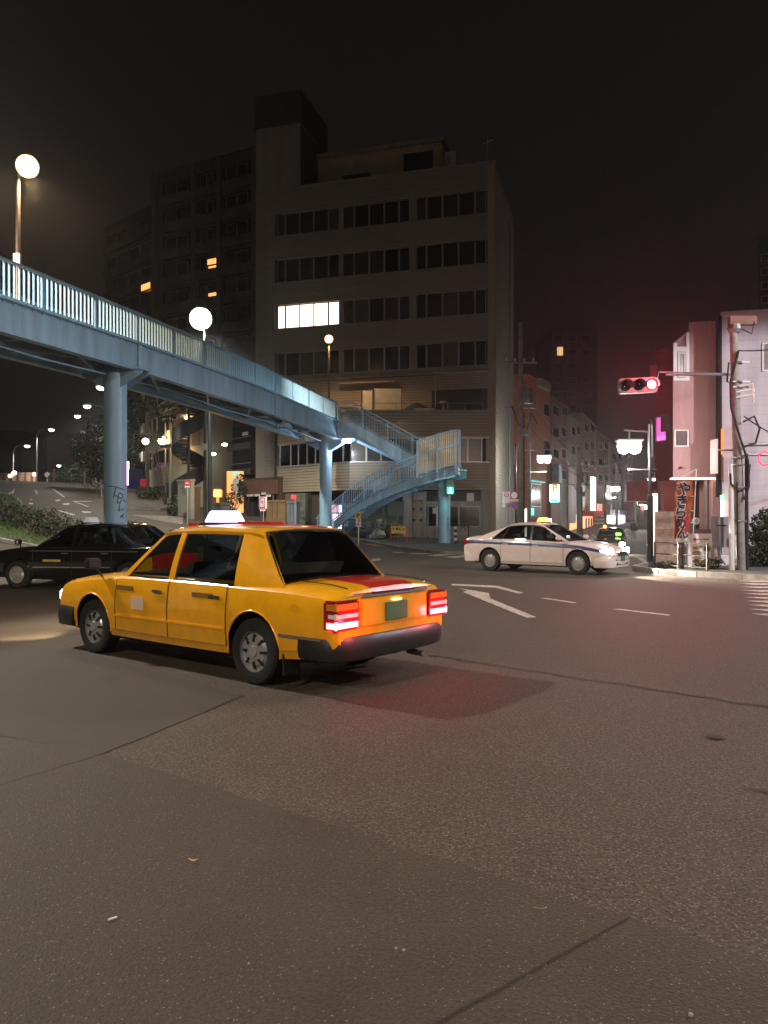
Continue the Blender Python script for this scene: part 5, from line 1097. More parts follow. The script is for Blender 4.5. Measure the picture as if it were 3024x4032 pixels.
# P parking box sign with green lower part
pc_ = P(2185, 1940, 50); l = thing('parking_sign', 'tall white lit parking sign with a yellow P and a green glowing foot', 'parking sign', tuple(P(2185, 1975, 50)))
def zq(py): return (P(2185, py, 50).z - P(2185, 1975, 50).z)
m = MB(); m.box(-.31, .29, -.02, .2, zq(1975), zq(1908)); m.build('light_box', emit('lit_box_white', (1, 1, .97), 2.3), l); m = MB(); m.box(-.27, .23, -.03, .1, zq(1978), zq(1962)); m.build('green_band', emit('teal_band', (.1, 1, .85), 3), l)
m = MB(); m.box(.3, .34, -.05, .25, zq(1900), zq(1830)); m.build('side_fin', MATS['bluegrey_panel'], l); m = MB(); m.box(-.05, .0, .2, 1.6, zq(1930), zq(1925)); m.build('bracket', M_black, l)
text('P', .66, emit('p_yellow', (.75, .36, .0), .45, False), l, (-.03, -.03, zq(1923)), bold=.03); lamp('sign_glow', 'POINT', (0, -.4, -.15), 45, (.2, 1, .85), l, .2)
l = thing('lit_sign_strip', 'slim lit vertical strip sign with yellow marks and a teal lamp at its foot', 'sign', tuple(P(2081, 1975, 46)))
m = MB(); m.box(-.04, .04, 0, .08, .35, 1.0); m.build('strip', emit('strip_yellow', (1, .7, .25), 1.2), l); m = MB(); m.lathe([(0, -.12), (.07, -.1), (.1, 0), (.1, .2), (.05, .3), (0, .32)], 10); m.build('teal_lamp', emit('teal_lamp', (.25, 1, .9), 12), l)
l = thing('lit_box', 'plain white glowing box sign standing beside the office side wall', 'lit box sign', (P(2064, 2060, 44).x, 44, .1)); m = MB(); m.box(-.18, .18, 0, .3, .0, P(2064, 2003, 44).z - .1); m.build('lit_face', emit('cream_lit', (1, .96, .85), 1.9), l)
l = thing('lit_box', 'small white glowing box sign low beside the parking sign pole', 'lit box sign', (P(2166, 2060, 50).x, 50, -.1)); m = MB(); m.box(-.1, .1, 0, .2, .0, P(2166, 2041, 50).z + .1); m.build('lit_face', emit('pinkish_lit', (1, .88, .92), 2.2), l)
# left signs: triangle + round, no entry, no pedestrian board
l, h, zb = sign_pole(929, 44, 1862, 'pole with an inverted white triangle above a round sign seen from behind', base=.95)
Z = lambda py: zl(l, py, 44, zb)
m = MB(); m.extr([(-.23, -.05, Z(1857)), (.23, -.05, Z(1857)), (0, -.05, Z(1883))], (0, .02, 0)); m.build('triangle_plate', mat('pale_teal', (.4, .65, .6), .4, .2), l); m = MB(); m.lathe([(.185, 0), (.185, -.02), (0, -.02)], 24, (0, -.03, Z(1895)), 'y'); m.build('round_plate', M_steel, l); m = MB(); m.lathe([(.16, 0), (.16, -.02), (0, -.02)], 24, (0, -.03, Z(1924)), 'y'); m.build('round_plate', M_steel, l)
l, h, zb = sign_pole(738, 44, 1900, 'no entry sign on a pale post before the boundary wall', base=1.0); Z = lambda py: zl(l, py, 44, zb)
m = MB(); m.lathe([(.165, 0), (.165, -.02), (0, -.02)], 24, (0, -.03, Z(1903)), 'y'); m.build('red_disc', M_red, l); m = MB(); m.box(-.11, .11, -.056, -.05, Z(1903) - .03, Z(1903) + .03); m.build('white_bar', M_signwhite, l); m = MB(); m.box(-.14, .14, -.05, -.03, Z(1919), Z(1914)); m.build('plate', M_signwhite, l)
l, h, zb = sign_pole(1037, 42.5, 1960, 'red framed white board sign on a post left of the plywood hoarding', base=.5); Z = lambda py: zl(l, py, 42.5, zb)
m = MB(); m.box(-.23, .2, -.04, .04, Z(2003), Z(1956)); m.build('board', M_signwhite, l); m = MB(); m.box(-.21, .1, -.052, -.04, Z(2002), Z(1958)); m.build('red_frame', M_red, l); m = MB(); m.box(-.16, .06, -.058, -.052, Z(1996), Z(1963)); m.build('white_field', mat('pale_blue_field', (.5, .55, .62), .5), l); m = MB(); m.bar((-.15, -.064, Z(1964)), (.05, -.064, Z(1995)), .02, .008, up=(0, 1, 0)); m.build('slash', M_red, l)
text('歩', .17, M_bluesign, l, (-.05, -.062, Z(1979)), bold=.004); m = MB(); m.box(-.18, .12, -.04, .0, Z(2012), Z(2005)); m.build('plate', M_signwhite, l); m = MB(); m.box(-.1, .05, -.046, -.04, Z(2009.5), Z(2007.5)); m.build('plate_print', M_red, l)
l, h, zb = sign_pole(1162, 43.5, 1955, 'thin steel pole with a small red lit lamp in front of the faded shop sign', base=.5); Z = lambda py: zl(l, py, 43.5, zb)
m = MB(); m.box(-.22, .06, -.05, .02, Z(1966), Z(1948)); m.build('red_lamp_box', emit('red_soft', (1, .08, .06), .7), l)
# small P arrow sign
l, h, zb = sign_pole(1411, 38, 2014, 'small parking direction sign with a yellow P panel on a low post', base=.1); Z = lambda py: zl(l, py, 38, zb)
m = MB(); m.box(-.13, .13, -.03, .0, Z(2074), Z(2044)); m.build('white_panel', M_signwhite, l); m = MB(); m.box(-.13, .13, -.03, .0, Z(2044), Z(2016)); m.build('yellow_panel', M_yel, l)
text('P', .32, M_ink, l, (-.01, -.035, Z(2031)), bold=.01); text('→', .26, M_red, l, (0, -.035, Z(2049)), bold=.008); text('右折', .13, M_bluesign, l, (0, -.035, Z(2066)), bold=.004); text('入口', .085, mat('sign_green', (.02, .35, .15), .5), l, (-.02, -.035, Z(2057)))
# overhead road sign (seen from behind) on the hill
p0, p1 = P(258, 1790, 74), P(364, 1704, 74); l = thing('overhead_road_sign', 'large grey road sign board seen from behind over the hill road', 'road sign', (P(372, 0, 74).x, 74, H(P(372, 0, 74).x, 74)))
m = MB(); m.box(p0.x, p1.x, 74, 74.08, p0.z, p1.z); m.build('board', mat('sign_back', (.32, .35, .31), .5, .4), l, world=True); m = MB()
for t in (0, .33, .55, 1): z = p0.z + (p1.z - p0.z) * t; m.box(p0.x, p1.x, 73.9, 73.99, z - .04, z + .04)
m.box(p0.x, p0.x + .08, 73.9, 73.99, p0.z, p1.z); m.build('stiffener', M_alu, l, world=True); m = MB(); q = P(372, 0, 74); m.tube([(q.x, 74.2, 3), (q.x, 74.2, p1.z + .2), (p0.x, 74.2, p1.z - .3)], .12, 8); m.build('gantry', M_steel, l, world=True)
# ================================================================ KERBSIDE, RIGHT CORNER
def metal_fence(a, b, npost, h, mt, label, name='pedestrian_barrier', bars=3, infill=None):
    a, b = Vector(a), Vector(b); l = thing(name, label, 'barrier', tuple(a)); d = b - a
    for i in range(npost): m = MB(); p = d * i / (npost - 1); m.tube([p, p + Vector((0, 0, h))], .035, 8); m.build('post', mt, l)
    for k in range(bars): z = h * (1 - .42 * k) - .03; m = MB(); m.tube([Vector((0, 0, z)), d + Vector((0, 0, z))], .022, 6); m.build('rail', mt, l)
    if infill: infill(l, d, h)
    return l
M_fenceb = mat('barrier_brown', (.05, .042, .035), .5, .3)
ga, gb_ = G(2588, 2252), G(2680, 2262); gc = G(2788, 2270)
metal_fence((ga.x, ga.y + .2, .13), (gb_.x, gb_.y + .15, .13), 2, .78, M_fenceb, 'dark brown pipe barrier in front of the plain upright board')
metal_fence((gb_.x + .12, gb_.y + .15, .13), (gc.x, gc.y + .05, .13), 2, .78, M_fenceb, 'dark brown pipe barrier in front of the menu board')
# upright board, banner, A-board
p = P(2622, 2218, 25.2); l = thing('notice_board', 'tall plain buff board standing behind the left pipe barrier', 'board', (p.x, p.y, .13)); w_ = .36
m = MB(); m.box(-w_, w_, -.03, .03, .02, P(0, 2014, 25.2).z - .13); m.build('board', mat('buff_board', (.46, .34, .24), .7, var=.35, scale=4), l)
for z in (.6, 1.1): m = MB(); m.box(-w_, w_, -.035, -.03, z, z + .012); m.build('joint', M_curtd, l)
for k in range(7): m = MB(); xx = -.25 + rnd() * .4; zz = .3 + k * .22; m.tube([(xx, -.034, zz), (xx + .06, -.034, zz + .05), (xx + .1, -.034, zz - .02)], .006, 4); m.build('scrawl', M_curtd, l)
# nobori banner
bt, bb = P(2702, 1893, 23.6), P(2668, 2128, 23.6); l = thing('banner', 'orange and red vertical banner with big outlined black characters', 'banner', (P(2745, 0, 23.6).x, 23.6, .13))
M_org = mat('banner_orange', (.42, .13, .04), .8, var=.15); M_redb = mat('banner_red', (.45, .025, .02), .8, var=.12); rows_ = []
NR = 22
for i in range(NR + 1):
    t = i / NR; yl = 1893 + t * 262; xl = 2665 - 17 * t - 4 * sin(t * 5); xr = 2727 - 15 * t + 3 * sin(t * 6); Yd = 23.6
    rows_.append([P(xl + (xr - xl) * k / 6, yl, Yd) + Vector((0, .03 * sin(k * 1.5 + t * 7), 0)) for k in range(7)])
m = MB(); m.grid(rows_, m=lambda i, j: 0 if i < 12 else (1 if i < NR - 3 else 2)); m.build('cloth', [M_org, M_redb, M_signwhite], l, world=True, fix=False, smooth=2.5)
for s_, px, py, sz in (('や', 2694, 1928, .44), ('き', 2684, 1975, .40), ('ら', 2680, 2020, .42), ('め', 2681, 2062, .36), ('ん', 2689, 2100, .38)):
    q = P(px, py, 23.52) - l.location
    text(s_, sz, M_signwhite, l, (q.x, q.y + .005, q.z), (pi / 2, R(3), 0), bold=.032); text(s_, sz, mat('banner_ink', (.04, .015, .015), .7), l, (q.x, q.y - .012, q.z), (pi / 2, R(3), 0), bold=.012)
q = P(2662, 2140, 23.5) - l.location; m = MB(); m.extr([q + Vector(v) for v in ((-.08, 0, 0), (.2, 0, .03), (.28, 0, -.02), (.2, 0, -.04), (-.05, 0, -.04))], (0, .01, 0)); m.build('banner_logo', M_bluesign, l)
m = MB(); m.tube([(-.18, 0, 0), (-.1, 0, 1.4), (-.02, 0, 2.98)], .014, 6); q0 = P(2655, 1892, 23.6) - l.location; m.tube([q0, (-.02, 0, 2.98)], .012, 6); m.build('banner_pole', M_signwhite, l)
for yy in (1954, 2011, 2058): q = P(2722, yy, 23.55) - l.location; m = MB(); m.box(q.x - .02, q.x + .08, -.06, -.04, q.z - .012, q.z + .012); m.build('banner_loop', M_signwhite, l)
ab = P(2770, 2262, 22.6); l = thing('menu_board', 'white framed standing menu board with a red arrow and food pictures', 'menu board', (ab.x, ab.y, .13)); hz = 1.02
m = MB(); m.extr([(-.52, -.14, .02), (.34, -.14, .02), (.42, .06, hz), (-.4, .06, hz)], (0, .03, 0)); fr_ = m.build('front_panel', M_signwhite, l)
m = MB(); m.extr([(.36, -.12, 0), (.62, .35, 0), (.44, .1, hz)], (.02, 0, 0)); m.extr([(-.5, -.1, 0), (-.42, .4, 0), (-.4, .1, hz)], (.02, 0, 0)); m.build('side_leg', M_alu, l)
def ab_(x, z): return (x + (-.05 + .13 * z / hz) * 1, -.15 + .2 * z / hz, z)
an_ = R(90 - 0) - atan2(.2, hz)
def abox(x0, x1, z0, z1, nm, mt): m = MB(); m.extr([ab_(x0, z0), ab_(x1, z0), ab_(x1, z1), ab_(x0, z1)], (0, -.008, .0)); m.build(nm, mt, l)
abox(-.32, -.12, .84, .87, 'arrow_shaft', M_red); m = MB(); m.extr([ab_(-.38, .855), ab_(-.28, .91), ab_(-.28, .8)], (0, -.009, 0)); m.build('arrow_head', M_red, l); abox(-.08, .12, .835, .875, 'caption', mat('green_print', (.15, .25, .1), .6)); abox(.2, .29, .82, .9, 'corner_mark', M_redb)
fd = [mat('food_%d' % i, c, .6) for i, c in enumerate(((.5, .1, .06), (.45, .3, .08), (.2, .08, .04), (.35, .3, .25)))]
for x0, z0, w2, h2_, k in ((-.36, .56, .16, .08, 0), (-.18, .62, .12, .05, 1), (-.03, .48, .2, .2, 2), (-.38, .38, .3, .14, 3), (-.35, .16, .2, .12, 2), (-.1, .16, .2, .1, 2), (-.4, .3, .5, .02, 1), (.18, .2, .1, .5, 3)):
    m = MB(); m.extr([ab_(x0 + w2 / 2 + w2 / 2 * cos(a), z0 + h2_ / 2 + h2_ / 2 * sin(a)) for a in [2 * pi * i / 12 for i in range(12)]], (0, -.012, 0)); m.build('food_picture', fd[k], l)
bx = P(2842, 2170, 22.6); m = MB(); m.box(-.27, .2, -.12, .12, 0, .9); o = m.build('switch_cabinet', mat('cabinet_grey', (.3, .29, .33), .5, .2), loc=(bx.x, bx.y, P(2842, 2155, 22.6).z)); tag(o, 'grey switch cabinet fixed beside the white pole', 'cabinet'); m = MB(); m.box(-.2, .1, -.122, -.12, .62, .66); m.build('cabinet_label', M_ink, o); m = MB(); m.tube([(-.05, 0, 0), (-.05, 0, -.3), (.1, 0, -.5)], .03, 6); m.build('conduit', M_alu, o)
yy_ = P(2925, 2145, 22.3); m = MB(); m.box(-.1, .1, -.02, .02, 0, .42); o = m.build('warning_plate', M_yel, loc=tuple(P(2926, 2145, 22.2))); tag(o, 'bright yellow plate fixed to the far side of the concrete pole', 'plate')
tag(MB().box(-.32, .32, -.2, .2, 0, .32).build('white_crate', M_signwhite, loc=(P(2845, 2220, 24).x, 24, .13)), 'low white box on the pavement behind the menu board', 'box')
# pole mounted side sign on the right pole
m = MB(); q = P(2815, 1800, 22.0); m.box(-.05, .0, -.2, .2, -.48, .5); o = m.build('side_mounted_sign', M_signwhite, loc=tuple(q)); tag(o, 'edge-on white sign plate reaching out from the concrete pole', 'sign'); m = MB(); m.tube([(0, 0, .2), (.55, 0, .2)], .03, 6); m.build('bracket', M_steel, o)
# kerb of landing side: yellow-black bollard and barrier with bird shape
bp_ = P(1793, 2140, 41.0); zb0 = H(bp_.x, bp_.y) + .13
l = metal_fence((P(1797, 0, 40.6).x, 40.6, zb0), (P(1845, 0, 40.2).x, 40.2, zb0), 2, .98, M_fenceb, 'short grey pedestrian barrier with a leaf shaped emblem right of the blue column', bars=1)
m = MB(); cx_ = .33
m.tube([(cx_ + .14 * cos(a), -.14, .62 + .26 * sin(a)) for a in [pi * i / 8 for i in range(9)]], .018, 6); m.tube([(.02, -.1, .38), (cx_ - .12, -.14, .42), (cx_, -.14, .18), (cx_ + .12, -.14, .42), (.62, -.3, .38)], .016, 6); m.tube([(0, 0, .08), (.64, -.4, .08)], .02, 6); m.build('emblem', M_fenceb, l)
l = thing('striped_bollard', 'black and pale striped marker post at the foot of the right blue column', 'bollard', (bp_.x - .05, 40.4, zb0))
for k in range(6): m = MB(); m.box(-.07, .07, -.04, .04, k * .15, k * .15 + .15); m.build('stripe_band', M_signwhite if k % 2 else M_ink, l)
# yellow no-parking barrier
p = P(1570, 2144, 40.5); zz = H(p.x, p.y) + .13; l = thing('no_parking_barrier', 'orange trestle barrier with a yellow no parking sheet', 'barrier', (p.x, p.y, zz)); M_or = mat('trestle_orange', (.4, .12, .03), .6, var=.3, scale=8)
for s in (-1, 1):
    for d_ in (-.22, .22): m = MB(); m.bar((s * .42, d_, 0), (s * .4, 0, .88), .04, .04); m.build('leg', M_or, l)
for z in (.86, .3): m = MB(); m.bar((-.44, 0, z), (.44, 0, z), .04, .04); m.build('crossbar', M_or, l)
m = MB(); m.box(-.38, .36, -.05, -.035, .48, .84); m.build('sheet', M_yel, l); text('駐車禁止', .17, M_ink, l, (0, -.055, .7), bold=.006); m = MB(); m.box(-.25, .25, -.056, -.05, .53, .55); m.build('fine_print', M_ink, l)
# green pipe cage under stairs, with rubbish and plants
M_gp = mat('green_pipe', (.04, .12, .08), .5, .2, var=.2); cg = P(1500, 2140, 43.2); cz_ = H(cg.x, cg.y) + .13; l = thing('pipe_cage', 'dark green pipe frame cage standing under the footbridge stairs', 'cage', (cg.x, cg.y, cz_))
X_ = lambda px: P(px, 0, 43.2).x - cg.x; Zc = lambda py: P(0, py, 43.2).z - cz_
for px, y0 in ((1350, 1978), (1477, 1978), (1511, 1978), (1567, 2032)): m = MB(); m.box(X_(px) - .06, X_(px) + .06, -.06, .06, 0, Zc(y0)); m.build('post', M_gp, l)
for a, b, y in ((1340, 1592, 1981), (1400, 1512, 1990), (1511, 1567, 2054), (1350, 1477, 2050)): m = MB(); m.box(X_(a), X_(b), -.04, .04, Zc(y), Zc(y) + .09); m.build('rail', M_gp, l)
m = MB(); m.box(X_(1525), X_(1590), .1, .13, Zc(2032), Zc(1982)); m.build('mesh_panel', mat('green_sheet', (.1, .13, .1), .8), l)
def lump(name, px, py, Y, r, mt, label, sq=.7, seed=0, grp=None):
    rr = random.Random(seed); bm = bmesh.new(); bmesh.ops.create_icosphere(bm, subdivisions=3, radius=r); ph = [rr.random() * 6 for _ in range(6)]
    for v in bm.verts:
        d = v.co.normalized(); k = 1 + .16 * sin(d.x * 7 + ph[0]) * sin(d.y * 6 + ph[1]) + .1 * sin(d.z * 11 + ph[2] + d.x * 5); v.co *= k; v.co.z = max(-r * sq * .7, v.co.z * sq)
    me = bpy.data.meshes.new(name); bm.to_mesh(me); bm.free(); me.materials.append(mt); p = P(px, py, Y); zg = H(p.x, p.y) + .13
    o = inst(me, name, None, (p.x, p.y, max(p.z, zg + r * sq * .7))); tag(o, label, 'bag', grp); return o
M_bag = mat('plastic_bag_white', (.4, .42, .38), .35, var=.2); M_bagb = mat('plastic_bag_blue', (.05, .07, .16), .3, var=.2); M_bagg = mat('plastic_bag_grey', (.2, .22, .2), .4, var=.2)
lump('rubbish_bag', 1489, 2115, 42.6, .42, M_bag, 'white rubbish bag on the ground in front of the green pipe cage', seed=1); lump('rubbish_bag', 1455, 2112, 42.7, .34, M_bagb, 'dark blue rubbish bag left of the white one', seed=2); lump('rubbish_bag', 1463, 2125, 42.3, .24, M_bag, 'small pale bag squeezed beside the dark blue bag', seed=3)
lump('rubbish_bag', 1440, 2066, 43.6, .5, M_bagg, 'greyish bag heaped up high behind the cage post', seed=4); lump('rubbish_bag', 1500, 2058, 43.6, .34, M_bag, 'pale bag on top of the heap inside the cage', seed=5); lump('rubbish_bag', 1553, 2072, 43.6, .36, M_bagg, 'grey bag at the right end of the heap in the cage', seed=6); lump('rubbish_bag', 1530, 2105, 43.7, .5, mat('sack_brown', (.1, .06, .04), .8), 'brown sack low in the heap behind the barrier', seed=7)
# person far down the side street
pp = P(2494, 2085, 62); zf = H(pp.x, pp.y) + .02
def person(loc, scale=1.):
    r = thing('person', 'distant pedestrian in a dark top and pale trousers walking down the side street', 'person', loc); r.scale = (scale,) * 3
    V = [(0, 0, .95), (0, .0, 1.2), (0, 0, 1.42), (0, 0, 1.52), (0, -.01, 1.66), (.17, 0, 1.42), (.22, .03, 1.15), (.2, -.08, .9), (-.17, 0, 1.42), (-.22, -.03, 1.15), (-.2, .06, .9), (.1, 0, .9), (.11, -.06, .5), (.11, .05, .08), (-.1, 0, .9), (-.1, .08, .5), (-.1, .02, .08), (.11, -.09, .04), (-.1, -.12, .04)]
    E = [(0, 1), (1, 2), (2, 3), (3, 4), (2, 5), (5, 6), (6, 7), (2, 8), (8, 9), (9, 10), (0, 11), (11, 12), (12, 13), (0, 14), (14, 15), (15, 16), (13, 17), (16, 18)]
    Rr = [.15, .15, .13, .055, .1, .06, .045, .035, .06, .045, .035, .1, .07, .05, .1, .07, .05, .04, .04]
    me = bpy.data.meshes.new('body'); me.from_pydata(V, E, []); o = bpy.data.objects.new('body', me); COL.objects.link(o)
    sk_ = o.modifiers.new('s', 'SKIN'); sd = o.modifiers.new('u', 'SUBSURF'); sd.levels = 2
    for i, q in enumerate(me.skin_vertices[0].data): q.radius = (Rr[i], Rr[i]); q.use_root = (i == 0)
    bpy.context.view_layer.update(); nm = bpy.data.meshes.new_from_object(o.evaluated_get(bpy.context.evaluated_depsgraph_get())); bpy.data.objects.remove(o); nm.name = 'body'
    for mt in (mat('dark_top', (.03, .03, .035), .8), mat('pale_trousers', (.5, .48, .45), .8), mat('skin', (.45, .28, .2), .6)): nm.materials.append(mt)
    for pl in nm.polygons: z = pl.center.z; pl.material_index = 2 if z > 1.5 or (z < .93 and abs(pl.center.x) > .19) else (0 if z > .92 or z < .07 else 1)
    inst(nm, 'body', r); m = MB(); m.lathe([(0, .14), (.09, .1), (.115, .02), (.11, -.05)], 12, (0, .015, 1.7)); m.build('hair', M_ink, r, smooth=True)
person((pp.x, pp.y, zf), .98)
# ================================================================ VEGETATION
def leaves(name, blobs, n, size, mts, parent=None, up=.3, seed=1, stuff=True):
    rr = random.Random(seed); m = MB(); tot = sum(b[3] ** 2 for b in blobs)
    for cx, cy_, cz__, r, sq in blobs:
        for _ in range(int(n * r * r / tot)):
            while True:
                v = Vector((rr.uniform(-1, 1), rr.uniform(-1, 1), rr.uniform(-1, 1)))
                if .25 < v.length < 1: break
            v = v.normalized() * (v.length ** .5); c = Vector((cx, cy_, cz__)) + Vector((v.x * r, v.y * r, v.z * r * sq)); c += Vector((rr.gauss(0, .08), rr.gauss(0, .08), rr.gauss(0, .08))) * r
            s = size * rr.uniform(.6, 1.4); a = Vector((rr.gauss(0, 1), rr.gauss(0, 1), rr.gauss(0, 1) + up)).normalized(); b = a.orthogonal().normalized(); b.rotate(Matrix.Rotation(rr.random() * 6.3, 3, a)); d = a.cross(b)
            m.quad(c - b * s, c + d * s * .45, c + b * s, c - d * s * .45, rr.choices((0, 1, 2), (5, 4, 2))[0])
    return m.build(name, mts, parent, loc=(0, 0, 0), fix=False, stuff=stuff)
def plant(name, label, cat, px, py, Y, blobs, n, size, seed, stems=4, gz=None):
    p = P(px, py, Y); z = (H(p.x, p.y) if gz is None else gz) + .1; r = thing(name, label, cat, (p.x, p.y, z)); leaves('crown', blobs, n, size, M_foliage, r, seed=seed, stuff=False); m = MB(); rr = random.Random(seed)
    for b in blobs[:stems]: m.tube([(rr.gauss(0, .05), rr.gauss(0, .05), 0), (b[0] * .5, b[1] * .5, b[2] * .5), (b[0], b[1], b[2])], [.04, .03, .015], 5)
    m.build('trunk', M_trunk, r); return r
plant('shrub', 'large dark leafy shrub at the right edge beside the lilac building', 'shrub', 3005, 2200, 23.5, [(0, 0, .5, .5, .9), (.2, 0, 1.0, .5, .8), (-.15, -.1, 1.35, .28, 1), (.35, .1, .7, .5, 1), (-.2, 0, .3, .3, 1), (.1, 0, 1.6, .22, 1), (-.32, 0, 1.0, .16, 1.2)], 2600, .07, 11)
plant('shrub', 'low dry yellowish weeds at the foot of the menu board', 'weeds', 2795, 2255, 22.2, [(0, 0, .12, .22, .8), (.2, 0, .2, .14, 1), (-.3, 0, .08, .2, .5)], 420, .05, 12, gz=.03)
plant('shrub', 'thin weeds growing under the left pipe barrier', 'weeds', 2625, 2250, 22.6, [(0, 0, .1, .25, .4), (-.3, 0, .08, .2, .4), (.35, 0, .1, .2, .4)], 400, .04, 13, gz=.03)
plant('shrub', 'dry grass clump on the verge behind the concrete pole', 'weeds', 2950, 2215, 23.4, [(0, 0, .15, .35, .6), (.4, 0, .2, .3, .6)], 500, .06, 14, gz=.05)
plant('shrub', 'dark rounded shrub just right of the left blue column', 'shrub', 522, 2010, 33, [(0, 0, .5, .45, 1.1), (.2, 0, .3, .4, 1)], 900, .06, 15)
plant('shrub', 'small shrub against the wall of the pale green building', 'shrub', 568, 1985, 56, [(0, 0, .5, .6, .8), (.8, 0, .4, .5, .8)], 700, .09, 16)
plant('shrub', 'dark shrub in front of the spiral stair wall', 'shrub', 690, 2010, 47.5, [(0, 0, .5, .5, 1), (.3, 0, .9, .4, 1), (0, 0, .2, .5, .6)], 700, .08, 17)
plant('tree', 'small orange lit tree before the glowing entrance panel', 'tree', 915, 1975, 48, [(0, 0, 1.2, .5, .8), (.4, 0, 1.9, .5, 1), (-.5, 0, .6, .6, .5), (.6, 0, 1.2, .3, 1), (.5, 0, 2.5, .3, 1)], 900, .1, 18)
plant('tree', 'young tree with sparse reddish leaves against the lit green wall', 'tree', 655, 1960, 53, [(0, 0, 6.3, .7, .9), (-1.5, 0, 7.0, .8, .8), (-2.2, 0, 6.6, .5, .8), (.4, 0, 7.2, .4, 1.3), (-.8, 0, 4.8, .6, .3)], 520, .14, 19, stems=5)
tr1 = [(0, 0, 4.4, 1.2, 1), (-1.2, 0, 3.6, 1.0, 1), (.7, 1, 5.3, .8, 1), (-.6, -1, 2.7, 1.1, 1), (.8, 0, 2.4, 1.1, 1), (.3, 0, 1.5, 1.0, .8)]
plant('tree', 'dark leafy tree over the pavement beside the overhead road sign', 'tree', 384, 1960, 64, tr1, 3000, .13, 21)
plant('tree', 'dark tree behind the first, left of the left blue column', 'tree', 408, 1950, 74, tr1, 2400, .15, 22)
plant('tree', 'dark tree mass filling the gap right of the left blue column', 'tree', 512, 1960, 69, [(0, 0, 7, 1.6, 1.4), (0, 0, 4, 1.6, 1.3), (.3, 0, 9.5, 1.2, 1.2), (0, 0, 1.8, 1.2, 1)], 4200, .16, 23)
plant('tree', 'bushy dark tree at the crest of the hill road', 'tree', 275, 1940, 84, [(0, 0, 1.2, 1, .9), (1.3, 0, 1.8, 1.1, .9), (-1.4, 0, .8, .9, .8)], 1500, .13, 24)
# hedge and grass on the island
rr = random.Random(5); hb2 = []
for i in range(34):
    t = i / 33; x = -24 + t * 14.8; y = (43.5 - t * 14.2) + rr.gauss(0, .5) - .9; hb2.append((x, y, H(x, y) + .38, .75 + rr.random() * .3, .6))
hd_ = leaves('hedge', hb2, 15000, .075, [M_foliage[0], M_foliage[1], mat('leaf_reddish', (.06, .035, .025), .7)], seed=31); tag(hd_, 'low ragged mixed hedge growing on the traffic island behind the black taxi', 'hedge', kind='stuff')
def inside(x, y, pg_):
    c = False; n = len(pg_)
    for i in range(n):
        a, b = pg_[i], pg_[(i + 1) % n]
        if (a[1] > y) != (b[1] > y) and x < (b[0] - a[0]) * (y - a[1]) / (b[1] - a[1]) + a[0]: c = not c
    return c
m = MB(); k = 0
while k < 16000:
    x, y = rr.uniform(-30, -6.5), rr.uniform(22, 50)
    if not inside(x, y, isl): k += .2; continue
    d = min((Vector((x, y)) - Vector(q)).length for q in isl); a = rr.random() * 6.3; hh = rr.uniform(.08, .22); w = .018; z = H(x, y) + .13; l_ = rr.gauss(0, .05)
    m.quad((x - w * cos(a), y - w * sin(a), z), (x + w * cos(a), y + w * sin(a), z), (x + l_ + .004, y + l_, z + hh), (x + l_ - .004, y + l_, z + hh), rr.choice((0, 1))); k += 1
tag(m.build('grass', [mat('grass_green', (.06, .13, .02), .7, var=.3), mat('grass_light', (.1, .17, .03), .7, var=.3)], loc=(0, 0, 0), fix=False), 'bright green grass along the near edge of the traffic island', 'grass', kind='stuff')
# guard rail and posts by the hill road
ga_, gb2 = P(280, 1905, 78), P(400, 1955, 56)
l = thing('guard_fence', 'dark pipe guard fence running up the right side of the hill road', 'fence', (ga_.x, ga_.y, H(ga_.x, ga_.y)))
for i in range(9): q = ga_.lerp(gb2, i / 8); z = H(q.x, q.y); m = MB(); m.tube([(q.x, q.y, z), (q.x, q.y, z + .9)], .05, 6); m.build('post', M_steel, l, world=True)
for dz_ in (.85, .45): m = MB(); m.tube([(lambda q: (q.x, q.y, H(q.x, q.y) + dz_))(ga_.lerp(gb2, i / 8)) for i in range(9)], .04, 6); m.build('rail', M_steel, l, world=True)
for px, py, lbl in ((332, 1935, 'white marker post behind the guard fence of the hill road'), (186, 1920, 'pale sign post standing on the crest of the hill road')): 
    q = P(px, py, 66 if px > 300 else 84); m = MB(); m.tube([(0, 0, 0), (0, 0, 1.3 if px > 300 else 1.6)], .1 if px > 300 else .06, 8); 
    if px < 300: m.box(-.25, .25, -.05, .05, 1.1, 1.5)
    tag(m.build('marker_post', M_signwhite, loc=(q.x, q.y, H(q.x, q.y))), lbl, 'post')
for px, c_, lb in ((197, (.35, .05, .04), 'red traffic cone like post at the hill crest'), (213, (.35, .06, .05), 'taller red post beside the guard fence at the hill crest')):
    q = P(px, 1920, 84); m = MB(); m.lathe([(.25, 0), (.25, .05), (.18, .06), (.06, .9 if px < 200 else 1.9), (0, .92 if px < 200 else 1.92)], 10); tag(m.build('marker_post', mat('cone_red', c_, .6), loc=(q.x, q.y, H(q.x, q.y))), lb, 'post')

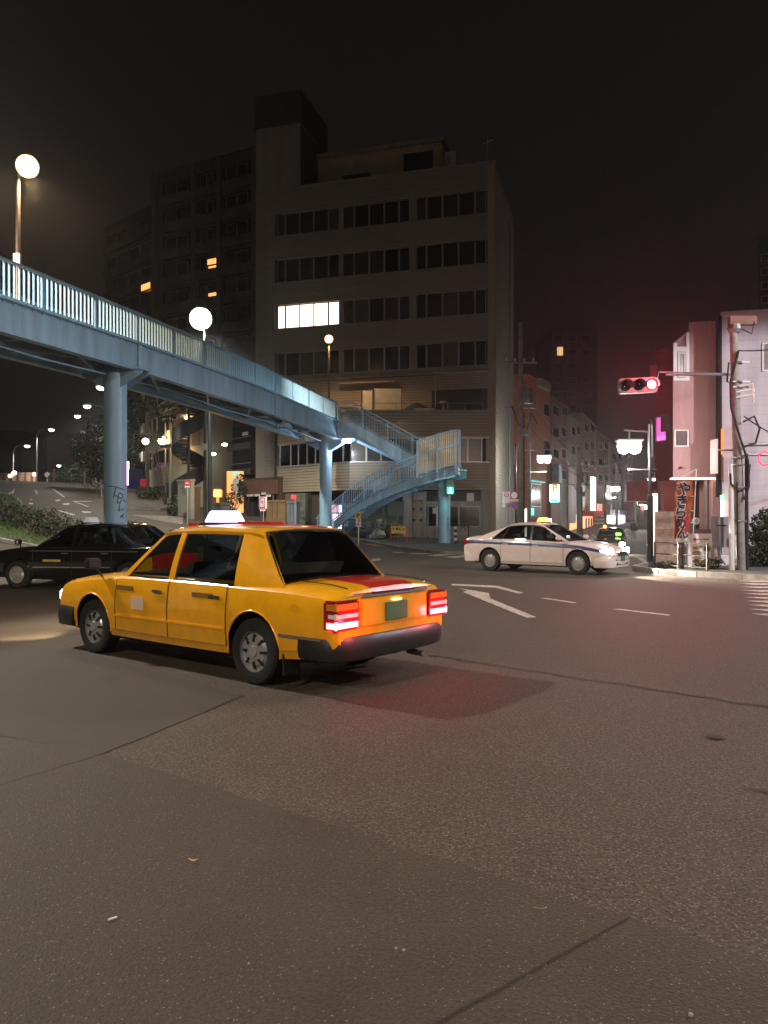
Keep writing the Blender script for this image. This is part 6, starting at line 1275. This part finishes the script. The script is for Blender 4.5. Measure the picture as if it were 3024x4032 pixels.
# ================================================================ CARS
M_glass = glass('car_glass', (.42, .47, .45), .02, .95)
M_lining = mat('grey_lining', (.07, .07, .068), .9, var=0)
M_trimk = mat('black_trim', (.018, .018, .02), .45, .1, var=.1); M_under = mat('underbody', (.01, .01, .01), .9, var=0)
M_rim = mat('wheel_rim', (.5, .5, .5), .35, .5, var=.1); M_lensw = glass('clear_lens', (.7, .7, .72), .05)
def cr(keys, x, k):                                          # smooth interpolation of a body parameter
    xs = [q[0] for q in keys]
    if x <= xs[0]: return keys[0][k]
    if x >= xs[-1]: return keys[-1][k]
    i = max(j for j in range(len(xs)) if xs[j] <= x); i = min(i, len(xs) - 2)
    t = (x - xs[i]) / (xs[i + 1] - xs[i]); v = [keys[max(0, min(len(xs) - 1, i + o))][k] for o in (-1, 0, 1, 2)]; X = [xs[max(0, min(len(xs) - 1, i + o))] for o in (-1, 0, 1, 2)]
    h = X[2] - X[1]; m1 = (v[2] - v[0]) / (X[2] - X[0]) if X[2] > X[0] else 0; m2 = (v[3] - v[1]) / (X[3] - X[1]) if X[3] > X[1] else 0
    return v[1] * (2 * t**3 - 3 * t**2 + 1) + m1 * h * (t**3 - 2 * t**2 + t) + v[2] * (-2 * t**3 + 3 * t**2) + m2 * h * (t**3 - t**2)
def section(S, x):
    w, zb, zs, zt = [cr(S['keys'], x, k) for k in (1, 2, 3, 4)]; mid = zb + (zs - zb) * .5; e = S.get('edge', .05)
    return [(0, zb), (w * .55, zb), (w * .88, zb + .01), (w * .955, zb + .05), (w * .975, zb + .12), (w * .985, zb + .13), (w * .995, mid - .08), (w, mid + .03), (w * .996, mid + (zs - mid) * .35), (w * .985, mid + (zs - mid) * .6), (w * .972, zs - e * 1.1), (w * .955, zs - e * .35), (w * .925, zs + e * .05), (w * .86, zs + (zt - zs) * .45), (w * .7, zs + (zt - zs) * .72), (w * .41, zt - .006), (w * .40, zt - .005), (w * .2, zt), (0, zt)]
def make_car(S, label, loc, heading, cat='taxi'):
    r = thing(S['name'], label, cat, loc, atan2(heading[1], heading[0])); K = S['keys']; x0, x1 = K[0][0], K[-1][0]
    n = 96; xs = [x0 + (x1 - x0) * i / n for i in range(n + 1)]; xs = sorted(set(xs + [q[0] for q in K])); m = MB(); rings = []
    for x in xs:
        s = section(S, x); full = s + [(-y, z) for y, z in s[-2:0:-1]]; b = len(m.v); m.v += [(x, y, z) for y, z in full]; rings.append(b)
    k = len(full); half = len(s)
    for i in range(len(rings) - 1):
        for j in range(k):
            jj = (j + 1) % k; m.f.append((rings[i] + j, rings[i] + jj, rings[i + 1] + jj, rings[i + 1] + j)); sj = j if j < half - 1 else k - 1 - j
            xm = (xs[i] + xs[i + 1]) / 2; idx = 0
            if S.get('stripe') and sj in S['stripe']: idx = 1
            if S.get('centre') and sj >= 16: idx = 1
            if sj < 3 or (sj >= 13 and S['gh'][0] + .12 < xm < S['gh'][1] - .12): idx = 2
            m.m.append(idx)
    for b, rev in ((rings[0], 0), (rings[-1], 1)): f = tuple(b + j for j in range(k)); m.f.append(f if rev else f[::-1]); m.m.append(0)
    bo = m.build('body', [S['paint'], S.get('paint2', S['paint']), M_under], r, fix=True)
    cu = MB(); wr = S['wr']
    for ax in S['axles']:
        for sd in (-1, 1): cu2 = cu; a, b_ = (.5, 1.2) if sd > 0 else (-1.2, -.5); cu.lathe([(0, a), (wr + .055, a), (wr + .055, b_), (0, b_)], 40, (ax, 0, wr + .02), 'y', 2)
    co = cu.build('cutter', [S['paint'], S['paint'], M_under]); co.location = (0, 0, 0); 
    me_ = co.data; 
    bpy.data.objects.remove(co); cu = MB()
    for ax in S['axles']:
        for a, b_ in ((.5, 1.2), (-1.2, -.5)): cu.lathe([(0, a), (wr + .055, a), (wr + .055, b_), (0, b_)], 40, (ax, 0, wr + .02), 'y', 2)
    co = inst(cu.mesh('cutter', [S['paint'], S['paint'], M_under]), 'cutter', r); bm_ = bo.modifiers.new('b', 'BOOLEAN'); bm_.object = co; bm_.operation = 'DIFFERENCE'; bm_.solver = 'EXACT'
    bpy.context.view_layer.update(); nm = bpy.data.meshes.new_from_object(bo.evaluated_get(bpy.context.evaluated_depsgraph_get())); bo.modifiers.clear(); bo.data = nm; bpy.data.objects.remove(co)
    nm.polygons.foreach_set('use_smooth', [True] * len(nm.polygons)); nm.set_sharp_from_angle(angle=R(28))
    # doors
    for sd in (1, -1):
        for (a, b_) in S['doors']:
            m = MB(); nx = 10; lo, hi = 5, 12; rows = []
            for i in range(-1, nx + 2):
                ii = min(nx, max(0, i)); x = a + (b_ - a) * ii / nx; s = section(S, x); o = .006 if 0 <= i <= nx else -.004
                row = [(x, sd * (s[lo][0] - .004), s[lo][1])] + [(x, sd * (s[j][0] + o), s[j][1] + (o if j >= 11 else 0)) for j in range(lo, hi + 1)] + [(x, sd * (s[hi][0] - .006), s[hi][1] - .004)]; rows.append(row)
            st = S.get('stripe'); d = m.grid(rows, m=(lambda i, j: 1 if st and (j - 1 + lo) in st else 0)).build('door', [S['paint'], S.get('paint2', S['paint'])], r, smooth=28)
            hx = a + .14 if b_ > a else b_ + .14; s = section(S, min(a, b_) + .14); h = MB(); h.box(-.085, .085, 0, .022, -.014, .014); hb__ = h.build('handle', S.get('handle', M_chrome), d, loc=(min(a, b_) + .15, sd * (s[9][0] + .008) - (.022 if sd < 0 else 0), s[9][1] + .02))
            if S.get('mould'): s0 = [section(S, a + (b_ - a) * t / 6)[6] for t in range(7)]; mm = MB(); [mm.bar((a + (b_ - a) * t / 6, sd * (s0[t][0] + .012), s0[t][1] + .01), (a + (b_ - a) * (t + 1) / 6, sd * (s0[t + 1][0] + .012), s0[t + 1][1] + .01), .012, .025) for t in range(6)]; mm.build('side_moulding', S['mould'], d)
    for sd in (1, -1):
        for xg in S['gaps']:
            s_ = section(S, xg); m = MB(); m.tube([(xg, sd * (s_[j][0] + .0035), s_[j][1]) for j in range(5, 12)], .0045, 4); m.build('door_gap', M_trimk, r)
    # greenhouse
    B0, B1, T0, T1 = S['gh']; wb, wt, zr, drop = S['wb'], S['wt'], S['zr'], S['drop']; xc = (T0 + T1) / 2 + S.get('rc', 0)
    def zbelt(x): return section(S, x)[12][1] - .005
    def ztop(x): return zr - drop * ((x - xc) / ((T1 - T0) / 2)) ** 2
    def side(xb, xt, v, sd, o=0):                            # point on the side glass surface
        x = xb + (xt - xb) * v; zl_, zu = zbelt(xb), ztop(xt) - .045; tp = min(1, max(0, (xb - B0) / .5)) * min(1, max(0, (B1 - xb) / .5)); inn = (1 - tp) * S.get('taper', .05)
        y = (wb - inn) + (wt - wb + inn * .3) * (max(v, 0) ** 1.25) + o; return Vector((x, sd * y, zl_ + (zu - zl_) * v))
    def band(nm, a0, a1, b0, b1, v0, v1, mt, sd, th=.035, nx=4, nv=8, par=r, o=0):
        m = MB(); rows = []
        for i in range(nv + 1):
            v = v0 + (v1 - v0) * i / nv; xl = a0 + 0; rows.append([side(a0 + (a1 - a0) * j / nx, b0 + (b1 - b0) * j / nx, v, sd, o) for j in range(nx + 1)])
        m.grid(rows)
        if th:
            inn = [[p - Vector((0, sd * th, 0)) for p in rw] for rw in rows]; m.grid(inn, flip=True, m=1)
            for q in (0, -1): m.grid([[rows[i][q] for i in range(nv + 1)], [inn[i][q] for i in range(nv + 1)]])
            for q in (0, -1): m.grid([rows[q], inn[q]])
        return m.build(nm, [mt, M_lining], par, smooth=30)
    P_ = S['pillars']                                        # list of (belt_a, belt_b, top_a, top_b) for pillars, front to back
    for sd in (1, -1):
        for i, (a0, a1, b0, b1, nm, mt) in enumerate(P_): band('pillar', a0, a1, b0, b1, 0, 1, mt or S['paint'], sd)
        for (a0, a1, b0, b1) in S['glass']: band('side_window', a0, a1, b0, b1, .03, .985, M_glass, sd, th=0, o=-.012); band('window_trim', a0, a1, b0, b1, -.01, .035, M_chrome if S.get('chrome') else M_trimk, sd, th=.02, o=.006, nv=1)
        for (xb, xt) in S.get('divider', []): band('window_divider', xb - .012, xb + .012, xt - .012, xt + .012, 0, 1, M_trimk, sd, th=.015, nx=1)
    # roof
    NX, NY = 20, 18; m = MB(); rows = []
    for i in range(NX + 1):
        x = T0 - .015 + (T1 - T0 + .03) * i / NX; rw = []
        for j in range(NY + 1):
            u = -1 + 2 * j / NY; y = u * (wt + .012); z = ztop(x) - .05 * abs(u) ** 5 - .022 * u * u + .022 - .0; 
            ex = max(0, abs(i / NX * 2 - 1) - .85) / .15; z -= .018 * ex ** 2; rw.append((x, y, z))
        rows.append(rw)
    top = rows; bot = [[(p[0], p[1] * .985, p[2] - .035) for p in rw] for rw in rows]; cidx = (lambda i, j: 1 if (S.get('centre') and abs(-1 + 2 * (j + .5) / NY) < .42) else 0)
    m.grid(top, m=cidx); m.grid(bot, flip=True, m=2)
    for q in (0, -1): m.grid([top[q], bot[q]]); m.grid([[rw[q] for rw in top], [rw[q] for rw in bot]])
    m.build('roof', [S['paint'], S.get('paint2', S['paint']), M_lining], r, smooth=40)
    # windscreen and rear window, curved outwards
    for nm, xb, xt, bow in (('windscreen', B1 - .02, T1 + .0, .11), ('rear_window', B0 + .02, T0 - .0, -.09)):
        m = MB(); rows = []
        for i in range(9):
            v = i / 8; pl_, pr_ = side(xb, xt, v, 1, -.02), side(xb, xt, v, -1, -.02); zl_ = section(S, xb + bow)[17][1] - .01
            rows.append([Vector((pl_.x + bow * (1 - u * u) * (1 - .5 * v), pl_.y * u if u else 0, (pl_.z + .028 * v * (1 - u * u)) + (zl_ - zbelt(xb)) * (1 - v) * (1 - u * u))) for u in [1 - j / 6 for j in range(13)]])
        m.grid(rows); g = m.build(nm, M_glass, r, smooth=60)
        fr_ = MB()
        for ln in (rows[0], rows[-1], [q[0] for q in rows], [q[-1] for q in rows]): fr_.tube(ln, .016, 6)
        fr_.build('seal', M_trimk, g)
    # interior
    m = MB(); f = S['seat']; zf = section(S, 0)[12][1] - .02
    for y in (-.36, .36):
        m.extr([(f, y - .24, zf - .02), (f - .1, y - .24, zf + .2), (f - .12, y + .24, zf + .2), (f, y + .24, zf - .02)], (-.1, 0, 0)); m.box(f - .2, f - .1, y - .12, y + .12, zf + .2, zf + .36)
    m.build('front_seats', mat('seat_grey', (.16, .16, .17), .8), r); m = MB(); xr = S['rseat']; m.extr([(xr, -.6, zf - .02), (xr - .12, -.58, zf + .2), (xr - .12, .58, zf + .2), (xr, .6, zf - .02)], (-.12, 0, 0)); m.build('rear_seat', mat('seat_cover_white', (.33, .33, .31), .8), r)
    m = MB(); m.box(B1 - .5, B1 - .12, -wb + .12, wb - .12, zf - .02, zf + .06); m.build('dashboard', M_trimk, r); m = MB(); m.lathe([(.17, -.012), (.185, 0), (.17, .012), (.155, 0), (.17, -.012)], 20, (B1 - .62, -.36, zf + .06), 'x'); m.build('steering_wheel', M_trimk, r)
    m = MB(); m.box(T1 - .1, T1 - .07, -.13, .13, ztop(T1) - .14, ztop(T1) - .08); m.build('rear_view_mirror', M_trimk, r)
    # wheels
    ty = [(wr * .62, -.09), (wr * .8, -.1), (wr * .95, -.095), (wr, -.07), (wr, .07), (wr * .95, .095), (wr * .8, .1), (wr * .62, .09)]
    for ax in S['axles']:
        for sd in (1, -1):
            y = sd * (S['w'] - .115); m = MB(); m.lathe(ty, 36, (0, 0, 0), 'y'); wh = m.build('wheel', M_rubber, r, smooth=30, loc=(ax, y, wr)); m = MB(); q = sd
            m.lathe([(wr * .64, q * .085), (wr * .62, q * .05), (wr * .5, q * .045), (wr * .42, q * .075), (wr * .18, q * .085), (wr * .16, q * .1), (0, q * .1)], 30, (0, 0, 0), 'y'); rim = m.build('rim', M_rim, wh, smooth=30)
            for i in range(S.get('spokes', 8)):
                m = MB(); a = 2 * pi * i / S.get('spokes', 8); m.bar((cos(a) * wr * .3, q * .088, sin(a) * wr * .3), (cos(a) * wr * .52, q * .07, sin(a) * wr * .52), wr * (.07 if S.get('steel') else .12), .02, up=(0, 1, 0))
                m.build('rim_slot' if S.get('steel') else 'spoke', M_trimk if S.get('steel') else M_rim, wh)
            al = MB(); pts = []
            for i in range(15):
                a = R(-8) + R(196) * i / 14; pts.append((ax + (wr + .055) * cos(a), sd * (S['w'] * .992 - (.02 if sin(a) < .2 else 0)), wr + .02 + (wr + .055) * sin(a)))
            al.tube(pts, .011, 6); al.build('arch_lip', S['paint'], r, smooth=60)
    return r, dict(section=section, ztop=ztop, zbelt=zbelt, side=side)
def cbox(r, nm, mt, x0, x1, y0, y1, z0, z1, bev=.012, label=None, par=None):
    m = MB(); m.box(x0, x1, y0, y1, z0, z1); o = m.build(nm, mt, par or r, label=label)
    if bev: bm = bmesh.new(); bm.from_mesh(o.data); bmesh.ops.bevel(bm, geom=bm.edges[:], offset=bev, segments=2, affect='EDGES'); bm.to_mesh(o.data); bm.free(); o.data.polygons.foreach_set('use_smooth', [True] * len(o.data.polygons)); o.data.set_sharp_from_angle(angle=R(40))
    return o
def bumper(r, nm, mt, xe, dirn, w, z0, z1, dep=.12, par=None):
    m = MB(); pts = [(-.45, w + .012), (-.12, w + .012), (-.03, w - .05), (.03, w - .22), (.05, w * .4), (.055, 0)]; pts = pts + [(x, -y) for x, y in pts[-2::-1]]; rows = []
    for z, o in ((z0, -.05), (z0 + .02, .0), (z0 + (z1 - z0) * .45, .018), (z1 - .03, .008), (z1, -.012), (z1 + .0, -.06)): rows.append([(xe + dirn * (x + (o if abs(y) < w else 0)), y + (o if abs(y) >= w else 0) * (1 if y > 0 else -1), z) for x, y in pts])
    m.grid(rows); return m.build(nm, mt, par or r, smooth=50)
YP = mat('taxi_yellow', (.9, .42, .008), .2, var=.13, scale=3, coat=.7); YR = mat('taxi_red', (.5, .025, .012), .3, var=.05, coat=.7)
comfort = dict(name='yellow_taxi', w=.8475, wr=.315, axles=(1.5, -1.285), paint=YP, paint2=YR, centre=True, steel=True, edge=.06, chrome=True, mould=YP,
    keys=[(-2.345, .79, .36, .80, .88), (-2.31, .825, .32, .86, .945), (-2.2, .84, .29, .885, .975), (-1.9, .845, .26, .905, .995), (-1.4, .8475, .22, .92, 1.01), (0, .8475, .2, .93, 1.0), (.95, .8475, .2, .915, .985), (1.6, .843, .21, .87, .935), (2.1, .83, .25, .80, .865), (2.27, .81, .32, .755, .8), (2.345, .77, .38, .68, .71)],
    doors=((.05, 1.0), (-.9, .02)), gaps=(1.012, .035, -.912), gh=(-1.66, 1.0, -1.2, .36), wb=.795, wt=.615, zr=1.5, drop=.02, taper=.03, seat=.1, rseat=-.95,
    pillars=[(1.0, .88, .36, .31, 'a', None), (.08, -.01, .07, -.01, 'b', None), (-.98, -1.66, -.93, -1.2, 'c', None)], glass=[(.88, .08, .31, .07), (-.01, -.98, -.01, -.93)], divider=[])
yl_h = Vector((-.78, .625)).normalized(); yt, yf = make_car(comfort, 'yellow and red taxi with a white lit roof sign, large in the foreground', (-1.73, 8.75, 0), yl_h)
M_tail = emit('tail_red', (1, .06, .1), 22); M_tailc = mat('tail_red_dim', (.3, .01, .015), .2, var=0)
for s in (1, -1):
    a, b_ = (.52, .845) if s > 0 else (-.845, -.52); tl_ = cbox(yt, 'tail_lamp', M_tailc, -2.365, -2.2, a, b_, .59, .86, .02); a2_, b2 = (.55, .852) if s > 0 else (-.852, -.55)
    cbox(yt, 'lit_lens', M_tail, -2.372, -2.25, a2_, b2, .61, .68, .01, par=tl_); cbox(yt, 'reversing_lens', M_signwhite, -2.371, -2.27, a2_, b2, .70, .75, .008, par=tl_); cbox(yt, 'indicator_lens', mat('amber_lens', (.6, .2, .02), .2, var=0), -2.371, -2.25, a2_, b2, .77, .84, .008, par=tl_)
    cbox(yt, 'headlamp', emit('head_warm', (1, .85, .6), 6), 2.26, 2.36, *((.45, .78) if s > 0 else (-.78, -.45)), .56, .70, .02); 
    st_ = cbox(yt, 'fender_mirror', M_trimk, 1.32, 1.42, *((.82, 1.0) if s > 0 else (-1.0, -.82)), 1.0, 1.12, .02); m = MB(); m.tube([(1.36, s * .88, 1.02), (1.42, s * .76, .9)], .012, 6); m.build('stalk', M_trimk, st_)
cbox(yt, 'rear_panel', YP, -2.36, -2.3, -.5, .5, .60, .86, .01); cbox(yt, 'number_plate', mat('plate_green', (.03, .16, .07), .5, var=.05), -2.378, -2.36, -.165, .165, .63, .8, .004)
cbox(yt, 'chrome_strip', M_chrome, -2.372, -2.36, -.5, .5, .87, .89, .004); cbox(yt, 'plate_lamp', emit('plate_lamp', (1, .9, .7), 6), -2.385, -2.365, -.06, .06, .815, .825, 0); m = MB(); m.lathe([(.07, 0), (.07, .002), (0, .002)], 18, (-1.85, section(comfort, -1.85)[9][0] + .003, .74), 'y'); m.build('fuel_lid', YP, yt)
for s in (1, -1): m = MB(); m.tube([(x, s * .60, section(comfort, x)[15][1] - .002) for x in (-2.28, -2.1, -1.9, -1.75)], .005, 5); m.build('boot_lid_gap', M_trimk, yt)
cbox(yt, 'boot_lid_line', M_trimk, -2.36, -2.345, -.6, .6, .9, .906, 0)
bumper(yt, 'rear_bumper', M_trimk, -2.36, -1, .83, .31, .53); bumper(yt, 'front_bumper', M_trimk, 2.36, 1, .83, .27, .52); cbox(yt, 'grille', M_trimk, 2.3, 2.36, -.42, .42, .56, .70, .01)
for s in (1, -1): cbox(yt, 'bumper_strip', M_chrome, -2.2, -1.66, *((.85, .862) if s > 0 else (-.862, -.85)), .5, .525, .003)
rs = thing('x', '', '') ; bpy.data.objects.remove(rs)
def roof_sign(r, x, z, mt, w=.34, h=.16, d=.09, label=None):
    m = MB(); m.extr([(x - d, -w, z), (x - d, w, z), (x - d * .55, w * .82, z + h), (x - d * .55, -w * .82, z + h)], (0.001, 0, 0)); m = MB()
    lo = [(x - d, -w, z), (x + d, -w, z), (x + d, w, z), (x - d, w, z)]; hi = [(x - d * .5, -w * .84, z + h), (x + d * .5, -w * .84, z + h), (x + d * .5, w * .84, z + h), (x - d * .5, w * .84, z + h)]
    b = len(m.v); m.v += lo + hi; m.f += [(b, b + 3, b + 2, b + 1), (b + 4, b + 5, b + 6, b + 7)] + [(b + i, b + (i + 1) % 4, b + 4 + (i + 1) % 4, b + 4 + i) for i in range(4)]; m.m += [0] * 6
    o = m.build('roof_sign', mt, r); bm = bmesh.new(); bm.from_mesh(o.data); bmesh.ops.bevel(bm, geom=bm.edges[:], offset=.014, segments=3, affect='EDGES'); bm.to_mesh(o.data); bm.free(); cbox(r, 'sign_base', M_trimk, x - d - .03, x + d + .03, -w - .03, w + .03, z - .03, z, .008, par=o); return o
roof_sign(yt, .12, 1.535, emit('sign_lit_white', (.8, .74, 1), 1.5), .2, .135, .14)
for x_, y0_, y1_ in ((.55, -.3, .3),): pass
cbox(yt, 'roof_fin', YR, -.75, -.2, -.12, .12, 1.5, 1.545, .02); cbox(yt, 'roof_fin', YR, .33, .36 + .05, -.3, .3, 1.49, 1.53, .01)
s_ = section(comfort, .55)[7]; cbox(yt, 'door_sticker', mat('sticker_cream', (.8, .62, .45), .5), .45, .68, s_[0] + .008, s_[0] + .012, .58, .72, 0)
for x_ in (.82, -.55): s_ = section(comfort, x_)[9]; cbox(yt, 'side_lettering_patch', mat('dull_olive', (.25, .14, .02), .5), x_ - .17, x_ + .17, s_[0] + .009, s_[0] + .012, .78, .83, 0)
for s in (1, -1): cbox(yt, 'mud_flap', M_rubber, -1.7, -1.68, *((.62, .82) if s > 0 else (-.82, -.62)), .14, .34, 0)
m = MB(); m.tube([(-2.2, -.4, .26), (-2.4, -.4, .25)], .03, 8); m.build('exhaust_pipe', M_steel, yt)
lamp('tail_glow', 'POINT', (-2.5, .66, .64), 7, (1, .05, .08), yt, .05); lamp('tail_glow', 'POINT', (-2.5, -.66, .64), 7, (1, .05, .08), yt, .05)
o = lamp('headlight_beam', 'SPOT', (2.42, .6, .62), 420, (1, .78, .5), yt, .06, spot=70); aim(o, (1, .05, -.28)); o = lamp('headlight_beam', 'SPOT', (2.42, -.6, .62), 420, (1, .78, .5), yt, .06, spot=70); aim(o, (1, -.05, -.28))
# ---- black taxi
BP = mat('gloss_black', (.008, .008, .009), .16, var=.0, coat=1)
crown = dict(comfort); crown.update(name='black_taxi', paint=BP, paint2=BP, centre=False, steel=False, spokes=7, w=.87, axles=(1.45, -1.35), chrome=True, mould=M_chrome,
    keys=[(-2.42, .79, .36, .80, .86), (-2.38, .84, .31, .88, .95), (-2.2, .86, .28, .92, 1.0), (-1.7, .87, .24, .94, 1.02), (0, .87, .2, .94, 1.0), (1.0, .87, .2, .92, .985), (1.6, .865, .22, .87, .93), (2.15, .84, .26, .79, .845), (2.33, .80, .34, .72, .75), (2.4, .74, .4, .65, .67)],
    doors=((.05, 1.02), (-.95, .02)), gaps=(1.03, .035, -.962), gh=(-1.8, 1.05, -1.2, .3), wb=.815, wt=.61, zr=1.47, drop=.03, pillars=[(1.05, .92, .3, .25, 'a', None), (.08, 0, .07, 0, 'b', None), (-1.05, -1.8, -.9, -1.2, 'c', None)], glass=[(.92, .08, .25, .07), (0, -1.05, 0, -.9)], divider=[])
bk, bf = make_car(crown, 'glossy black taxi with chrome strips partly hidden behind the yellow taxi', (-6.75, 18.0, 0), Vector((-.975, .22)).normalized())
for s in (1, -1):
    sg2 = (.5, .86) if s > 0 else (-.86, -.5); cbox(bk, 'headlamp', emit('head_pale', (1, .97, .85), 4), 2.22, 2.4, *((.45, .82) if s > 0 else (-.82, -.45)), .56, .68, .02); cbox(bk, 'tail_lamp', M_tail, -2.44, -2.3, *sg2, .66, .8, .02)
    st_ = cbox(bk, 'fender_mirror', M_chrome, 1.3, 1.4, *((.84, 1.0) if s > 0 else (-1.0, -.84)), 1.0, 1.12, .02); m = MB(); m.tube([(1.34, s * .88, 1.02), (1.4, s * .78, .92)], .012, 6); m.build('stalk', M_chrome, st_)
    s_ = section(crown, 0); cbox(bk, 'chrome_waist_strip', M_chrome, -1.6, 1.1, *((s_[10][0] + .01, s_[10][0] + .02) if s > 0 else (-s_[10][0] - .02, -s_[10][0] - .01)), .85, .87, .003)
    cbox(bk, 'door_reflection', mat('reflection_gold', (.6, .42, .1), .5), .3, .75, *((s_[7][0] + .01, s_[7][0] + .014) if s > 0 else (-s_[7][0] - .014, -s_[7][0] - .01)), .62, .67, 0)  # gold strip painted on as a reflection in the door
bumper(bk, 'front_bumper', BP, 2.4, 1, .85, .27, .52); bumper(bk, 'rear_bumper', BP, -2.42, -1, .85, .27, .56); cbox(bk, 'grille', M_chrome, 2.34, 2.43, -.42, .42, .52, .69, .02); roof_sign(bk, .1, 1.5, emit('black_taxi_sign', (.8, .8, .8), .25), .2, .12, .1)
o = lamp('headlight_beam', 'SPOT', (2.5, .5, .62), 150, (1, .95, .85), bk, .06, spot=70); aim(o, (1, 0, -.2))
# ---- white taxi
WP = mat('pearl_white', (.76, .66, .62), .25, var=.04, coat=.8); WB = mat('stripe_navy', (.02, .03, .16), .3, var=.05, coat=.5)
sedan = dict(name='white_taxi', w=.895, wr=.33, axles=(1.45, -1.38), paint=WP, paint2=WB, stripe=(9, 10), centre=False, steel=False, spokes=10, edge=.09, chrome=False, handle=WP,
    keys=[(-2.38, .70, .40, .80, .90), (-2.33, .80, .34, .88, 1.0), (-2.15, .86, .28, .95, 1.06), (-1.8, .885, .24, .975, 1.08), (-1.2, .895, .2, .97, 1.04), (0, .895, .19, .94, 1.0), (.9, .895, .19, .90, .985), (1.5, .885, .2, .85, .94), (2.0, .86, .23, .76, .84), (2.25, .80, .3, .68, .73), (2.38, .68, .36, .60, .62), (2.43, .55, .42, .56, .57)],
    doors=((.0, 1.0), (-.98, -.04)), gaps=(1.012, -.02, -.992), gh=(-1.95, 1.25, -.95, .28), wb=.83, wt=.60, zr=1.475, drop=.055, rc=.05, taper=.06, seat=.1, rseat=-1.0,
    pillars=[(1.25, 1.08, .28, .22, 'a', None), (.02, -.06, -.02, -.09, 'b', M_trimk), (-1.35, -1.95, -.86, -.95, 'c', None)], glass=[(1.08, .02, .22, -.02), (-.06, -1.35, -.09, -.86)], divider=[(-.98, -.8)])
wh_h = Vector((.80, -.60)).normalized(); wt_, wf = make_car(sedan, 'white taxi with a navy side stripe, amber lit roof sign and headlights on', (4.85, 23.35, 0), wh_h)
M_head = emit('headlight_on', (1, .88, .72), 25)
for s in (1, -1):
    hl = cbox(wt_, 'headlamp', emit('headlamp_glow', (1, .9, .8), 7), 2.02, 2.33, *((.52, .82) if s > 0 else (-.82, -.52)), .60, .74, .04); m = MB(); m.lathe([(0, .04), (.09, .03), (.1, -.02), (0, -.03)], 16, (2.335, s * .64, .67), 'x'); m.build('bulb', M_head, hl)
    cbox(wt_, 'tail_lamp', M_tailc, -2.36, -2.1, *((.6, .845) if s > 0 else (-.845, -.6)), .78, .92, .03); dm = cbox(wt_, 'door_mirror', WP, .85, 1.0, *((.9, 1.08) if s > 0 else (-1.08, -.9)), .98, 1.1, .03)
    o = lamp('headlight_beam', 'SPOT', (2.46, s * .62, .66), 1300, (1, .86, .7), wt_, .06, spot=80); aim(o, (1, 0, -.22))
bumper(wt_, 'front_bumper', WP, 2.36, 1, .84, .2, .52); bumper(wt_, 'rear_bumper', WP, -2.34, -1, .84, .26, .6); cbox(wt_, 'grille', M_trimk, 2.36, 2.46, -.36, .36, .53, .64, .02); cbox(wt_, 'lower_grille', M_trimk, 2.36, 2.425, -.45, .45, .27, .36, .01); cbox(wt_, 'number_plate', mat('plate_green', (.03, .16, .07), .5), 2.42, 2.44, -.165, .165, .38, .52, .004); cbox(wt_, 'chrome_strip', M_chrome, 2.38, 2.47, -.38, .38, .645, .66, .004)
roof_sign(wt_, -.02, 1.50, emit('sign_amber', (1, .42, .04), 3.2), .27, .125, .1); cbox(wt_, 'fare_display', emit('fare_white', (1, .95, .9), 1.5), .95, .97, -.5, -.3, 1.02, 1.1, 0)
# ---- dark taxi far down the street
fc = G(2412, 2172); far_s = dict(crown); far_s.update(name='dark_taxi'); ft, ff = make_car(far_s, 'dark taxi with glaring headlights and a green windscreen sign, coming out of the side street', (P(2405, 0, 43.5).x, 43.5, H(P(2405, 0, 43).x, 43)), Vector((-.30, -.95)).normalized())
M_head2 = emit('headlight_far', (1, .82, .55), 25)
for s in (1, -1):
    hl = cbox(ft, 'headlamp', emit('headlamp_glow_far', (1, .84, .6), 6), 2.25, 2.41, *((.45, .8) if s > 0 else (-.8, -.45)), .56, .7, .02); m = MB(); m.lathe([(0, .03), (.12, .02), (.13, -.02), (0, -.03)], 16, (2.42, s * .62, .63), 'x'); m.build('bulb', M_head2, hl)
    o = lamp('headlight_beam', 'SPOT', (2.5, s * .6, .64), 420, (1, .84, .6), ft, .07, spot=90); aim(o, (1, 0, -.16)); cbox(ft, 'fender_mirror', M_chrome, 1.3, 1.4, *((.84, 1.0) if s > 0 else (-1.0, -.84)), 1.0, 1.1, .02)
cbox(ft, 'windscreen_sign', emit('green_sign', (.25, 1, .1), 5), .98, 1.0, .28, .56, 1.07, 1.2, .01); cbox(ft, 'grille', M_chrome, 2.34, 2.43, -.42, .42, .52, .69, .02); bumper(ft, 'front_bumper', BP, 2.4, 1, .85, .27, .52); m = MB(); m.lathe([(.08, 0), (.09, .06), (.05, .13), (0, .14)], 12, (.1, -.32, 1.49)); m.build('roof_beacon', emit('beacon_orange', (1, .3, .06), 7), ft); cbox(ft, 'number_plate', mat('plate_green', (.03, .16, .07), .5), 2.45, 2.47, -.165, .165, .36, .5, .004)

# ================================================================ HAZE ADDED FOR LAMP GLOW
hz_ = MB(); hz_.box(-225, 225, -64, 304, -2.5, 52); hm_ = bpy.data.materials.new('glow_haze'); hm_.use_nodes = True; hn = hm_.node_tree
hn.nodes.remove(hn.nodes['Principled BSDF']); pv = hn.nodes.new('ShaderNodeVolumePrincipled'); pv.inputs['Density'].default_value = .0007; pv.inputs['Color'].default_value = (.9, .93, 1, 1); pv.inputs['Anisotropy'].default_value = .8
hn.links.new(pv.outputs[0], hn.nodes['Material Output'].inputs['Volume'])
hz = hz_.build('haze', hm_); tag(hz, 'thin haze volume added over the whole junction to put a glow round the lamps', 'haze', kind='stuff')
